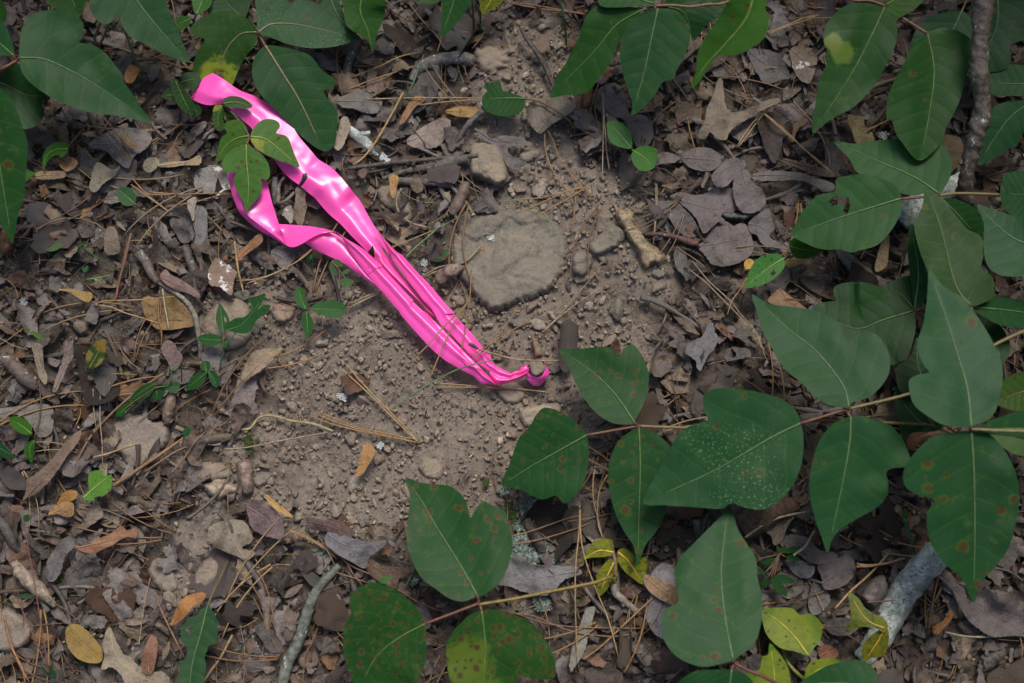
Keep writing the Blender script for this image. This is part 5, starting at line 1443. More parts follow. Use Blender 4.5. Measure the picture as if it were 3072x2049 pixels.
stone('large flat grey stone half buried right of the pink tape', Z((1035, 565), (1045, 540), (1070, 515), (1100, 497), (1150, 482), (1200, 476), (1240, 482), (1270, 505), (1303, 540), (1302, 580), (1290, 620), (1270, 655), (1235, 680), (1190, 690), (1165, 700), (1140, 714), (1110, 700), (1085, 675), (1060, 640), (1040, 605)),
      0.0105, (0.205, 0.188, 0.150), mat='dusty', keepout=False, round_=0.012, step=7, seed=1, jag=3.5, facet=0.0026)
stone('squarish upright tan stone at top centre, below the notched leaf', B((915, 990), (960, 950), (1040, 945), (1110, 970), (1150, 1050), (1165, 1120), (1180, 1190), (1150, 1235), (1100, 1245), (1040, 1215), (970, 1180), (935, 1190), (912, 1130)), 0.020, (0.287, 0.238, 0.177), round_=0.006, seed=2, tilt=(0.0, -0.10), facet=0.004, step=8, mat='slab')
stone('flat grey-brown slab of stone with a chipped rim at lower left', Y((205, 500), (240, 425), (310, 440), (350, 465), (430, 380), (520, 290), (590, 240), (740, 290), (870, 278), (1000, 285), (1050, 330), (1050, 362), (1160, 360), (1260, 400), (1340, 425), (1400, 490), (1395, 640), (1370, 780), (1290, 910), (1160, 950), (1130, 1040), (960, 1200), (800, 1300), (640, 1240),
      (560, 1140), (540, 1020), (470, 965), (380, 960), (290, 900), (265, 780), (280, 650), (225, 590)), 0.009, (0.275, 0.226, 0.183), mat='slab', round_=0.002, seed=3, tilt=(0.02, 0.0), step=8, jag=1.0)
stone('oblong grey stone just right of the large flat stone', W_((1730, 640), (1800, 560), (1880, 520), (1960, 440), (2030, 420), (2100, 460), (2165, 545), (2130, 620), (2040, 680), (1960, 720), (1880, 770), (1780, 740), (1740, 700)), 0.011, (0.201, 0.183, 0.146), seed=4, round_=0.007, facet=0.002, step=8)
stone('angular grey stone between the large flat stone and the oblong one', W_((1600, 730), (1660, 715), (1740, 740), (1795, 780), (1790, 860), (1750, 930), (1720, 990), (1690, 1030), (1620, 1010), (1560, 950), (1540, 860), (1560, 780)), 0.013, (0.195, 0.183, 0.152), seed=5, round_=0.008, facet=0.003, step=8)
stone('flat tan stone left of the upper pink strand bend, under the orange scrap', S((1760, 270), (1840, 200), (1940, 190), (2030, 230), (2080, 300), (2170, 420), (2200, 530), (2160, 620), (2060, 670), (1980, 640), (1960, 580), (2000, 500), (1900, 460), (1820, 380)), 0.008, (0.256, 0.207, 0.159), seed=6, round_=0.006, step=8)
stone('pale pinkish stone fragment right of the ragged seedling', D((1840, 470), (1920, 440), (1990, 490), (1980, 560), (1920, 600), (1850, 590), (1822, 530)), 0.009, (0.317, 0.232, 0.177), seed=7, round_=0.007, step=7)
stone('broad tan soil-covered stone behind the ragged seedling', D((1400, 510), (1500, 440), (1600, 420), (1660, 470), (1680, 560), (1700, 640), (1660, 740), (1560, 780), (1440, 790), (1370, 700), (1350, 600)), 0.007, (0.268, 0.213, 0.165), seed=8, round_=0.012, step=8)
stone('pale stone below the steel pin touching the ivy leaf', E((1245, 1180), (1300, 1165), (1400, 1150), (1500, 1130), (1540, 1160), (1530, 1220), (1440, 1260), (1330, 1310), (1280, 1300), (1250, 1240)), 0.010, (0.354, 0.293, 0.226), seed=9, round_=0.006, step=7)
stone('rounded tan stone at lower left, the right one of two', G((1300, 850), (1350, 760), (1420, 720), (1480, 760), (1480, 830), (1440, 900), (1380, 950), (1300, 980), (1250, 960)), 0.010, (0.281, 0.226, 0.171), seed=10, round_=0.010, step=7)
stone('rounded tan stone at lower left, the left one of two', G((990, 800), (1050, 720), (1120, 740), (1170, 820), (1200, 900), (1180, 960), (1110, 970), (1040, 900), (1000, 850)), 0.009, (0.244, 0.195, 0.152), seed=11, round_=0.010, step=7)
stone('large tan stone cut by the left edge at the bottom', G((-60, 1050), (60, 1060), (130, 1100), (210, 1160), (235, 1240), (180, 1320), (60, 1370), (-60, 1350)), 0.014, (0.256, 0.213, 0.171), seed=12, round_=0.012, step=8)
stone('small grey flat stone on the soil above the curled brown leaf', G((1700, 180), (1760, 150), (1840, 155), (1800, 220), (1730, 260), (1702, 230)), 0.005, (0.207, 0.189, 0.159), seed=13, round_=0.004, step=6)
stone('broad flat sunken stone in the soil above the dead grass', G((1255, 100), (1320, 85), (1450, 80), (1560, 110), (1560, 180), (1450, 200), (1330, 220), (1260, 170)), 0.004, (0.262, 0.213, 0.165), seed=14, round_=0.008, step=8)
stone('small flat buried stone low in the bare soil, bottom centre', H((570, 110), (620, 50), (700, 60), (740, 120), (730, 190), (670, 205), (600, 170)), 0.005, (0.287, 0.232, 0.177), seed=15, round_=0.006, step=7)
stone('pinkish flat stone between the big stone and the upper pink strand', R_((1680, 1200), (1740, 1150), (1880, 1160), (2000, 1190), (2020, 1260), (1880, 1340), (1780, 1310)), 0.005, (0.262, 0.201, 0.159), seed=16, round_=0.005, step=6)
stone('knobbly pale stone at the top edge above the bent grey stick', B((385, 60), (420, 50), (450, 75), (440, 120), (410, 125), (390, 95)), 0.008, (0.366, 0.305, 0.244), seed=17, round_=0.006, step=6)
stone('lumpy clod of dry earth right of the bent grey stick', B((945, 340), (1040, 300), (1150, 320), (1220, 300), (1280, 330), (1200, 380), (1240, 440), (1150, 470), (1060, 500), (980, 480), (950, 410)), 0.010, (0.275, 0.213, 0.159), seed=18, round_=0.012, facet=0.004, step=7, name='earth_clod', cat='clod', jag=4)
stone('round tan clod under the right end of the bent grey stick', B((1140, 500), (1180, 490), (1205, 520), (1190, 550), (1150, 550), (1130, 525)), 0.007, (0.305, 0.244, 0.183), seed=19, round_=0.006, step=5, name='earth_clod', cat='clod')
stone('small flat grey stone right of the squarish upright stone', B((1250, 1040), (1300, 1000), (1370, 1005), (1400, 1030), (1340, 1080), (1270, 1090)), 0.006, (0.256, 0.220, 0.171), seed=20, round_=0.005, step=6)
stone('roundish tan clod touching the lower edge of the pink neck', Q((1340, 1270), (1440, 1200), (1600, 1160), (1700, 1180), (1760, 1280), (1720, 1400), (1600, 1470), (1480, 1440), (1400, 1360)), 0.006, (0.287, 0.226, 0.177), seed=21, round_=0.008, step=6, name='earth_clod', cat='clod')

# ------------------------------------------------------------------ sticks, branches, logs
def stick(name, label, cat, pts, r, color, mat='twig', sides=8, rough_=0.12, ground=True, n=7, snags=()):
    P = cr(np.asarray(pts, float), n)
    if ground:
        x, y, z = at(P[:, 0], P[:, 1], 0.0)
        z = z + P[:, 2]
        x, y = unproj(P[:, 0], P[:, 1], z)
    else:
        z = P[:, 2]
        x, y = unproj(P[:, 0], P[:, 1], z)
    Wp = np.stack([x, y, z], 1)
    if isinstance(r, (list, tuple)):
        R = np.interp(np.linspace(0, 1, len(Wp)), np.linspace(0, 1, len(r)), r)
    else:
        R = np.full(len(Wp), r)
    V, F, uv = tube_arrays(Wp, R, sides)
    c = np.vstack([np.repeat(Wp, sides, 0), Wp[0], Wp[-1]])
    dv = V - c
    k = 1 + rough_ * 2 * fbm(V[:, 0] * 260 + V[:, 2] * 300, V[:, 1] * 260, 33, 3)
    V = c + dv * k[:, None]
    o0 = Wp[0].copy()
    ob = link(name, mk_mesh(name, V - o0, quad_tri(F), uv, None, True, [M[mat]]), None, o0, label, cat, color=color)
    for sp, rr in snags:
        Ps = cr(np.asarray(sp, float), 4)
        xs, ys, zs_ = at(Ps[:, 0], Ps[:, 1], 0.0)
        zs_ = zs_ + Ps[:, 2]
        xs, ys = unproj(Ps[:, 0], Ps[:, 1], zs_)
        Ws = np.stack([xs, ys, zs_], 1)
        link('side_twig', tube_mesh('side_twig', Ws - o0, np.linspace(rr, rr * 0.6, len(Ws)), M[mat], 7), ob, color=color)
    return ob


stick('branch', 'thin grey branch with pale lichen leaning down the right side from the top edge', 'branch', C((1975, -80, 0.135), (1965, 60, 0.13), (1955, 200, 0.122), (1940, 330, 0.115), (1935, 480, 0.108), (1950, 600, 0.10), (1962, 740, 0.092), (1925, 880, 0.084), (1890, 1020, 0.074),
      (1860, 1150, 0.064), (1840, 1270, 0.052), (1855, 1360, 0.04), (1880, 1395, 0.012)), [0.0072, 0.0068, 0.0064, 0.0067, 0.0060, 0.0068, 0.0056, 0.0050, 0.0064, 0.0045], (0.135, 0.112, 0.092), 'branch', 12, 0.16, ground=False, n=8)
stick('log', 'thick fallen branch covered with pale blue-green lichen at the bottom right', 'branch', X((1330, 330, 0.022), (1240, 440, 0.021), (1060, 600, 0.018), (900, 800, 0.016), (760, 1010, 0.015), (620, 1270, 0.013), (500, 1480, 0.012), (330, 1680, 0.008)), [0.0090, 0.0104, 0.0108, 0.0107, 0.0105, 0.0098, 0.0088, 0.007],
      (0.135, 0.115, 0.095), 'log', 16, 0.10, n=8)
stick('stick', 'bent bare grey stick lying in an arc on the soil, top centre', 'stick', B((530, 545, 0.004), (560, 490, 0.006), (620, 435, 0.009), (700, 405, 0.010), (800, 388, 0.011), (900, 395, 0.010), (930, 415, 0.006)), [0.0032, 0.0042, 0.0050, 0.0050, 0.0052, 0.0046], (0.24, 0.22, 0.19), 'branch', 10, 0.08,
      snags=[(B((640, 435, 0.010), (690, 450, 0.009), (700, 520, 0.004), (660, 620, 0.001)), 0.0032)])
stick('stick', 'grey-green smooth stick running off the bottom edge, left of the spotted sprig', 'stick', G((2280, 780, 0.010), (2200, 860, 0.010), (2140, 930, 0.010), (2080, 1050, 0.010), (2040, 1180, 0.010), (2000, 1300, 0.010), (1930, 1440, 0.010), (1890, 1600, 0.010), (1850, 1750, 0.008)), [0.0030, 0.0036, 0.0042, 0.0044, 0.0040], (0.17, 0.185, 0.155), 'branch', 10, 0.07)
stick('stick', 'short lichen-spotted stick right of the tape, upper left of centre', 'stick', B((85, 865, 0.009), (160, 915, 0.009), (240, 980, 0.008), (320, 1050, 0.007), (380, 1100, 0.004)), [0.0042, 0.0045, 0.0036, 0.0036], (0.20, 0.18, 0.14), 'log', 10, 0.14, snags=[(B((160, 910, 0.011), (200, 900, 0.012), (250, 890, 0.012)), 0.0024)])
stick('stick', 'curved greyish root arching through the litter on the left', 'root', D((1065, 335, 0.012), (1120, 365, 0.012), (1200, 415, 0.013), (1270, 480, 0.013), (1315, 570, 0.013), (1335, 680, 0.012), (1350, 770, 0.010), (1352, 850, 0.006)), [0.0010, 0.0017, 0.0021, 0.0022, 0.0020, 0.0023], (0.25, 0.23, 0.18), 'twig', 8, 0.06)
stick('stick', 'grey lichened stick between the dead leaves above the dark sprig, right side', 'stick', F_((990, 110, 0.014), (1060, 180, 0.013), (1150, 260, 0.012), (1240, 320, 0.011), (1300, 370, 0.008)), [0.0045, 0.0055, 0.0055, 0.005], (0.19, 0.18, 0.155), 'branch', 10, 0.10)
stick('stick', 'dark knobbly stick below the leaning branch with white fungus on its end', 'stick', C((1880, 1180, 0.012), (1780, 1240, 0.012), (1680, 1300, 0.012), (1560, 1370, 0.012), (1450, 1440, 0.012), (1400, 1480, 0.01)), [0.007, 0.008, 0.0095, 0.011, 0.011], (0.075, 0.06, 0.05), 'log', 12, 0.14)
stick('stick', 'long straight dark twig lying left of the squarish stone', 'twig', B((100, 1130, 0.010), (350, 1100, 0.011), (600, 1075, 0.012), (800, 1058, 0.013), (975, 1045, 0.014)), 0.0016, (0.12, 0.10, 0.085), n=5)
stick('stick', 'stubby twig with a white lichen patch left of the squarish stone', 'twig', B((330, 1200, 0.008), (450, 1160, 0.009), (560, 1135, 0.010), (700, 1115, 0.011), (800, 1085, 0.012), (900, 1065, 0.012)), [0.0016, 0.002, 0.0032, 0.0045, 0.0035], (0.16, 0.14, 0.12), 'branch')
stick('stick', 'brown stick below the white-patched twig, left of the squarish stone', 'twig', B((420, 1215, 0.007), (550, 1220, 0.008), (700, 1225, 0.008), (800, 1245, 0.006)), [0.003, 0.0035, 0.0035, 0.003], (0.15, 0.125, 0.11))
stick('stick', 'dark thin twig slanting down toward the notched leaf at top', 'twig', B((1255, 190, 0.016), (1320, 290, 0.014), (1400, 400, 0.012), (1450, 510, 0.010), (1490, 600, 0.006)), [0.0014, 0.002, 0.0024, 0.0018], (0.10, 0.082, 0.07))
stick('stick', 'short dark twig pointing up into the notched leaf from the left', 'twig', B((1005, 745, 0.014), (940, 800, 0.012), (880, 870, 0.01), (820, 965, 0.006)), [0.0022, 0.0026, 0.0018], (0.15, 0.135, 0.125))
stick('stick', 'stout reddish-grey root stub above the large flat stone', 'root', B((885, 1230, 0.007), (870, 1300, 0.008), (830, 1380, 0.007), (800, 1440, 0.004)), [0.0042, 0.0050, 0.0052, 0.0036], (0.18, 0.13, 0.105), rough_=0.1)
stick('stick', 'dark vertical twig left of the root arch', 'twig', D((1245, 85, 0.012), (1270, 170, 0.011), (1310, 280, 0.010), (1325, 420, 0.008), (1320, 540, 0.004)), [0.003, 0.0034, 0.003, 0.0024], (0.115, 0.095, 0.085))
stick('stick', 'twig with a pale broken end at the left, above the root arch', 'twig', D((930, 130, 0.014), (980, 190, 0.013), (1020, 280, 0.011), (1060, 330, 0.008)), [0.0042, 0.0036, 0.0030, 0.002], (0.20, 0.16, 0.135))
stick('stick', 'dark stick running diagonally at the lower left corner', 'twig', G((-40, 440, 0.012), (30, 520, 0.012), (80, 610, 0.012), (130, 680, 0.008)), [0.004, 0.0045, 0.004, 0.003], (0.09, 0.08, 0.072))
stick('stick', 'thin dark twig slanting over the tan leaf at lower centre left', 'twig', G((1470, 430, 0.014), (1540, 500, 0.014), (1600, 640, 0.013), (1680, 790, 0.011), (1760, 920, 0.008), (1850, 1130, 0.004)), [0.0014, 0.0016, 0.0024, 0.002], (0.12, 0.105, 0.10))
stick('stick', 'reddish straight twig left of the grey-green stick, bottom', 'twig', G((1750, 940, 0.012), (1790, 1090, 0.011), (1800, 1220, 0.01), (1805, 1350, 0.006)), [0.003, 0.0028, 0.0030], (0.17, 0.12, 0.10))
stick('stick', 'white-barked split of wood slanting down at the left edge, bottom', 'wood', G((95, 755, 0.018), (140, 830, 0.018), (220, 910, 0.016), (300, 980, 0.013), (370, 1050, 0.008)), [0.0030, 0.0052, 0.0052, 0.0044, 0.002], (0.42, 0.34, 0.25), 'wood', 8, 0.2)
stick('stick', 'short vertical grey twig between the two pink strands, upper', 'twig', S((655, 115, 0.016), (652, 200, 0.014), (650, 300, 0.011), (655, 420, 0.006)), [0.0022, 0.0026, 0.0024], (0.22, 0.21, 0.20))
stick('stick', 'thin twig bent like a hook between the pink strands', 'twig', S((770, 100, 0.014), (710, 180, 0.014), (690, 270, 0.013), (695, 350, 0.012), (690, 405, 0.012), (770, 385, 0.012), (870, 290, 0.012)), [0.0012, 0.0018, 0.0015], (0.20, 0.17, 0.14))
stick('stick', 'small dark snapped twig poking over the upper pink strand', 'twig', S((985, 75, 0.030), (990, 110, 0.029), (965, 165, 0.025), (930, 215, 0.020)), [0.0012, 0.0020, 0.0016, 0.0012], (0.12, 0.09, 0.085), ground=False)
stick('stick', 'twig fork emerging at the right above the bottom right yellow leaf', 'twig', X((400, 1000, 0.018), (480, 900, 0.018), (560, 810, 0.018), (600, 800, 0.018)), [0.0065, 0.0075, 0.0070], (0.20, 0.165, 0.15), rough_=0.06)
stick('stick', 'pale twig joint by the withered yellow sprig', 'twig', H((1880, 880, 0.014), (1895, 960, 0.012), (1960, 1020, 0.010), (2040, 1090, 0.006)), [0.0024, 0.0030, 0.0024], (0.30, 0.27, 0.22))
stick('stick', 'thick rotten brown root under the pale-specked leaf, bottom right', 'root', I((340, 520, 0.02), (430, 470, 0.021), (520, 430, 0.02), (620, 400, 0.016), (700, 370, 0.01)), [0.010, 0.012, 0.011, 0.008, 0.006], (0.13, 0.085, 0.055), 'wood', 10, 0.16)
stick('stick', 'dark stick in the top left below the hanging leaf tip', 'twig', B((155, 260, 0.012), (125, 350, 0.012), (95, 450, 0.011), (95, 600, 0.006)), [0.0055, 0.0048, 0.0036, 0.0028], (0.10, 0.088, 0.08))
stick('stick', 'thick mauve-brown rolled stick at the left edge, lower', 'twig', D((20, 830, 0.01), (110, 910, 0.012), (190, 990, 0.012), (250, 1040, 0.008)), [0.005, 0.006, 0.0055, 0.003], (0.15, 0.115, 0.095), rough_=0.2)
stick('stick', 'short peeling stick among the low green plant, left', 'twig', D((1155, 1075, 0.016), (1145, 1140, 0.014), (1130, 1210, 0.012), (1125, 1280, 0.006)), [0.0030, 0.0044, 0.0044, 0.003], (0.25, 0.19, 0.14), 'wood')
stick('stick', 'brown dead wood splinter beside the right side of the pink tape, lower middle', 'wood', R_((1400, 950, 0.010), (1500, 890, 0.012), (1620, 780, 0.013), (1780, 720, 0.012), (1910, 680, 0.008)), [0.0012, 0.0045, 0.0052, 0.0045, 0.0012], (0.36, 0.27, 0.21), 'wood', 9, 0.3)
stick('stick', 'short dark grass stub resting at the knot end of the upper strand', 'twig', Q((968, 610, 0.030), (990, 622, 0.030), (1035, 648, 0.029), (1090, 685, 0.028)), [0.0014, 0.0016, 0.0010], (0.16, 0.12, 0.10), ground=False)
stick('stick', 'small hollow stem stub standing just above the steel pin', 'twig', Q((1860, 520, 0.004), (1900, 620, 0.008), (1935, 720, 0.012), (1942, 790, 0.014)), [0.0012, 0.0022, 0.0026, 0.0034], (0.27, 0.20, 0.13))
stick('stick', 'thin reddish runner root left of the large brown dead leaf, right of centre', 'root', U((500, 535, 0.010), (640, 530, 0.012), (800, 555, 0.012), (920, 590, 0.012), (1040, 625, 0.013), (1100, 640, 0.013)), [0.0014, 0.0018, 0.0030, 0.0028], (0.16, 0.08, 0.06))

# rotten wood chip and friends: chunky traced pieces
stone('long pale chip of rotten wood standing out right of the large stone', U((155, 200), (190, 215), (240, 260), (330, 260), (375, 310), (420, 420), (500, 540), (590, 650), (700, 740), (750, 790), (690, 830), (680, 875), (600, 870), (520, 930), (450, 860), (430, 760), (370, 660), (330, 590), (270, 500), (215, 400), (170, 290)),
      0.012, (0.42, 0.33, 0.21), mat='wood', round_=0.004, step=7, seed=30, name='wood_chip', cat='wood', jag=2.5)
stone('white-brown speckled scrap of bark on the soil below the large stone', E((1440, 530), (1480, 520), (1490, 560), (1530, 580), (1570, 630), (1540, 640), (1490, 600), (1460, 570)), 0.006, (0.40, 0.33, 0.27), mat='wood', round_=0.003, step=5, seed=31, name='bark_scrap', cat='bark', jag=2)
stone('ribbed grey cocoon-like bark flake with lichen on the brown leaves', U((1345, 290), (1370, 268), (1450, 265), (1560, 280), (1660, 280), (1745, 310), (1740, 335), (1640, 370), (1500, 380), (1400, 360), (1350, 335)), 0.017, (0.14, 0.15, 0.125), mat='branch', round_=0.005, step=6, seed=32, name='bark_flake', cat='bark')
stone('knobbly pale bone-like root lump at lower left centre', G((1365, 230), (1400, 220), (1440, 205), (1500, 195), (1560, 225), (1600, 240), (1590, 290), (1520, 320), (1480, 350), (1430, 320), (1380, 270)), 0.012, (0.47, 0.38, 0.28), mat='wood', round_=0.006, step=6, seed=33, name='root_lump', cat='root')
stone('pinkish flaking piece of wood right of the pale root lump', G((1590, 90), (1640, 70), (1690, 90), (1700, 180), (1695, 290), (1650, 310), (1610, 240)), 0.012, (0.33, 0.24, 0.19), mat='wood', round_=0.006, step=6, seed=34, name='wood_chip', cat='wood')
stone('pale shell-like curl of wood at the left below the tape', S((255, 1060), (290, 1030), (340, 1040), (375, 1100), (390, 1180), (360, 1240), (310, 1220), (270, 1150)), 0.012, (0.45, 0.37, 0.27), mat='wood', round_=0.008, step=6, seed=35, name='wood_chip', cat='wood')
stone('round dark acorn cap lying open in the left litter', V_((805, 1290), (860, 1260), (940, 1270), (985, 1320), (985, 1400), (930, 1440), (850, 1420), (805, 1350)), 0.013, (0.16, 0.125, 0.09), round_=0.008, step=6, seed=36, name='acorn_cap', cat='acorn cap')
stone('crumbly rotten wood under the leaf at the left edge', V_((10, 230), (60, 200), (110, 300), (150, 420), (140, 520), (60, 540), (10, 470)), 0.014, (0.27, 0.15, 0.075), mat='wood', round_=0.006, step=7, seed=37, name='rotten_wood', cat='wood', jag=4)

# ------------------------------------------------------------------ dead leaves traced one by one
DL = 'dead leaves lying on the forest floor'
GREY = (0.156, 0.133, 0.121)
MAUVE = (0.172, 0.139, 0.127)
BROWN = (0.135, 0.086, 0.057)
TAN = (0.238, 0.184, 0.127)
OCHRE = (0.271, 0.164, 0.061)
ORANGE = (0.26, 0.125, 0.045)
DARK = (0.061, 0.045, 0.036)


def dl(label, o, m, c, mat='dead', off=0.010, jag=2.0, curl=0.002, fold=0.0, wav=0.004, st=0, **kw):
    c = tuple(x * y for x, y in zip(c, (0.82, 0.87, 0.93)))
    k = dict(off=off, ground=True, curl=curl, fold=fold, wav=wav, jag=jag, step=8)
    k.update(kw)
    ob, o0 = leaf_obj('dead_leaf', o, m, mat, c, label=label, cat='dead leaf', rib_r=0.0006, ribcol=tuple(min(1, x * 1.25) for x in c), **k)
    keep(o)
    return ob


dl('large flat greyish-brown leaf with toothed rim, right of the wood chip', U((1100, 660), (1170, 590), (1250, 480), (1330, 400), (1400, 380), (1500, 440), (1560, 410), (1640, 430), (1700, 560), (1720, 660), (1690, 760), (1560, 850), (1440, 885), (1330, 890), (1250, 870), (1200, 800), (1140, 740)), U((1100, 665), (1300, 640), (1500, 600), (1610, 590)), MAUVE, seed=1, curl=0.001)
dl('broad curved brown leaf behind the toothed leaf, right of centre', U((780, 110), (900, 60), (1050, 90), (1180, 80), (1300, 0), (1440, 20), (1490, 120), (1520, 270), (1400, 290), (1350, 330), (1400, 380), (1320, 400), (1240, 470), (1160, 530), (1110, 420), (1060, 330), (960, 240), (860, 150)), U((800, 110), (1050, 200), (1300, 250), (1500, 200)), MAUVE, seed=2)
dl('brown leaf panel with a dark slit, under the lichened bark flake', U((1490, 40), (1560, 0), (1700, -20), (1800, 60), (1860, 160), (1820, 240), (1740, 290), (1600, 270), (1540, 270), (1500, 150)), U((1500, 50), (1620, 130), (1800, 230)), MAUVE, seed=3)
dl('folded brown leaf with small black holes, right of the toothed leaf', U((1660, 420), (1740, 330), (1880, 240), (1950, 320), (1960, 460), (1900, 560), (2050, 660), (1920, 700), (1800, 620), (1760, 540), (1690, 520)), U((1670, 420), (1800, 450), (2030, 650)), GREY, seed=4)
dl('curled tan-grey leaf like a hood left of the wood chip needles', U((570, 130), (650, 230), (760, 330), (840, 460), (960, 560), (1060, 560), (1100, 500), (1060, 380), (960, 260), (840, 160), (700, 160)), U((580, 140), (780, 320), (1060, 550)), GREY, seed=5, curl=0.008)
dl('grey leaf with a mottled surface standing below the wood chip', U((830, 730), (900, 700), (970, 760), (985, 860), (1010, 960), (975, 1060), (920, 980), (860, 920), (835, 840)), U((880, 715), (900, 850), (972, 1050)), (0.17, 0.15, 0.12), seed=6, curl=0.006)
dl('big three-pointed oak leaf, pale with dark specks, upper right', C((200, 500), (220, 580), (230, 680), (262, 752), (330, 750), (420, 715), (520, 670), (600, 660), (590, 690), (480, 740), (400, 790), (300, 850), (255, 900), (240, 940), (170, 930), (130, 885), (100, 935), (45, 915), (90, 820), (110, 730), (150, 640), (175, 560)),
   C((100, 930), (160, 800), (190, 700), (203, 510)), TAN, seed=7, curl=0.003, off=0.016, jag=1.5)
dl('dark grey-brown leaf below the bright hanging leaf tip, upper right', C((380, 340), (500, 330), (600, 370), (640, 440), (670, 520), (600, 540), (500, 560), (430, 460)), C((390, 345), (500, 430), (650, 525)), GREY, seed=8)
dl('pale mottled leaf patch behind the pine needles, upper right', C((670, 330), (760, 310), (850, 380), (840, 450), (800, 560), (720, 520), (680, 420)), C((680, 335), (760, 420), (800, 550)), TAN, 'dead_mold', seed=9)
dl('yellow-tan leaf with black flecks between the two drooping ivy leaves', C((1060, 770), (1120, 775), (1165, 790), (1170, 840), (1210, 880), (1240, 950), (1170, 962), (1110, 960), (1085, 880), (1062, 830)), C((1065, 775), (1130, 860), (1200, 955)), (0.36, 0.27, 0.13), seed=10, off=0.014)
dl('long curled greyish leaf roll below the pine needle fan, upper right', C((405, 1180), (480, 1150), (620, 1150), (740, 1160), (830, 1190), (950, 1230), (970, 1270), (900, 1290), (820, 1240), (720, 1210), (560, 1215), (440, 1210)), C((410, 1180), (650, 1180), (965, 1260)), GREY, seed=11, curl=-0.012, off=0.016)
dl('long dark leaf strip above the curled roll, upper right', C((620, 1060), (740, 1090), (860, 1120), (950, 1150), (960, 1190), (820, 1170), (680, 1110), (625, 1085)), C((622, 1070), (780, 1120), (955, 1175)), BROWN, seed=12, curl=-0.008, off=0.015)
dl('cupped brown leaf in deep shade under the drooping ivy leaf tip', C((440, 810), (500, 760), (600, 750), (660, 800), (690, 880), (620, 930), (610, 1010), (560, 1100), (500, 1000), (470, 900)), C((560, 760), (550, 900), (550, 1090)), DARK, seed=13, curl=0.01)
dl('reddish tan curl beside the shaded cupped leaf, upper right', C((660, 880), (700, 830), (780, 795), (790, 820), (730, 860), (700, 920), (690, 960), (660, 930)), C((670, 930), (710, 860), (780, 805)), (0.25, 0.15, 0.08), seed=14, curl=0.006, off=0.014)
dl('round brown leaf overlapped by another, left of the oak leaf', C((0, 1000), (100, 990), (190, 1030), (200, 1100), (130, 1150), (0, 1130), (-60, 1060)), C((-50, 1060), (80, 1070), (195, 1080)), MAUVE, seed=15)
dl('grey-brown leaf arching over its neighbours below the oak leaf', C((190, 1120), (280, 1060), (370, 1090), (350, 1150), (300, 1190), (240, 1250), (170, 1250), (140, 1180)), C((150, 1230), (240, 1130), (365, 1095)), MAUVE, seed=16, curl=0.004, off=0.014)
dl('heart-shaped brown leaf fold, right of the oak leaf foot', C((290, 1200), (330, 1140), (390, 1150), (420, 1220), (490, 1290), (500, 1380), (420, 1430), (340, 1420), (290, 1330)), C((340, 1150), (380, 1270), (420, 1420)), GREY, seed=17, off=0.015)
dl('large orange-brown leaf under the long leaf point, right', F_((515, 450), (560, 400), (600, 370), (680, 430), (760, 490), (790, 520), (650, 500), (560, 480)), F_((600, 375), (640, 430), (700, 500)), (0.27, 0.155, 0.08), seed=18, jag=1, off=0.014)
dl('silvery twisted leaf on the litter right of the soil patch', F_((0, 730), (80, 690), (110, 620), (150, 600), (160, 660), (185, 700), (160, 770), (110, 830), (70, 920), (40, 900), (30, 850), (-40, 800)), F_((130, 610), (100, 740), (60, 910)), (0.19, 0.175, 0.17), seed=19, off=0.016, curl=0.004)
dl('tan withered leaf twisted by the downward leaf, right', F_((1335, 10), (1330, 120), (1325, 180), (1310, 230), (1240, 260), (1240, 200), (1260, 130), (1290, 50)), F_((1330, 15), (1290, 130), (1245, 255)), (0.38, 0.26, 0.13), seed=20, off=0.02, jag=1.5, curl=0.006)
dl('ochre crumpled leaf left of the eaten light green leaf', F_((640, 170), (700, 150), (780, 170), (800, 195), (730, 210), (650, 230)), F_((645, 175), (720, 185), (795, 195)), (0.42, 0.27, 0.10), seed=21, off=0.014, jag=1)
dl('small bright yellow-orange leaf scrap touching the eaten light green leaf', F_((358, 220), (362, 190), (385, 168), (430, 190), (410, 235), (365, 238)), F_((360, 225), (385, 200), (428, 192)), (0.55, 0.32, 0.06), seed=22, off=0.016, jag=1)
dl('reddish fallen leaf under the junction of the right-hand sprigs', F_((1445, 1390), (1480, 1320), (1540, 1295), (1640, 1300), (1650, 1340), (1560, 1370), (1520, 1420), (1480, 1460)), F_((1450, 1440), (1520, 1360), (1640, 1310)), (0.26, 0.11, 0.055), seed=23, off=0.016, curl=0.006)
dl('long serrated brown leaf at the bottom right, folded along its midrib', I((1650, 840), (1740, 870), (1830, 930), (1870, 1040), (1920, 980), (2000, 940), (2150, 960), (2300, 980), (2300, 1240), (2180, 1250), (2020, 1255), (1930, 1200), (1860, 1140), (1800, 1040), (1760, 950), (1700, 890)), I((1660, 845), (1850, 1000), (2050, 1140), (2230, 1245)), MAUVE, seed=24, off=0.014, fold=0.25, jag=2.5)
dl('small orange curled leaf at the bottom right beside the serrated leaf', I((1740, 1070), (1765, 1110), (1740, 1160), (1690, 1210), (1660, 1245), (1630, 1230), (1630, 1190), (1680, 1160), (1720, 1130)), I((1650, 1235), (1690, 1170), (1745, 1080)), (0.42, 0.18, 0.05), seed=25, off=0.02, jag=0.8, curl=0.01)
dl('greyish wavy leaf above the yellow-green lobed leaf', I((600, 600), (680, 570), (780, 590), (830, 640), (880, 680), (970, 690), (985, 740), (900, 770), (800, 760), (720, 700), (620, 660)), I((605, 610), (780, 670), (975, 720)), MAUVE, seed=26, off=0.014)
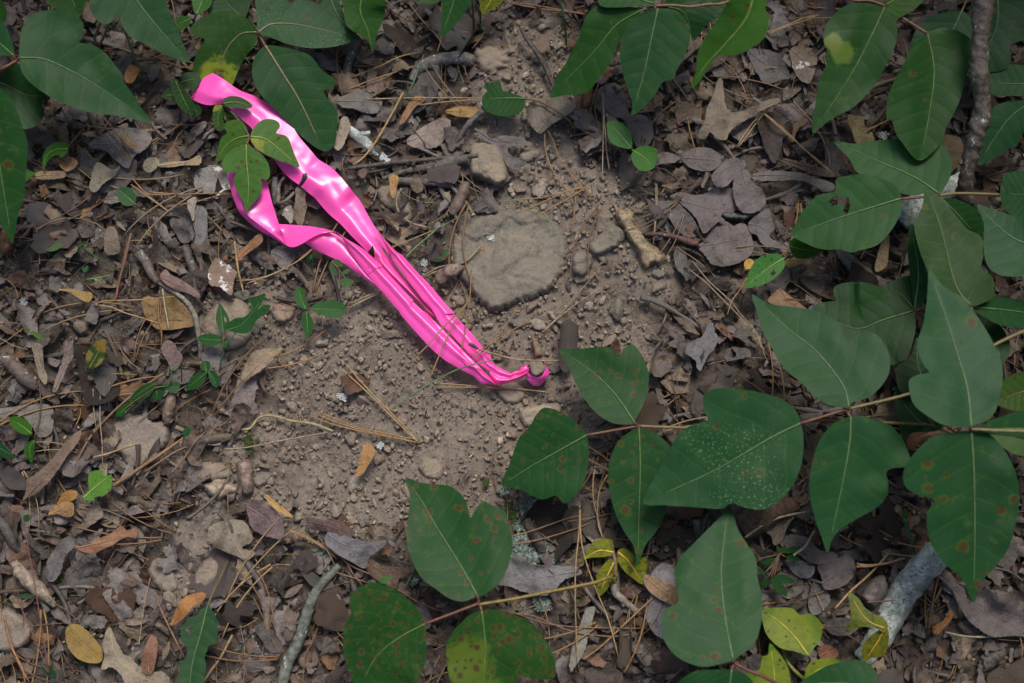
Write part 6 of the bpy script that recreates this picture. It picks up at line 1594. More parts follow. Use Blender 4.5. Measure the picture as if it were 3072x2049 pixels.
dl('pale lobed leaf under the pointed ivy tip, bottom right', I((480, 540), (560, 500), (640, 470), (660, 400), (700, 440), (650, 520), (620, 600), (560, 645), (540, 580)), I((555, 635), (590, 550), (650, 420)), TAN, seed=27, off=0.016)
dl('crinkled grey leaf left of the lichened log', I((640, 740), (720, 740), (820, 770), (830, 830), (780, 865), (700, 840)), I((645, 745), (730, 790), (820, 850)), (0.20, 0.185, 0.18), seed=28, off=0.015)
dl('mauve leaf with a curled rim above the yellow-green leaf', I((850, 780), (960, 750), (1050, 700), (1110, 780), (1070, 880), (990, 930), (900, 940), (880, 860)), I((870, 900), (970, 830), (1090, 740)), MAUVE, seed=29, off=0.015)
dl('leaf wedge standing on edge left of the crumpled yellow leaf', I((790, 1030), (830, 880), (900, 930), (940, 1010), (880, 1090), (820, 1110)), I((800, 1040), (860, 1000), (930, 1000)), GREY, seed=30)
dl('brown leaf under the crumpled yellow leaf, bottom right', I((915, 1160), (990, 1130), (1080, 1140), (1130, 1180), (1080, 1240), (980, 1250), (920, 1220)), I((920, 1190), (1000, 1180), (1120, 1190)), GREY, seed=31)
dl('red-brown flower-like curled leaf under the yellow-green leaf, bottom right', I((860, 1360), (900, 1310), (980, 1340), (990, 1390), (930, 1410), (870, 1405)), I((865, 1390), (920, 1360), (985, 1370)), (0.24, 0.085, 0.04), seed=32, off=0.016, curl=0.012)
dl('pale grey leaf tucked beneath the spotted sprig, bottom centre', H((1180, 740), (1260, 710), (1330, 770), (1430, 770), (1540, 780), (1640, 790), (1670, 830), (1560, 870), (1500, 930), (1430, 980), (1300, 960), (1180, 920), (1100, 900), (1150, 830)), H((1660, 810), (1500, 840), (1300, 870), (1120, 890)), (0.22, 0.20, 0.19), seed=33, off=0.012)
dl('grey boat-shaped leaf with upturned ends, lower centre', H((-40, 560), (40, 570), (150, 600), (250, 620), (360, 610), (300, 680), (240, 720), (220, 800), (130, 760), (40, 710), (-50, 640)), H((-40, 570), (120, 650), (350, 615)), (0.18, 0.165, 0.165), seed=34, off=0.018, curl=0.004)
dl('brown curled leaf tail below the grey boat-shaped leaf', H((215, 730), (270, 745), (340, 780), (420, 785), (530, 800), (500, 840), (440, 870), (420, 940), (330, 900), (240, 830)), H((225, 740), (340, 820), (520, 810)), (0.145, 0.082, 0.05), seed=35, off=0.014)
dl('dark reddish leaf roll above the grey boat-shaped leaf', H((-180, 460), (-80, 470), (20, 490), (110, 520), (150, 570), (60, 590), (-60, 550), (-160, 530)), H((-175, 480), (-20, 520), (145, 570)), (0.105, 0.055, 0.045), seed=36, off=0.016, curl=-0.004)
dl('strip of pale bark-like leaf left of the bottom needle pair', H((1700, 1070), (1760, 1060), (1740, 1150), (1725, 1220), (1690, 1340), (1640, 1440), (1590, 1490), (1590, 1400), (1620, 1280), (1650, 1200)), H((1745, 1065), (1680, 1230), (1600, 1480)), (0.27, 0.25, 0.20), seed=37, off=0.012)
dl('tan curled leaf reaching right from the withered yellow sprig', H((2090, 840), (2140, 850), (2240, 890), (2350, 960), (2330, 1060), (2220, 1020), (2130, 960), (2090, 900)), H((2095, 850), (2200, 940), (2340, 1010)), (0.33, 0.21, 0.11), seed=38, off=0.016, jag=1)
dl('grey-white papery leaf below the withered yellow sprig', H((2160, 800), (2230, 760), (2300, 850), (2300, 1250), (2240, 1280), (2150, 1230), (2100, 1120), (2130, 1000), (2110, 900)), H((2170, 810), (2180, 1000), (2230, 1270)), (0.23, 0.205, 0.20), seed=39, off=0.012)
# lower left
dl('pale tan leaf with toothed edge at lower left centre', G((1400, 530), (1460, 490), (1550, 470), (1640, 480), (1690, 560), (1690, 620), (1620, 660), (1720, 690), (1660, 745), (1600, 720), (1520, 690), (1440, 650), (1405, 600)), G((1650, 740), (1560, 600), (1540, 480)), (0.31, 0.25, 0.17), seed=40, off=0.015)
dl('reddish grey crumpled leaf right of the toothed tan leaf', G((1655, 380), (1700, 340), (1760, 350), (1830, 390), (1890, 460), (1910, 540), (1890, 600), (1820, 590), (1740, 560), (1690, 520)), G((1665, 385), (1780, 460), (1890, 590)), (0.20, 0.13, 0.12), seed=41, off=0.014)
dl('long orange-brown rolled leaf with black scorch marks, lower left', G((500, 652), (540, 625), (600, 622), (680, 590), (740, 565), (820, 510), (845, 545), (912, 528), (915, 595), (860, 585), (800, 610), (760, 640), (690, 670), (620, 702), (540, 680)), G((505, 660), (700, 620), (905, 560)), (0.34, 0.165, 0.085), seed=42, off=0.018, curl=-0.012, jag=1)
dl('half orange half olive leaf at the bottom left', G((440, 1212), (480, 1172), (540, 1180), (610, 1240), (660, 1300), (688, 1350), (682, 1422), (620, 1436), (530, 1410), (470, 1350), (448, 1290)), G((450, 1220), (560, 1310), (678, 1420)), (0.30, 0.19, 0.04), seed=43, off=0.016, jag=0.8)
dl('large pale tan leaf folded along the bottom edge, left', G((680, 1480), (702, 1380), (690, 1300), (735, 1190), (790, 1300), (850, 1385), (960, 1340), (900, 1420), (1000, 1490), (1100, 1492), (1150, 1568), (1180, 1700), (900, 1700), (820, 1530), (750, 1460)), G((740, 1200), (780, 1400), (900, 1500), (1120, 1600)), (0.34, 0.27, 0.18), seed=44, off=0.018)
dl('smooth red-brown oval leaf at the bottom left', G((948, 1440), (960, 1360), (985, 1300), (1020, 1240), (1060, 1290), (1052, 1390), (1030, 1490), (990, 1512), (955, 1490)), G((1000, 1500), (1000, 1400), (1022, 1245)), (0.27, 0.13, 0.075), seed=45, off=0.020, jag=0.6)
dl('orange leaf curling beside the long serrated green leaf', G((1150, 1160), (1200, 1040), (1260, 980), (1375, 958), (1372, 1010), (1290, 1060), (1235, 1130), (1160, 1182)), G((1160, 1175), (1230, 1070), (1370, 970)), (0.42, 0.18, 0.05), seed=46, off=0.020, jag=0.8, curl=0.006)
dl('small orange curled leaf beside the torn yellow-green leaf', G((380, 372), (430, 285), (515, 275), (508, 332), (440, 352), (400, 385)), G((385, 370), (440, 315), (512, 285)), (0.36, 0.165, 0.03), seed=47, off=0.016, jag=0.8)
dl('tan-orange folded leaf below the torn yellow-green leaf', G((322, 442), (370, 372), (485, 352), (492, 442), (440, 452), (380, 432)), G((325, 440), (410, 400), (488, 360)), (0.40, 0.22, 0.09), seed=48, off=0.018, jag=0.8)
dl('dark greyish leaf roll standing at lower left', G((310, 780), (350, 690), (420, 600), (490, 590), (500, 650), (440, 720), (400, 840), (350, 890), (310, 860)), G((340, 870), (390, 740), (470, 600)), GREY, seed=49, off=0.018, curl=-0.006)
dl('yellow leaf on edge beside the curved red leaf, lower centre', G((1790, 300), (1850, 350), (1930, 410), (1975, 460), (1900, 430), (1830, 385), (1795, 345)), G((1792, 305), (1880, 380), (1970, 458)), (0.48, 0.28, 0.09), seed=50, off=0.016, jag=0.8)
dl('thick ribbed brown leaf roll crossing the lower left edge', G((180, 200), (260, 150), (350, 60), (430, -40), (500, -110), (545, -130), (530, -60), (440, 60), (360, 180), (250, 290), (170, 330), (130, 380), (175, 280)), G((150, 350), (330, 150), (530, -110)), (0.20, 0.13, 0.085), seed=51, off=0.018, curl=-0.004)
dl('small brown leaf at the left edge below the torn leaf', G((65, 400), (90, 370), (160, 385), (150, 440), (110, 520), (80, 470)), G((75, 395), (105, 440), (110, 515)), (0.23, 0.12, 0.075), seed=52)
# left middle
dl('large ochre-brown leaf on the left, needles lying across it', D((955, 445), (1000, 420), (1060, 440), (1130, 398), (1180, 430), (1240, 480), (1290, 530), (1305, 590), (1300, 622), (1200, 640), (1130, 650), (1050, 640), (980, 560), (960, 500)), D((960, 450), (1100, 530), (1290, 610)), OCHRE, seed=53, off=0.010, jag=1.5)
dl('mustard yellow leaf fragment with brown specks, left', V_((655, 930), (700, 920), (800, 920), (900, 940), (1035, 970), (1000, 1070), (920, 1050), (840, 1000), (780, 960), (720, 950)), V_((660, 930), (820, 960), (1015, 1020)), (0.40, 0.25, 0.07), seed=54, off=0.016, jag=1)
dl('brown shield-shaped leaf in the left litter', V_((1170, 380), (1180, 280), (1240, 210), (1310, 270), (1330, 380), (1350, 500), (1280, 540), (1210, 540), (1165, 490)), V_((1240, 220), (1250, 380), (1250, 530)), (0.20, 0.15, 0.10), seed=55, off=0.014)
dl('pink-brown ribbed curl of leaf beside the root arch, left', V_((1790, 780), (1850, 700), (1920, 760), (2050, 830), (2150, 900), (2235, 960), (2230, 1030), (2100, 970), (1960, 930), (1850, 860)), V_((1800, 790), (1980, 870), (2230, 1000)), (0.24, 0.15, 0.12), seed=56, off=0.018, curl=-0.004)
dl('brown leaf with white mould at its tip, below the pink tape loop', px('S', (-30, 1040), (20, 1020), (90, 1080), (150, 1100), (190, 1160), (230, 1180), (190, 1290), (170, 1440), (100, 1400), (20, 1340), (-70, 1330), (-100, 1200), (-60, 1100)), px('S', (0, 1030), (60, 1180), (160, 1430)), (0.27, 0.18, 0.13), 'dead_mold', seed=57, off=0.014)
dl('dusty grey leaf just under the twist of the lower strand', px('S', (600, 960), (700, 890), (800, 900), (900, 940), (900, 1020), (840, 1080), (800, 1150), (720, 1140), (660, 1060)), px('S', (620, 960), (740, 1020), (780, 1140)), (0.25, 0.215, 0.19), seed=58, off=0.008)
dl('orange-brown rolled leaf pointing at the lower strand, left', px('S', (200, 1030), (240, 960), (330, 880), (420, 790), (490, 750), (520, 800), (510, 850), (420, 920), (320, 990), (260, 1050), (215, 1060)), px('S', (215, 1050), (360, 910), (510, 800)), (0.32, 0.155, 0.065), seed=59, off=0.016, curl=-0.01, jag=1)
dl('upright brown leaf standing between the two pink strands', px('S', (880, 250), (930, 210), (1000, 190), (1000, 270), (990, 380), (1010, 450), (985, 560), (960, 660), (900, 640), (860, 560), (865, 430), (885, 330)), px('S', (935, 655), (930, 430), (940, 215)), (0.22, 0.155, 0.105), seed=60, off=0.016, curl=0.006)
dl('white mouldy leaf scrap between the pink strands', px('S', (735, 540), (760, 470), (830, 430), (860, 520), (850, 620), (820, 640), (790, 590)), px('S', (760, 480), (800, 540), (820, 630)), (0.42, 0.37, 0.30), 'dead_mold', seed=61, off=0.010)
dl('purplish dead leaf between the pink strands, upper', px('S', (960, 330), (1040, 300), (1130, 360), (1170, 430), (1130, 480), (1040, 440), (970, 400)), px('S', (965, 350), (1060, 390), (1160, 440)), (0.20, 0.13, 0.13), seed=62, off=0.006)
dl('silvery mouldy leaf left of the lower strand end', T((140, 1250), (250, 1200), (380, 1180), (480, 1250), (520, 1350), (540, 1440), (440, 1470), (370, 1560), (300, 1500), (180, 1470), (120, 1400)), T((150, 1260), (320, 1350), (520, 1440)), (0.30, 0.27, 0.24), 'dead_mold', seed=63, off=0.010)
dl('dark grey rolled leaf left of the pink loop, upper left', A((1280, 1568), (1260, 1450), (1300, 1380), (1380, 1400), (1395, 1480), (1390, 1568), (1370, 1640), (1300, 1640)), A((1330, 1390), (1330, 1480), (1340, 1630)), (0.19, 0.175, 0.165), seed=64, off=0.014, curl=-0.01)
dl('white veined strip leaf beside the rolled grey leaf, upper left', A((1260, 1350), (1320, 1325), (1310, 1400), (1300, 1490), (1270, 1450)), A((1310, 1330), (1290, 1400), (1285, 1480)), (0.40, 0.34, 0.26), seed=65, off=0.016, jag=1)
dl('broad grey-brown leaf under the needles, upper left', A((600, 960), (700, 900), (820, 860), (960, 870), (1020, 930), (980, 1000), (900, 1050), (860, 1130), (780, 1080), (700, 1010), (620, 1000)), A((620, 970), (800, 960), (1010, 930)), (0.24, 0.205, 0.175), seed=66, off=0.010)
dl('small ochre leaf curl on the broad grey leaf, upper left', A((800, 900), (850, 915), (900, 960), (942, 985), (900, 1000), (840, 960)), A((805, 905), (860, 950), (938, 988)), (0.42, 0.26, 0.10), seed=67, off=0.018, jag=0.8, curl=0.008)
dl('orange dead leaf between the two big leaves, upper left', A((835, 505), (870, 435), (940, 460), (930, 490), (890, 555), (845, 550)), A((840, 540), (870, 500), (930, 465)), (0.42, 0.20, 0.06), seed=68, off=0.016, jag=0.8)
dl('orange and tan leaf scrap under the hooked light leaf, left', A((370, 1060), (420, 1045), (480, 1055), (525, 1090), (490, 1140), (440, 1150), (400, 1110)), A((375, 1065), (440, 1095), (520, 1100)), (0.40, 0.22, 0.09), seed=69, off=0.016, jag=1)
dl('tan leaf piece below the orange scrap, left', A((215, 1180), (270, 1150), (350, 1150), (430, 1150), (440, 1190), (350, 1205), (270, 1205)), A((220, 1185), (320, 1175), (435, 1170)), (0.36, 0.24, 0.13), seed=70, off=0.014, jag=1)
dl('mottled cone of dead leaf standing up, left of the tape', A((600, 1260), (620, 1160), (650, 1090), (690, 1100), (760, 1140), (810, 1110), (770, 1180), (700, 1230), (640, 1290)), A((660, 1100), (650, 1180), (610, 1270)), (0.25, 0.22, 0.15), seed=71, off=0.020)
dl('dry tan leaf curl with a hooked tip, left of the over-tape sprig', A((960, 1130), (980, 1070), (1050, 1060), (1070, 1100), (1010, 1160)), A((965, 1125), (1010, 1100), (1065, 1090)), (0.36, 0.31, 0.20), seed=72, off=0.018, jag=0.8)
dl('long straw-coloured rolled leaf pointing right, left of the over-tape sprig', A((1050, 1110), (1150, 1085), (1260, 1080), (1340, 1042), (1345, 1105), (1240, 1110), (1130, 1125)), A((1055, 1115), (1200, 1098), (1342, 1075)), (0.44, 0.32, 0.18), seed=73, off=0.018, jag=0.8, curl=-0.01)
dl('dusty tan leaf with pale bloom above the long twig, upper centre', B((560, 880), (640, 830), (740, 790), (790, 830), (760, 920), (690, 990), (560, 1000), (490, 950)), B((500, 950), (630, 900), (780, 830)), (0.33, 0.25, 0.20), seed=74, off=0.010)
dl('grey rolled leaf right of the big downy leaf, upper centre left', B((20, 670), (100, 630), (200, 615), (280, 640), (330, 690), (290, 760), (200, 755), (140, 730), (60, 720)), B((25, 680), (170, 680), (325, 695)), (0.19, 0.17, 0.145), seed=75, off=0.014, curl=-0.003)
dl('pale upright leaf wedge beside the big downy leaf, upper centre left', B((50, 800), (90, 780), (115, 850), (80, 950), (40, 1010), (0, 990), (-30, 940), (30, 890)), B((80, 790), (60, 880), (10, 980)), (0.36, 0.28, 0.20), seed=76, off=0.018, curl=0.004)
dl('orange-brown twisted leaf below the arched stick, upper centre', B((520, 650), (620, 650), (600, 690), (550, 720), (510, 780), (470, 830), (440, 830), (470, 760), (500, 710)), B((610, 655), (530, 710), (450, 825)), (0.33, 0.17, 0.07), seed=77, off=0.014, jag=1.2)
dl('yellow-brown leaf with a dark rim left of the notched green leaf', B((750, 750), (790, 725), (850, 710), (920, 715), (990, 730), (985, 790), (930, 790), (830, 780)), B((760, 745), (870, 745), (985, 760)), (0.40, 0.24, 0.09), seed=78, off=0.010, jag=1.2)
dl('grey twisted leaf wrapping right around the squarish stone', B((960, 870), (1020, 880), (1060, 930), (1160, 910), (1260, 930), (1340, 970), (1240, 980), (1170, 1000), (1210, 1060), (1300, 1090), (1240, 1135), (1170, 1120), (1130, 1030), (1050, 960), (990, 920)), B((970, 875), (1080, 945), (1180, 950), (1335, 970)), (0.20, 0.17, 0.155), seed=79, off=0.008, curl=0.003)
dl('small orange curled leaf hanging above the flat tan stone', B((372, 1190), (400, 1173), (440, 1190), (425, 1260), (415, 1330), (388, 1315), (380, 1250)), B((405, 1180), (405, 1240), (405, 1325)), (0.46, 0.25, 0.08), seed=80, off=0.020, jag=0.8, curl=0.008)
dl('broad brown leaf above the pair of small round leaves, upper right of centre', B((1310, 700), (1400, 670), (1500, 655), (1600, 680), (1630, 720), (1560, 780), (1450, 850), (1390, 900), (1330, 850), (1300, 780)), B((1380, 890), (1460, 780), (1610, 700)), (0.21, 0.17, 0.13), seed=81, off=0.012)
dl('rounded brown leaf at the top, left of the pair of long dark leaves', B((1370, 280), (1420, 240), (1450, 270), (1440, 330), (1390, 350), (1365, 320)), B((1380, 345), (1405, 300), (1430, 250)), (0.24, 0.15, 0.10), seed=82, off=0.012)
dl('big grey-brown leaf left of the small round leaves pair', B((1790, 590), (1900, 560), (1960, 640), (1990, 760), (2100, 780), (2150, 860), (2130, 960), (2040, 990), (1950, 800), (1850, 800), (1760, 700)), B((1800, 600), (1920, 720), (2120, 940)), GREY, seed=83, off=0.008)
dl('orange-tan leaf scrap on the bare soil, bottom centre left', E((165, 1568), (185, 1490), (205, 1430), (230, 1408), (282, 1450), (268, 1500), (235, 1560)) + H((200, 160), (165, 182), (140, 160)), E((232, 1412), (225, 1500), (180, 1620)), (0.44, 0.22, 0.075), seed=84, off=0.014, jag=0.8, curl=0.003)
dl('tan papery leaf curl left of the soil patch, below the seedling', D((1655, 870), (1700, 800), (1760, 780), (1900, 770), (1850, 830), (1800, 880), (1740, 930), (1680, 970), (1640, 1000), (1620, 980)), D((1635, 990), (1750, 870), (1895, 775)), (0.35, 0.25, 0.15), seed=85, off=0.016, curl=0.005)
dl('tiny orange leaf chip on the large flat stone', W_((525, 690), (580, 705), (585, 730), (550, 735)), W_((528, 692), (555, 712), (582, 730)), (0.36, 0.18, 0.07), seed=86, off=0.021, jag=0, step=4, curl=0)
dl('red-brown curved leaf at the soil edge, lower left of the tape', D((1130, 870), (1080, 780), (1110, 720), (1160, 730), (1200, 790), (1230, 830), (1200, 900), (1150, 920)), D((1120, 730), (1150, 820), (1160, 915)), (0.20, 0.135, 0.11), seed=87, off=0.014)
dl('pale brown rolled leaf left of the low green plant', D((350, 1060), (380, 960), (420, 850), (450, 760), (500, 810), (460, 880), (420, 970), (380, 1060)), D((365, 1050), (420, 920), (465, 775)), (0.24, 0.165, 0.13), seed=88, off=0.018, curl=-0.01)
dl('twisted leaf with a straw-coloured tip at the left', D((210, 740), (280, 750), (290, 830), (300, 900), (320, 980), (300, 1020), (260, 960), (240, 880), (225, 810)), D((240, 750), (265, 870), (305, 1010)), (0.28, 0.22, 0.15), seed=89, off=0.016, curl=0.008)
dl('broad flat dusty leaf at the left edge above the green oval leaf', D((-40, 1190), (60, 1170), (200, 1150), (340, 1160), (360, 1260), (340, 1350), (260, 1370), (215, 1300), (150, 1230), (60, 1220), (-40, 1260)), D((-30, 1220), (150, 1190), (345, 1300)), (0.22, 0.19, 0.155), seed=90, off=0.010)

# ------------------------------------------------------------------ pine needles and grass placed by eye
PN = 'fallen pine needles'
NC = [(0.33, 0.20, 0.085), (0.27, 0.155, 0.07), (0.38, 0.26, 0.13), (0.22, 0.13, 0.075), (0.30, 0.22, 0.14)]


def needles(label, strands, color, sheath=True, r=0.00055, ground=True, name='pine_needles', cat='pine needles', group=PN):
    root_p = None
    obs = []
    allW = []
    for s in strands:
        P = cr(np.asarray(s, float), 6)
        if ground:
            x, y, z = at(P[:, 0], P[:, 1], 0.0)
            z = z + P[:, 2]
        else:
            z = P[:, 2]
        x, y = unproj(P[:, 0], P[:, 1], z)
        allW.append(np.stack([x, y, z], 1))
    o0 = allW[0][0].copy()
    root = thing(name, label, cat, o0, group)
    for Wn in allW:
        R = np.full(len(Wn), r)
        R[-3:] *= (0.8, 0.6, 0.3)
        link('needle', tube_mesh('needle', Wn - o0, R, M['needle'], 5), root, color=color)
    if sheath:
        Wn = allW[0]
        Ps = np.array([Wn[0], Wn[0] * 0.5 + Wn[1] * 0.5, Wn[1]])
        link('sheath', tube_mesh('sheath', Ps - o0, [r * 1.9, r * 2.1, r * 1.3], M['needle'], 6), root, color=tuple(c * 0.5 for c in color))
    return root


h = 0.012
def g3(f, h0, h1, *p):
    n = len(p)
    return [(a[0], a[1], h0 + (h1 - h0) * i / (n - 1)) for i, a in enumerate(px(f, *p))]


needles('long needle pair crossing both pink strands from the soil by the large stone', [g3('Q', .030, .026, (985, -60), (960, 20), (780, 210), (600, 390), (400, 620), (215, 810)), g3('Q', .030, .022, (985, -60), (900, 110), (810, 240), (680, 480), (560, 750), (430, 1060), (395, 1110))], NC[0], ground=False)
needles('single needle dropping steeply onto the upper pink strand', [g3('Q', .014, .030, (1000, -420), (975, 0), (940, 200), (915, 400), (885, 560), (862, 690))], NC[1], ground=False, sheath=False)
needles('needle pair running from the soil right of the pin down onto the upper strand', [g3('Q', .014, .029, (1865, 240), (1650, 380), (1420, 510), (1200, 660), (980, 785)), g3('Q', .012, .028, (1660, 95), (1500, 330), (1330, 550), (1180, 700), (1010, 825))], NC[1], ground=False)
needles('needle pair bent past the top of the pin with a dark stub', [g3('Q', .028, .014, (1090, 680), (1250, 745), (1450, 795), (1650, 835), (1860, 868)), g3('Q', .026, .016, (1130, 700), (1350, 765), (1600, 830), (1800, 842), (2060, 852), (2240, 843)), g3('Q', .02, .012, (1300, 760), (1600, 815), (1900, 868), (2240, 905))], NC[4], ground=False, sheath=False)
needles('long green-brown grass blade crossing the lower strand near the neck', [g3('Q', .030, .012, (1400, 800), (1250, 850), (1060, 895), (880, 945), (700, 1020), (520, 1120), (350, 1210), (190, 1310), (0, 1440), (-120, 1530))], (0.15, 0.22, 0.11), ground=False, sheath=False, r=0.0006, name='grass_blade', cat='grass blade', group=None)
needles('two parallel pale needles just below the pink neck', [g3('Q', .004, .006, (510, 1163), (800, 1185), (1100, 1208), (1400, 1225), (1800, 1260), (2140, 1300)), g3('Q', .004, .006, (500, 1222), (900, 1222), (1300, 1232), (1700, 1248), (2140, 1302))], NC[2])
needles('V-shaped needle pair on the bare soil left of the neck', [g3('E', .006, .006, (580, 1415), (480, 1300), (330, 1150), (180, 990), (60, 850)), g3('E', .006, .006, (580, 1415), (420, 1260), (250, 1090), (110, 960), (40, 895))], NC[2])
needles('bundle of orange needles pointing left on the bare soil', [g3('E', .007, .007, (585, 1410), (400, 1370), (200, 1325), (0, 1262), (-120, 1210)), g3('E', .006, .006, (560, 1385), (350, 1345), (150, 1300), (0, 1240), (-110, 1200)), g3('E', .007, .006, (560, 1405), (300, 1355), (0, 1285), (-170, 1215))], NC[0])
needles('arching orange needle beside the small round leaves, upper right of centre', [g3('B', .008, .006, (1420, 880), (1425, 1000), (1470, 1140), (1560, 1260), (1630, 1330)), g3('B', .008, .006, (1415, 840), (1470, 930), (1520, 1060), (1620, 1200), (1750, 1325))], NC[0])
needles('fan of four needles above the large flat stone', [g3('W', .008, .006, (1700, 5), (1560, 30), (1400, 80), (1200, 125), (1000, 140), (870, 150)), g3('W', .010, .016, (1700, 5), (1500, 50), (1300, 140), (1100, 230), (960, 300)), g3('W', .010, .018, (1720, 0), (1500, 140), (1300, 250), (1180, 320), (1105, 380)), g3('W', .010, .004, (1605, 0), (1590, 160), (1575, 330), (1555, 530))], NC[0])
needles('green grass blade arching over the large flat stone', [g3('W', .006, .012, (-160, 640), (0, 510), (250, 360), (500, 255), (700, 180), (880, 155), (1030, 180), (1160, 250), (1260, 340), (1330, 420))], (0.15, 0.21, 0.10), sheath=False, r=0.0004, name='grass_blade', cat='grass blade', group=None)
needles('two straight vertical needles right of the small round leaves', [g3('B', .020, .014, (1812, 590), (1815, 760), (1812, 980), (1808, 1190)), g3('B', .018, .012, (1808, 620), (1825, 850), (1835, 1000), (1855, 1145))], NC[4])
needles('twin vertical needles beside the wood chip', [g3('U', .014, .010, (620, -30), (625, 150), (615, 400), (600, 640)), g3('U', .014, .010, (635, -30), (638, 150), (622, 400), (596, 645))], NC[4])
needles('pair of straight needles on the soil below the angular grey stone', [g3('E', .006, .006, (1400, 670), (1520, 550), (1640, 410), (1760, 270), (1800, 225)), g3('E', .007, .006, (1405, 665), (1560, 530), (1700, 430), (1870, 325))], NC[4])
needles('long needle pair slanting to the pointed ivy leaf, right of centre', [g3('F', .012, .010, (-40, 220), (100, 330), (220, 450), (330, 560), (430, 670), (510, 850)), g3('F', .012, .010, (10, 185), (120, 320), (250, 440), (350, 560), (430, 650), (500, 800))], NC[4])
needles('orange needle crossing the long needle pair, right of centre', [g3('F', .014, .014, (375, 300), (330, 380), (280, 450), (245, 550))], NC[0], sheath=False)
needles('big V of straw needles in front of the oak leaf, upper right', [g3('C', .022, .012, (545, 705), (440, 800), (370, 890), (305, 995)), g3('C', .022, .012, (545, 712), (490, 765), (430, 840), (380, 910), (318, 992))], NC[2])
needles('long needle fan under the drooping ivy leaf, upper right', [g3('C', .020, .014, (465, 740), (600, 860), (740, 980), (860, 1090), (985, 1195)), g3('C', .020, .014, (500, 765), (650, 890), (760, 1000), (900, 1110), (975, 1190)), g3('C', .016, .014, (690, 680), (800, 800), (880, 920), (930, 1040), (935, 1130))], NC[2])
needles('arched dry grass stem across the upper right litter', [g3('C', .018, .014, (200, 400), (290, 480), (350, 580), (385, 700)), g3('C', .018, .012, (130, 510), (300, 520), (500, 560), (620, 600), (720, 620))], NC[3], sheath=False)
needles('needle pair left of the pale-mottled leaf, upper right', [g3('C', .016, .02, (510, 220), (620, 180), (740, 130), (860, 95)), g3('C', .016, .02, (520, 230), (640, 180), (760, 140), (865, 98))], NC[2])
needles('straw needles poking from behind the long drooping leaf, right', [g3('C', .018, .014, (1195, 865), (1260, 840), (1340, 805)), g3('C', .018, .014, (1195, 875), (1270, 835), (1335, 800))], NC[2], sheath=False)
needles('Y-shaped needle pair crossing above the ochre-brown leaf, left', [g3('V', .014, .018, (1060, 1100), (1150, 1060), (1350, 1050), (1600, 1040), (1960, 1005)), g3('V', .014, .012, (1060, 1100), (1220, 1120), (1400, 1190), (1600, 1250), (1780, 1310))], NC[2])
needles('thin pale stalk crossing the ochre leaf from top to bottom, left', [g3('V', .020, .014, (1820, 920), (1840, 1080), (1870, 1250), (1892, 1380))], (0.42, 0.38, 0.30), sheath=False)
needles('needle pair hanging down over the ochre leaf, left', [g3('V', .020, .010, (1800, 900), (1775, 1050), (1780, 1250), (1810, 1400), (1805, 1568)), g3('V', .018, .010, (1800, 910), (1800, 1100), (1795, 1300), (1812, 1500))], NC[1])
needles('long dark red needle running down through the left litter', [g3('V', .016, .012, (1430, 400), (1390, 560), (1360, 740), (1325, 900), (1298, 1040))], (0.24, 0.09, 0.06), sheath=False, r=0.0007)
needles('long curved needle pair under the lower pink strand', [g3('S', .018, .012, (1110, 880), (1020, 960), (900, 1060), (760, 1140), (580, 1220), (400, 1265), (220, 1275)), g3('S', .018, .012, (1100, 895), (980, 1010), (820, 1110), (640, 1200), (480, 1260), (320, 1315))], NC[2])
needles('stiff needle standing below the orange rolled leaf, left', [g3('S', .022, .012, (200, 840), (215, 960), (240, 1150), (270, 1290), (302, 1410))], NC[2], sheath=False, r=0.0009)
needles('green blade and straw under the right side of the tape', [g3('R', .010, .006, (1520, -20), (1300, 180), (1100, 350), (935, 520)), ], (0.17, 0.27, 0.12), sheath=False, r=0.0008, name='grass_blade', cat='grass blade', group=None)
needles('dry grass bundle crossing under both pink strands', [g3('R', .008, .006, (2200, 320), (2000, 540), (1850, 620), (1500, 680), (1200, 840)), g3('R', .008, .006, (1860, 650), (1500, 740), (1250, 840)), g3('R', .006, .005, (540, 1085), (300, 1160), (100, 1250), (-50, 1300)), g3('R', .006, .005, (550, 1100), (350, 1180), (150, 1280), (-60, 1380))], (0.30, 0.25, 0.16), sheath=False, r=0.0008)
needles('straw blade lying against the left soil edge, curved at its end', [g3('D', .008, .006, (2240, 1330), (2100, 1280), (1960, 1260), (1820, 1225), (1740, 1240), (1680, 1310), (1610, 1320))], (0.34, 0.29, 0.15), sheath=False, r=0.0011, name='grass_blade', cat='grass blade', group=None)
needles('long pale stalk on the soil at lower left of the bare patch', [g3('D', .008, .006, (1505, 1450), (1650, 1440), (1850, 1400), (2050, 1365), (2240, 1330))], (0.34, 0.28, 0.18), sheath=False)
needles('long double needle below the flat grey slab', [g3('Y', .014, .012, (300, 1620), (600, 1440), (850, 1270), (1100, 1100), (1400, 900), (1680, 700)), g3('Y', .014, .012, (340, 1620), (650, 1430), (900, 1260), (1150, 1090), (1450, 880), (1680, 720))], NC[1], r=0.0008)
needles('needle resting across the flat grey slab', [g3('Y', .012, .018, (0, 1070), (250, 1010), (450, 940), (620, 880), (780, 835)), ], NC[2], sheath=False, r=0.0008)
needles('grey stalk crossing diagonally right of the flat slab', [g3('Y', .014, .010, (960, 1340), (1250, 1150), (1600, 930), (1900, 850)), g3('Y', .016, .012, (1440, 1380), (1700, 1080), (1900, 780), (2100, 580))], NC[3], sheath=False, r=0.0008)
needles('tall stalk pair crossing left of the flat slab', [g3('D', .018, .010, (1100, 940), (900, 1080), (740, 1220), (600, 1380), (500, 1568)), g3('D', .018, .010, (880, 0), (840, 180), (800, 320), (775, 450))], NC[3], sheath=False, r=0.0010)
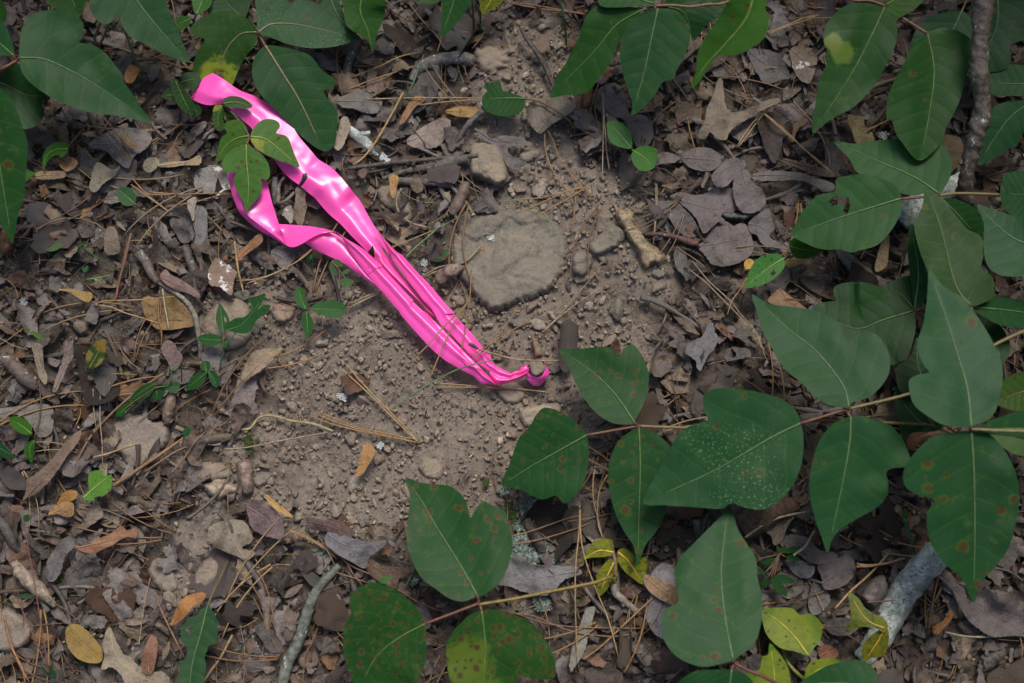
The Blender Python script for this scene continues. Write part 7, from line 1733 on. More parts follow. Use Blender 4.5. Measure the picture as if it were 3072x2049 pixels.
needles('upright straw stems left of the flat slab', [g3('D', .016, .012, (625, 1045), (630, 1180), (645, 1310)), g3('D', .016, .012, (675, 1050), (672, 1250), (685, 1400), (690, 1568)), g3('D', .018, .012, (735, 1000), (735, 1100), (730, 1180))], NC[4], sheath=False)
needles('needle pair at the bottom left corner', [g3('G', .022, .012, (30, 1120), (60, 1260), (120, 1420), (200, 1568)), g3('G', .020, .012, (30, 1140), (80, 1330), (150, 1470), (170, 1568))], (0.32, 0.17, 0.08), sheath=False, r=0.0009)
needles('stalk slanting through the bottom left litter to the tan leaf', [g3('G', .016, .012, (1030, 950), (1080, 1070), (1150, 1220), (1245, 1410))], NC[3], sheath=False, r=0.0008)
needles('straw-coloured stem left of the grey-green stick, bottom', [g3('G', .014, .012, (1562, 1245), (1480, 1400), (1420, 1480), (1365, 1568))], NC[2], sheath=False, r=0.0009)
needles('orange needle pair below the curved red leaf, lower centre', [g3('G', .012, .010, (1930, 535), (2050, 580), (2160, 640), (2280, 720)), g3('G', .012, .010, (1935, 545), (2080, 605), (2200, 680), (2270, 740))], NC[0])
needles('tall needle triplet standing right of the spotted sprig, bottom centre', [g3('H', .030, .014, (1655, 370), (1650, 560), (1630, 760), (1625, 950), (1630, 1180), (1640, 1440)), g3('H', .028, .014, (1658, 380), (1665, 600), (1700, 760), (1770, 950), (1850, 1150), (1925, 1430))], NC[2])
needles('looped needle pair beside the rust-spotted leaf tip, bottom centre', [g3('H', .024, .014, (1760, 110), (1745, 220), (1750, 350), (1780, 470), (1810, 590)), g3('H', .024, .014, (1840, 170), (1790, 270), (1775, 390), (1780, 500), (1812, 600))], NC[2])
needles('crossing needle pair through the lichen patch, bottom centre', [g3('H', .016, .012, (1205, 582), (1350, 540), (1550, 470), (1690, 435)), g3('H', .016, .012, (1220, 635), (1400, 600), (1600, 540), (1760, 480))], NC[1], sheath=False)
needles('needle pair fanning right below the red-spotted leaf, bottom', [g3('H', .014, .012, (1200, 1090), (1400, 1160), (1600, 1190), (1900, 1200), (2100, 1200)), g3('H', .014, .012, (1190, 1095), (1350, 1120), (1600, 1220), (1850, 1255), (2050, 1235))], NC[3], sheath=False)
needles('long stalk crossing the bottom centre to the papery leaf', [g3('H', .016, .012, (1680, 1410), (1800, 1320), (1950, 1180), (2100, 1040), (2200, 950)), g3('H', .014, .012, (1955, 1500), (2030, 1350), (2080, 1200), (2115, 1000))], NC[1], sheath=False, r=0.0008)
needles('long pair of needles left of the three-leaved spotted sprig', [g3('H', .014, .012, (0, 680), (120, 780), (300, 860), (450, 950), (600, 1040), (760, 1095)), g3('H', .014, .012, (-60, 600), (60, 720), (130, 830), (195, 910)), g3('H', .012, .012, (0, 820), (130, 860), (230, 895))], NC[3], sheath=False)
needles('pale needle pair crossing below the pointed ivy tip, bottom right', [g3('I', .030, .026, (365, 590), (480, 510), (600, 455), (810, 410)), g3('I', .024, .018, (690, 710), (770, 650), (810, 580), (835, 540))], (0.38, 0.32, 0.24), sheath=False, r=0.0009)
needles('folded straw needle pair left of the lichened log', [g3('X', .026, .020, (275, 560), (450, 570), (640, 545), (800, 495), (850, 490)), g3('X', .026, .020, (275, 588), (450, 580), (620, 550), (760, 510))], NC[2], r=0.0008)
needles('long curved stalk crossing above the lichened log to the left', [g3('X', .024, .018, (20, 1080), (200, 880), (380, 720), (520, 580), (670, 400))], NC[2], sheath=False, r=0.0009)
needles('thin needle lying over the lichened log', [g3('X', .030, .030, (400, 1005), (600, 995), (740, 982))], NC[3], sheath=False)
needles('long pale stalk along the bottom right below the orange leaf', [g3('X', .016, .012, (1320, 1358), (1500, 1400), (1700, 1415), (1950, 1405), (2240, 1390))], (0.36, 0.30, 0.22), sheath=False, r=0.0009)
needles('green grass stem behind the downward leaf, bottom right', [g3('X', .030, .006, (835, 30), (880, 160), (915, 260), (945, 420))], (0.08, 0.20, 0.09), sheath=False, r=0.0012, name='grass_blade', cat='grass blade', group=None)
needles('straw needle beneath the arched grey stick, upper centre', [g3('B', .012, .012, (120, 520), (300, 450), (450, 380), (585, 350)), g3('B', .014, .012, (100, 600), (250, 540), (400, 490), (560, 440))], NC[0], sheath=False)
needles('yellowish needle slanting up left of the arched stick', [g3('B', .020, .010, (470, 620), (380, 790), (280, 960), (200, 1060), (130, 1110))], (0.42, 0.29, 0.11), sheath=False, r=0.0009)
needles('straight needle pair pointing at the notched leaf from the left', [g3('B', .014, .018, (200, 668), (450, 660), (700, 658), (1000, 657)), g3('B', .014, .018, (580, 705), (750, 685), (1005, 665))], NC[2], sheath=False)
needles('curled pale rootlet loop over the flat tan stone', [g3('B', .014, .008, (460, 1265), (425, 1330), (430, 1400), (470, 1460), (540, 1505), (630, 1525)), ], (0.36, 0.30, 0.22), sheath=False, r=0.0008)
needles('long needle bundle along the top edge, centre right', [g3('B', .014, .012, (1140, 5), (1350, 35), (1550, 70), (1700, 100)), g3('B', .014, .012, (1160, 15), (1400, 60), (1560, 75), (1700, 90))], NC[1], sheath=False)
needles('V needle pair near the top edge left of the hanging leaf tip', [g3('B', .014, .012, (505, 20), (600, 140), (700, 250), (760, 340)), g3('B', .016, .012, (1120, 60), (1040, 180), (980, 270), (930, 330))], NC[3], sheath=False)
needles('thin needles crossing under the hooked light leaf, upper left', [g3('A', .018, .012, (650, 770), (740, 900), (820, 1000), (885, 1100)), g3('A', .018, .012, (690, 780), (800, 920), (860, 1010), (880, 1080))], NC[3], sheath=False)
needles('long needle bundle below the round blue-green leaf, upper left', [g3('A', .016, .012, (880, 1240), (960, 1300), (1060, 1370), (1165, 1450)), g3('A', .016, .012, (890, 1200), (980, 1300), (1080, 1380), (1160, 1445)), g3('A', .014, .018, (1000, 1290), (1200, 1305), (1400, 1300), (1550, 1298)), g3('A', .012, .016, (1120, 1390), (1300, 1360), (1450, 1320), (1560, 1300))], NC[0], sheath=False)
needles('dark seedling stems rising to the top edge, centre', [g3('B', .0, .05, (945, 240), (940, 120), (930, -40)), g3('B', .0, .05, (980, 260), (988, 120), (985, 60))], (0.03, 0.09, 0.03), sheath=False, r=0.0009, name='green_stalk', cat='stalk', group=None)
needles('dotted green stem dropping beside the long dark leaf, top', [g3('B', .06, .004, (1515, -40), (1550, 120), (1560, 220), (1570, 340))], (0.06, 0.13, 0.06), sheath=False, r=0.0009, name='green_stalk', cat='stalk', group=None)
needles('pale green stem and pinkish stem under the top left broad leaf', [g3('A', .04, .003, (830, 180), (880, 320), (920, 420), (965, 480)), ], (0.13, 0.22, 0.08), sheath=False, r=0.0011, name='green_stalk', cat='stalk', group=None)
needles('two leaning stalks between the top left leaves', [g3('A', .04, .003, (680, 140), (650, 220), (625, 290)), g3('A', .04, .003, (735, 150), (700, 240), (660, 325))], (0.22, 0.17, 0.09), sheath=False, r=0.0011, name='green_stalk', cat='stalk', group=None)
needles('thin green tendril beside the flat tan stone, crossing toward the big stone', [g3('B', .014, .006, (590, 420), (560, 500), (510, 620), (480, 710))], (0.10, 0.25, 0.12), sheath=False, r=0.0006, name='grass_blade', cat='grass blade', group=None)
needles('short bright green blade lying in the left litter', [g3('V', .014, .014, (960, 815), (1060, 805), (1160, 785), (1245, 765))], (0.08, 0.24, 0.06), sheath=False, r=0.0006, name='grass_blade', cat='grass blade', group=None)

# ------------------------------------------------------------------ loose material, scattered
LM = [((480, 200), 'the torn end of the tape'), ((1232, 850), 'the steel pin'), ((1170, 600), 'the large flat stone'), ((1120, 370), 'the squarish upright stone'), ((1010, 150), 'the arched grey stick'), ((2060, 1370), 'the lichened log'),
      ((2240, 300), 'the leaning branch'), ((1460, 540), 'the pale wood chip'), ((290, 450), 'the round blue-green leaf'), ((225, 1110), 'the torn yellow-green leaf'), ((455, 1480), 'the long serrated green leaf'), ((700, 1440), 'the grey-green stick'),
      ((220, 815), 'the orange-rimmed leaf'), ((1230, 1220), 'the lichen patch'), ((1430, 1290), 'the withered yellow sprig'), ((315, 1010), 'the flat grey slab'), ((560, 500), 'the pink tape loop'), ((720, 720), 'the three-leaved seedling'),
      ((1450, 340), 'the small round leaf pair'), ((1760, 620), 'the eaten light green leaf'), ((1640, 260), 'the pale oak leaf'), ((1665, 560), 'the toothed grey leaf'), ((1060, 1240), 'the red-spotted leaf'), ((1660, 1030), 'the pale-specked ivy leaf'),
      ((1815, 1450), 'the yellow-green lobed leaf'), ((390, 710), 'the ochre-brown leaf'), ((840, 1060), 'the orange scrap on soil'), ((510, 630), 'the mouldy brown leaf'), ((150, 360), 'the hooked light leaf'), ((100, 1270), 'the scorched leaf roll'),
      ((1150, 220), 'the notched green leaf'), ((1620, 770), 'the silvery twisted leaf'), ((530, 750), 'the ragged seedling'), ((1000, 720), 'the lower pink strand'), ((800, 420), 'the upper pink strand'), ((530, 1230), 'the toothed tan leaf'),
      ((800, 1240), 'the grey boat-shaped leaf'), ((60, 980), 'the bright green oval leaf'), ((1900, 780), 'the pointed ivy leaf'), ((1550, 850), 'the ivy beside the pin'), ((2270, 1420), 'the long serrated brown leaf'), ((180, 680), 'the mustard leaf fragment')]


USED = set()


def place_label(head, x, y):
    zx, zy = (float(v) for v in world_to_Z(x, y))
    near = sorted(LM, key=lambda l: (l[0][0] - zx) ** 2 + (l[0][1] - zy) ** 2)
    for (lx, ly), nm in near[:6]:
        dx, dy = zx - lx, zy - ly
        ax, ay = abs(dx), abs(dy)
        v, h_ = ('above' if dy < 0 else 'below'), ('left of' if dx < 0 else 'right of')
        w = h_ if ax > 2.2 * ay else (v if ay > 2.2 * ax else v + ' and ' + h_)
        d = 'just ' if math.hypot(dx, dy) < 60 and ' and ' not in w else ''
        lab = '%s %s%s %s' % (head, d, w, nm)
        if lab not in USED:
            break
    USED.add(lab)
    return lab


# -- dead leaf templates in a unit frame (length 1 along x)
def outline_leaf(kind, r):
    t = np.linspace(0, 1, 26)
    if kind == 'oval':
        w = 0.26 * np.sin(math.pi * t ** 0.85) ** 0.75 * (1 + 0.06 * np.sin(t * 60))
    elif kind == 'narrow':
        w = 0.15 * np.sin(math.pi * t ** 0.9) ** 0.8
    elif kind == 'oak':
        w = 0.30 * np.sin(math.pi * t ** 0.8) ** 0.6 * (0.62 + 0.38 * np.cos(t * 2 * math.pi * 3.5 + 1.0))
        w = np.clip(w, 0.03, 1) * (t > 0) * (t < 1)
    else:
        P = outline_leaf(('oval', 'oval', 'oak', 'narrow')[int(r.integers(4))], r)
        P = (P - (0.5, 0)) * r.uniform(1.1, 1.7) * (1, r.uniform(0.9, 1.6)) + (0.5, 0)
        for _ in range(int(r.integers(1, 4))):
            a, o = r.uniform(0, 6.28), r.uniform(0.06, 0.32)
            n = np.array([math.cos(a), math.sin(a)])
            d = (P - (0.5, 0)) @ n - o
            out = []
            for q in range(len(P)):
                p0_, p1_, d0, d1_ = P[q], P[(q + 1) % len(P)], d[q], d[(q + 1) % len(P)]
                if d0 <= 0:
                    out.append(p0_)
                if (d0 < 0) != (d1_ < 0):
                    out.append(p0_ + (p1_ - p0_) * d0 / (d0 - d1_))
            if len(out) > 4:
                P = np.array(out)
        P = resample(P, 0.07, True)
        return P + r.normal(0, 0.012, P.shape)
    up = np.stack([t, w * (1 + 0.1 * r.normal(size=26))], 1)
    dn = np.stack([t, -w * (1 + 0.1 * r.normal(size=26))], 1)[::-1]
    P = np.vstack([up, dn[1:-1]])
    if kind != 'x' and r.random() < 0.35:      # broken off
        c = r.uniform(0.45, 0.8)
        P[:, 0] = np.minimum(P[:, 0], c + 0.04 * r.normal(size=len(P)))
    return P


def bend(P, F, r, roll, lift, wav):
    x, y = P[:, 0] - 0.5, P[:, 1]
    if abs(roll) > 1e-3:
        a = y * roll
        yy = np.sin(a) / roll
        zz = (1 - np.cos(a)) / roll
    else:
        yy, zz = y, 0 * y
    b = x * lift
    xx = np.sin(b) / lift if abs(lift) > 1e-3 else x
    zx = (1 - np.cos(b)) / lift if abs(lift) > 1e-3 else 0 * x
    s = r.integers(1000)
    z = zz + zx + wav * fbm(P[:, 0] * 4.5, P[:, 1] * 4.5, int(s), 3)
    tw = r.normal(0, 0.25)
    z = z + tw * x * y * 2
    return np.stack([xx, yy, z], 1)


TPL = []
kinds = ['frag'] * 34 + ['oval'] * 8 + ['narrow'] * 6 + ['oak'] * 7 + ['rollup'] * 7
rt = np.random.default_rng(3)
for kd in kinds:
    kk_ = {'rollup': 'oval'}.get(kd, kd)
    for _ in range(5):
        try:
            P, F, OO = tri2d(outline_leaf(kk_, rt), 0.085 if kd != 'frag' else 0.095)
            if len(F) > 8:
                break
        except Exception:
            continue
    roll = rt.uniform(5, 11) * rt.choice([-1, 1]) if kd == 'rollup' else rt.normal(0, 1.6)
    V = bend(P, F, rt, roll, rt.normal(0, 1.1), 0.16)
    uv = np.stack([P[:, 0], P[:, 1]], 1)
    V[:, 2] -= np.percentile(V[:, 2], 20)
    TPL.append((kd, V, F, uv))

PAL = [((0.205, 0.18, 0.165), 'greyish', 34), ((0.215, 0.178, 0.165), 'mauve-brown', 22), ((0.165, 0.12, 0.092), 'brown', 18), ((0.25, 0.198, 0.145), 'tan', 16), ((0.09, 0.07, 0.06), 'dark', 14),
       ((0.185, 0.105, 0.065), 'reddish brown', 8), ((0.33, 0.26, 0.17), 'pale straw', 3), ((0.25, 0.13, 0.06), 'rusty orange', 2), ((0.225, 0.208, 0.195), 'silvery', 9)]
PW = np.array([p[2] for p in PAL], float)
PW /= PW.sum()


def rotm(yaw, tx, ty):
    return Matrix.Rotation(yaw, 3, 'Z') @ Matrix.Rotation(tx, 3, 'X') @ Matrix.Rotation(ty, 3, 'Y')


def smooth_g(x, y):
    return 0.012 * fbm(x * 5, y * 5, 3, 3) + 0.006 * fbm(x * 22, y * 22, 8, 3) + 0.004 * bare(x, y) - 0.002


def sample(n, dens, margin=0.02, block=True):
    out = []
    while sum(len(o) for o in out) < n:
        x = rng.uniform(-0.42 - margin, 0.42 + margin, n * 2)
        y = rng.uniform(-0.29 - margin, 0.31 + margin, n * 2)
        m = rng.random(n * 2) < dens(x, y)
        if block:
            m &= ~blocked(x, y)
        out.append(np.stack([x[m], y[m]], 1))
    return np.vstack(out)[:n]


litter_d = lambda x, y: np.clip(1.02 - 1.02 * bare(x, y), 0.015, 1)

# individual leaves: the largest loose ones
mesh_cache = {}
sizew = {'frag': 'leaf scrap', 'oval': 'oval leaf', 'narrow': 'narrow leaf', 'oak': 'lobed oak leaf', 'rollup': 'rolled leaf'}
NI = 215
pos = sample(NI, litter_d)
sizes = np.sort(rng.uniform(0.024, 0.056, NI))[::-1]
for i in range(NI):
    ti = int(rng.integers(len(TPL)))
    kd, V, F, uv = TPL[ti]
    if ti not in mesh_cache:
        mesh_cache[ti] = mk_mesh('dead_leaf', V, F, uv, None, True, [M['dead']])
    x, y = pos[i]
    s = sizes[i]
    for _ in range(30):
        an = np.arange(8) * math.pi / 4
        if not blocked(x + 0.40 * s * np.cos(an), y + 0.40 * s * np.sin(an)).any():
            break
        x, y = sample(1, litter_d)[0]
    ci = int(rng.choice(len(PAL), p=PW))
    z = float(smooth_g(x, y)) + rng.uniform(0.004, 0.011)
    adj = 'large' if s > 0.038 else ('mid-sized' if s > 0.028 else 'small')
    ob = link('dead_leaf', mesh_cache[ti], None, (x, y, z), place_label('%s %s %s' % (adj, PAL[ci][1], sizew[kd]), x, y), 'dead leaf', DL, color=np.array(PAL[ci][0]) * rng.uniform(0.58, 0.98))
    ob.rotation_euler = rotm(rng.uniform(0, 6.28), rng.normal(0, 0.20), rng.normal(0, 0.20)).to_euler()
    ob.scale = (s, s * rng.uniform(0.75, 1.1), s * rng.uniform(0.7, 1.1))


# the rest of the litter, one mass
def scatter_mesh(name, n, dens, sz, zlo, zhi, tpl, colfn, mat, label, tilt=0.3, margin=0.30, block=True, fine=None):
    P = sample(n, dens, margin, block)
    Z0 = smooth_g(P[:, 0], P[:, 1])
    Vs, Fs, Us, Cs = [], [], [], []
    off = 0
    for i in range(n):
        kd, V, F, uv = tpl[int(rng.integers(len(tpl)))]
        s = sz()
        Mx = np.array(rotm(rng.uniform(0, 6.28), rng.normal(0, tilt), rng.normal(0, tilt)))
        W = (V * (s, s * rng.uniform(0.6, 1.1), s * rng.uniform(0.6, 1.1))) @ Mx.T + (P[i, 0], P[i, 1], Z0[i] + rng.uniform(zlo, zhi))
        Vs.append(W)
        Fs.append(F + off)
        if uv is not None:
            Us.append(uv)
        Cs.append(np.repeat(np.array([colfn(P[i, 0], P[i, 1])]), len(V), 0))
        off += len(V)
    me = mk_mesh(name, np.vstack(Vs), np.vstack(Fs), np.vstack(Us) if Us else None, np.vstack(Cs), True, [M[mat]])
    return link(name, me, label=label, kind='stuff')


def leafcol(x, y):
    c = np.array(PAL[int(rng.choice(len(PAL), p=PW))][0])
    return c * rng.uniform(0.36, 1.05)


def thin(tpl, want):
    return [t for t in tpl if t[0] in want]


scatter_mesh('leaf_litter', 7500, litter_d, lambda: 0.007 + 0.026 * rng.random() ** 1.6, -0.004, 0.010, thin(TPL, ('frag', 'narrow', 'rollup')), leafcol, 'dead_c', 'dense litter of broken grey and brown dead leaf fragments over the soil', 0.28, 0.03)
scatter_mesh('leaf_litter', 2500, lambda x, y: ((np.abs(x) > 0.43) | (np.abs(y - 0.01) > 0.31)) * 1.0, lambda: 0.014 + 0.03 * rng.random(), -0.003, 0.010, thin(TPL, ('frag', 'oval')), leafcol, 'dead_c', 'leaf litter carrying on round the place beyond the picture edge', 0.28, 0.5)
scatter_mesh('leaf_crumbs', 6500, lambda x, y: np.clip(1.0 - 0.75 * bare(x, y), 0.1, 1), lambda: 0.0025 + 0.005 * rng.random(), -0.001, 0.006, thin(TPL, ('frag',)), leafcol, 'dead_c', 'fine crumbs of dead leaf sprinkled over soil and litter', 0.4, 0.05)


# needles and fine stalks
def curve_mesh(name, n, dens, ln, r, cols, mat, label, zlo, zhi, bendk, seg=5, sides=3, margin=0.25, kind='stuff', block=True, lift=0.12):
    P = sample(n, dens, margin, block)
    Z0 = smooth_g(P[:, 0], P[:, 1])
    Vs, Fs, Cs = [], [], []
    off = 0
    for i in range(n):
        L = ln()
        a = rng.uniform(0, 6.28)
        k = rng.normal(0, bendk)
        t = np.linspace(-0.5, 0.5, seg + 1)
        ang = a + k * t
        dx, dy = np.cos(ang) * L / seg, np.sin(ang) * L / seg
        X = P[i, 0] + np.cumsum(dx) - dx.sum() / 2
        Yy = P[i, 1] + np.cumsum(dy) - dy.sum() / 2
        zz_ = Z0[i] + rng.uniform(zlo, zhi) + rng.normal(0, lift) * L * t + rng.normal(0, 0.04) * L * np.cos(t * 6)
        V, F, _ = tube_arrays(np.stack([X, Yy, zz_], 1), r(), sides, False)
        Vs.append(V)
        Fs.append(F + off)
        off += len(V)
        c = np.array(cols[int(rng.integers(len(cols)))]) * rng.uniform(0.4, 1.05)
        Cs.append(np.repeat(c[None], len(V), 0))
    me = mk_mesh(name, np.vstack(Vs), np.vstack(Fs), None, np.vstack(Cs), True, [M[mat]])
    return link(name, me, label=label, kind=kind)


needle_d = lambda x, y: np.clip(1.0 - 0.97 * bare(x, y), 0.03, 1)
curve_mesh('needle_litter', 3400, needle_d, lambda: rng.uniform(0.02, 0.07), lambda: rng.uniform(0.00030, 0.00055), NC, 'needle_c', 'mass of broken pine needles and thin stalks tangled in the litter', 0.001, 0.012, 0.9)
curve_mesh('root_fibres', 3200, lambda x, y: np.clip(0.9 - 0.3 * bare(x, y), 0, 1), lambda: rng.uniform(0.008, 0.032), lambda: rng.uniform(0.00012, 0.00026), [(0.20, 0.16, 0.12), (0.12, 0.09, 0.07), (0.27, 0.22, 0.17)], 'needle_c',
           'fine root hairs and fibres on the soil', 0.0005, 0.007, 3.0, 6, 3, 0.1, block=False)
curve_mesh('twig_litter', 900, needle_d, lambda: rng.uniform(0.012, 0.045), lambda: rng.uniform(0.0006, 0.0019), [(0.13, 0.11, 0.095), (0.09, 0.07, 0.06), (0.17, 0.13, 0.10), (0.20, 0.17, 0.14)], 'needle_c',
           'small broken twigs lying through the litter', 0.0, 0.010, 0.6, 6, 6, 0.25)

# individual loose needles and twigs, the largest
ntpl = []
for i in range(10):
    Ps = []
    L = 1.0
    k = rng.normal(0, 0.7)
    for sgn in (-1, 1):
        t = np.linspace(0, 1, 8)
        ang = k * t + sgn * 0.05 * (1 - t) + sgn * rng.uniform(0.02, 0.09)
        Ps.append(np.stack([np.cumsum(np.cos(ang)) / 8 - 0.5, np.cumsum(np.sin(ang)) / 8, 0.02 * np.sin(t * 3) + 0.015 * sgn * t], 1))
    Vs, Fs, off = [], [], 0
    for P in Ps:
        V, F, _ = tube_arrays(P, np.r_[0.012, 0.008, np.full(4, 0.0075), 0.006, 0.003], 4)
        Vs.append(V)
        Fs.append(quad_tri(F) + off)
        off += len(V)
    ntpl.append(mk_mesh('pine_needle_pair', np.vstack(Vs), np.vstack(Fs), None, None, True, [M['needle']]))
ndn = ['orange-brown', 'dark reddish', 'straw-coloured', 'dull brown', 'greyish tan']
pos = sample(150, needle_d, block=False)
for i, (x, y) in enumerate(pos):
    s = rng.uniform(0.045, 0.085)
    ci = int(rng.integers(5))
    if blocked(np.array([x]), np.array([y]))[0]:
        continue
    ob = link('pine_needle_pair', ntpl[i % 10], None, (x, y, float(smooth_g(x, y)) + rng.uniform(0.007, 0.014)), place_label('%s %s pine needle pair' % ('long' if s > 0.065 else 'short', ndn[ci]), x, y), 'pine needles', PN, color=np.array(NC[ci]) * rng.uniform(0.75, 1.15))
    ob.rotation_euler = rotm(rng.uniform(0, 6.28), 0, rng.normal(0, 0.07)).to_euler()
    ob.scale = (s, s, s * 0.8)

# twigs
ttpl = []
for i in range(6):
    t = np.linspace(0, 1, 8)
    P = np.stack([t - 0.5, 0.04 * np.sin(t * rng.uniform(2, 6)), 0.02 * np.cos(t * 5)], 1)
    V, F, uv = tube_arrays(P, np.linspace(0.045, 0.03, 8) * (1 + 0.2 * rng.normal(size=8)), 7)
    ttpl.append(mk_mesh('twig', V, quad_tri(F), uv, None, True, [M['twig']]))
tc_ = [((0.13, 0.11, 0.095), 'grey-brown'), ((0.085, 0.068, 0.058), 'dark'), ((0.18, 0.13, 0.10), 'reddish brown'), ((0.22, 0.20, 0.17), 'weathered grey')]
pos = sample(80, needle_d)
for i, (x, y) in enumerate(pos):
    s = rng.uniform(0.025, 0.06)
    c, cn = tc_[int(rng.integers(4))]
    ob = link('twig', ttpl[i % 6], None, (x, y, float(smooth_g(x, y)) + rng.uniform(0.003, 0.010)), place_label('%s %s broken twig' % ('long' if s > 0.045 else 'short', cn), x, y), 'twig', 'broken twigs in the litter', color=c)
    ob.rotation_euler = rotm(rng.uniform(0, 6.28), 0, rng.normal(0, 0.12)).to_euler()
    ob.scale = (s, s * 0.9, s * 0.9)


# -- soil crumbs and clods
def ico(sub):
    import bmesh
    bm = bmesh.new()
    bmesh.ops.create_icosphere(bm, subdivisions=sub, radius=1)
    V = np.array([v.co[:] for v in bm.verts])
    F = np.array([[v.index for v in f.verts] for f in bm.faces])
    bm.free()
    return V, F


def lump(sub, sd, amp=0.35, cut=0.75):
    V, F = ico(sub)
    r = np.random.default_rng(sd)
    V = V * (1 + amp * 2 * fbm(V[:, 0] * 1.6 + V[:, 2] * 1.1 + 10, V[:, 1] * 1.6 + V[:, 2] * 0.7 + 10, sd, 3))[:, None]
    for _ in range(5):
        n = r.normal(size=3)
        n /= np.linalg.norm(n)
        d = V @ n - cut * r.uniform(0.75, 1.05)
        V = V - np.clip(d, 0, None)[:, None] * n
    if sub > 2:
        V = V * (1 + 0.10 * fbm(V[:, 0] * 6 + V[:, 2] * 3, V[:, 1] * 6 - V[:, 2] * 2, sd + 3, 3))[:, None]
    return V * (1.15, 0.95, 0.7), F


CL1 = [('c', *lump(1, s), None) for s in range(8)]
CL2 = [('c', *lump(2, s + 40), None) for s in range(8)]


def soilcol(x, y):
    a = rng.random()
    c = np.array([(0.29, 0.24, 0.19), (0.33, 0.28, 0.225), (0.27, 0.21, 0.165), (0.25, 0.225, 0.19), (0.40, 0.34, 0.275)][int(rng.choice(5, p=[.36, .26, .2, .12, .06]))])
    return c * rng.uniform(0.95, 1.35)


bare_d = lambda x, y: np.clip(bare(x, y) * (0.3 + 1.2 * np.clip(fbm(x * 30, y * 30, 77, 2) + 0.5, 0, 1)) + 0.10, 0, 1)
scatter_mesh('soil_crumbs', 11000, bare_d, lambda: 0.0005 + 0.0019 * rng.random() ** 3.0, -0.0005, 0.0012, [('c', t[1], t[2], None) for t in CL1], soilcol, 'crumb', 'dry crumbs of pale brown soil on the bare patch', 0.5, 0.05, block=True)
scatter_mesh('soil_crumbs', 700, bare_d, lambda: 0.0018 + 0.0022 * rng.random() ** 2, -0.001, 0.0012, [('c', t[1], t[2], None) for t in CL2], soilcol, 'crumb', 'coarser lumps of dry brown soil on the bare patch', 0.5, 0.05, block=True)
ctp = [mk_mesh('soil_clod', t[1], t[2], None, None, True, [M['clod']]) for t in [('c', *lump(3, s + 90, 0.42, 0.62)) for s in range(8)]]
pos = sample(190, bare_d)
cn_ = [((0.29, 0.242, 0.192), 'brown'), ((0.32, 0.272, 0.22), 'tan'), ((0.29, 0.228, 0.185), 'reddish'), ((0.26, 0.238, 0.20), 'greyish'), ((0.37, 0.32, 0.265), 'pale')]
for i, (x, y) in enumerate(pos):
    s = 0.0030 + 0.0046 * rng.random() ** 2.2
    c, cn = cn_[int(rng.integers(5))]
    kd = 'large' if s > 0.0055 else 'small'
    ob = link('soil_clod', ctp[i % 8], None, (x, y, float(smooth_g(x, y)) + s * 0.12), place_label('%s %s clod of soil' % (kd, cn), x, y), 'clod', 'clods of dry soil', color=np.array(c) * rng.uniform(0.8, 1.0))
    ob.rotation_euler = (rng.normal(0, 0.3), rng.normal(0, 0.3), rng.uniform(0, 6.28))
    ob.scale = (s, s * rng.uniform(0.7, 1), s * rng.uniform(0.6, 0.95))



def lichen(name, label, spots, per, size, cols, up=0.7):
    """spots: (frame, x, y, radius in frame units); many small forked lobes"""
    Vs, Fs, Cs, off = [], [], [], 0
    for (f, cx, cy, rr) in spots:
        k = FR[f][2]
        n = int(per * 0.6 * (rr * k / 20) ** 1.6) + 6
        for i in range(n):
            a, q = rng.uniform(0, 6.28), abs(rng.normal(0, 0.5))
            sx, sy = px(f, (cx + math.cos(a) * q * rr, cy + math.sin(a) * q * rr))[0]
            x, y, z = (float(v) for v in at(sx, sy, 0.003))
            s = size * rng.uniform(0.5, 1.3)
            yaw = rng.uniform(0, 6.28)
            c = np.array(cols[int(rng.integers(len(cols)))]) * rng.uniform(0.75, 1.2)
            for fork in range(3):
                ya = yaw + (fork - 1) * 0.9
                d = np.array([math.cos(ya), math.sin(ya), 0])
                sd = np.array([-math.sin(ya), math.cos(ya), 0])
                p = np.array([x, y, z + 0.001 * rng.random()])
                h_ = up * s * rng.uniform(0.3, 1)
                V = np.array([p - sd * s * 0.12, p + sd * s * 0.12, p + d * s * 0.5 + sd * s * 0.16 + [0, 0, h_ * 0.6], p + d * s * 0.5 - sd * s * 0.16 + [0, 0, h_ * 0.6],
                              p + d * s + sd * s * 0.22 + [0, 0, h_], p + d * s * 0.92 - sd * s * 0.2 + [0, 0, h_ * 0.9]])
                Vs.append(V)
                Fs.append(np.array([(0, 1, 2), (0, 2, 3), (3, 2, 4), (3, 4, 5)]) + off)
                Cs.append(np.repeat(c[None], 6, 0))
                off += 6
    me = mk_mesh(name, np.vstack(Vs), np.vstack(Fs), None, np.vstack(Cs), False, [M['lichen']])
    return link(name, me, label=label, kind='stuff')


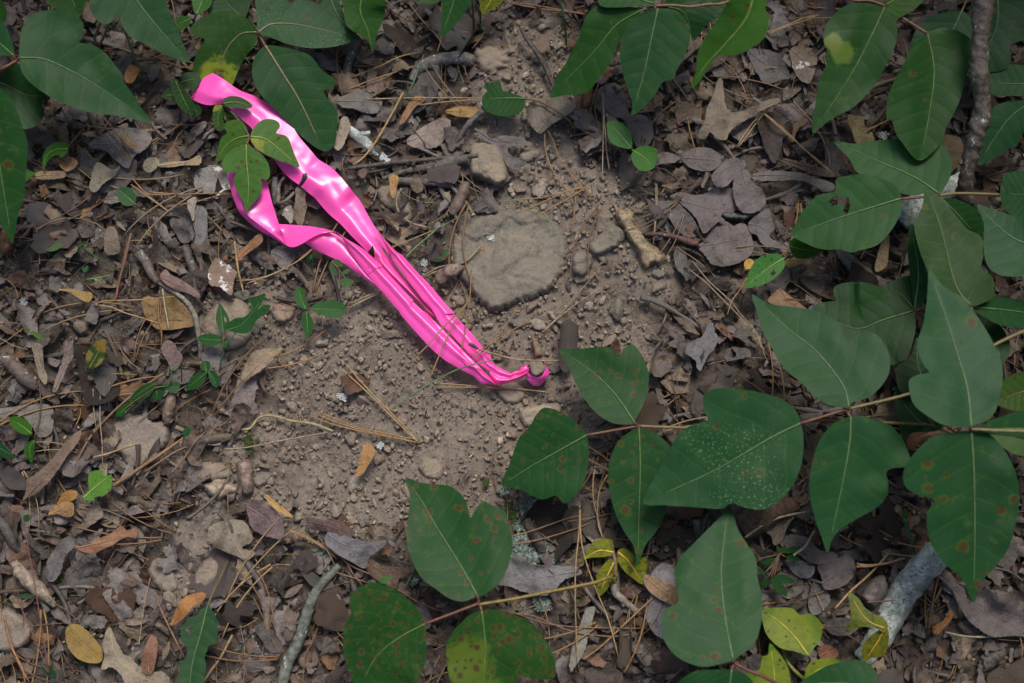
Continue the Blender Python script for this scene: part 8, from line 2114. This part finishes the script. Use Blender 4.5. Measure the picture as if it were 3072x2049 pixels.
lc = [(0.13, 0.18, 0.155), (0.20, 0.26, 0.23), (0.10, 0.145, 0.12), (0.30, 0.36, 0.33)]
lichen('lichen', 'pale grey-green lichen tufts in the dark hollow right of the red-spotted leaf', [('H', 1300, 370, 60), ('H', 1150, 270, 30), ('H', 1310, 520, 70), ('H', 1400, 430, 30), ('H', 1250, 680, 80), ('H', 1400, 640, 90), ('H', 1480, 700, 70), ('H', 1310, 740, 40), ('H', 1360, 560, 60), ('H', 1400, 1040, 50), ('H', 1220, 610, 30)], 130, 0.0032, lc)
lichen('lichen', 'small blue-grey lichen tufts scattered along the bottom left', [('G', 2140, 670, 50), ('G', 2180, 760, 50), ('G', 2110, 770, 30), ('G', 1700, 1330, 50), ('G', 600, 720, 50), ('G', 545, 610, 20), ('G', 620, 1170, 40), ('H', 530, 880, 30), ('H', 680, 1450, 60), ('H', 660, 1290, 40), ('G', 20, 1400, 30)], 70, 0.0028, lc)
lichen('lichen', 'tiny white-blue lichen flecks on the left litter and the bare soil', [('D', 155, 470, 26), ('D', 65, 1120, 20), ('D', 375, 1130, 14), ('E', 318, 1430, 16), ('E', 60, 1100, 20), ('B', 800, 890, 24), ('B', 755, 975, 18), ('W', 640, 580, 20), ('R', 1240, 620, 30), ('C', 1290, 920, 40), ('B', 1010, 700, 5)], 60, 0.0024, [(0.5, 0.56, 0.55), (0.38, 0.44, 0.42), (0.6, 0.63, 0.6)])
mc = [(0.05, 0.085, 0.02), (0.075, 0.11, 0.025), (0.035, 0.055, 0.018), (0.10, 0.13, 0.035)]
lichen('moss', 'dark green moss cushions in the hollows of the litter', [('X', 850, 1380, 120), ('X', 780, 1480, 90), ('X', 1180, 960, 70), ('X', 1120, 860, 60), ('H', 1200, 420, 60), ('H', 1480, 580, 70), ('H', 1030, 220, 30), ('G', 430, 870, 60), ('G', 480, 920, 40), ('D', 1680, 1400, 50), ('D', 800, 930, 50), ('H', 1560, 520, 60), ('H', 1640, 1060, 50), ('I', 1380, 1240, 60), ('D', 1690, 1470, 30)], 170, 0.0017, mc, 1.4)
# white fungus on the end of the dark stick
lichen('fungus', 'crusty white fungus on the end of the dark stick below the branch', [('C', 1455, 1430, 40)], 160, 0.0026, [(0.62, 0.58, 0.44), (0.7, 0.7, 0.64), (0.5, 0.42, 0.25)], 0.5)


# ------------------------------------------------------------------ unseen low bushes added round this spot to shade its edges
t = NT('added_undergrowth_leaf')
bc = base_color(t, 'col')
t.fin(bc, 0.5, None, 0.3)
t.translucent(bc, 0.2)
M['under'] = t.m
rb = np.random.default_rng(21)
lo = np.array([(0, 0), (.1, .2), (.3, .32), (.55, .3), (.8, .15), (1, 0), (.8, -.15), (.55, -.3), (.3, -.32), (.1, -.2), (.35, 0), (.7, 0)])
lz = np.array([0, .03, .07, .07, 0, -.1, 0, .07, .07, .03, 0, -.03])
LT = np.array([(0, 10, 1), (1, 10, 2), (2, 10, 3), (10, 11, 3), (3, 11, 4), (4, 11, 5), (5, 11, 6), (6, 11, 7), (7, 11, 10), (7, 10, 8), (8, 10, 9), (9, 10, 0)])[:, ::-1]
Vs, Fs, Cs, off = [], [], [], 0
SV, SF, so = [], [], 0
plants = []
while len(plants) < 250:
    x, y = rb.uniform(-1.05, 1.15), rb.uniform(-0.95, 1.0)
    dx, dy = abs(x) - 0.50, (y - 0.42 if y > 0 else -y - 0.46)
    if max(dx, dy) < 0 or math.hypot(x - 0.0, y + 0.26) < 0.30:
        continue
    a = math.atan2(y, x)
    w = 1.0 if (-1.2 < a < 1.0) else (0.75 if 2.1 < a < 3.0 else 0.35)
    if rb.random() < w:
        plants.append((x, y))
for x, y in plants:
    hgt = rb.uniform(0.25, 0.62)
    lx, ly = rb.normal(0, 0.06), rb.normal(0, 0.06)
    tt = np.linspace(0, 1, 6)
    # stems lean away from the bare spot
    ox, oy = x * 0.12, y * 0.12
    P = np.stack([x + (lx + ox) * tt ** 2, y + (ly + oy) * tt ** 2, hgt * tt - 0.01], 1)
    V, F, _ = tube_arrays(P, np.linspace(0.003, 0.0012, 6), 5, False)
    SV.append(V)
    SF.append(quad_tri(F) + so)
    so += len(V)
    for q in range(int(9 + hgt * 22)):
        tq = rb.uniform(0.25, 1)
        b = np.array([np.interp(tq, tt, P[:, i]) for i in range(3)])
        yaw = rb.uniform(0, 6.28)
        b = b + np.array([math.cos(yaw), math.sin(yaw), 0.1]) * rb.uniform(0.01, 0.06)
        s = rb.uniform(0.06, 0.12)
        Mx = np.array(Matrix.Rotation(yaw, 3, 'Z') @ Matrix.Rotation(rb.normal(0.25, 0.25), 3, 'Y') @ Matrix.Rotation(rb.normal(0, 0.25), 3, 'X'))
        V = np.column_stack([lo, lz]) * s @ Mx.T + b
        if (np.abs(V[:, 0]).min() < 0.44) and (V[:, 1].max() > -0.36) and (V[:, 1].min() < 0.36):
            continue
        Vs.append(V)
        Fs.append(LT + off)
        off += 12
        Cs.append(np.repeat(np.array([(0.022, 0.072, 0.022)]) * rb.uniform(0.7, 1.5), 12, 0))
me = mk_mesh('added_undergrowth', np.vstack(Vs + SV), np.vstack(Fs + [f + off for f in SF]), None, np.vstack(Cs + [np.repeat([(0.08, 0.07, 0.04)], so, 0)]), False, [M['under']])
link('added_undergrowth', me, label='low leafy bushes added out of view to shade the edges', kind='stuff')
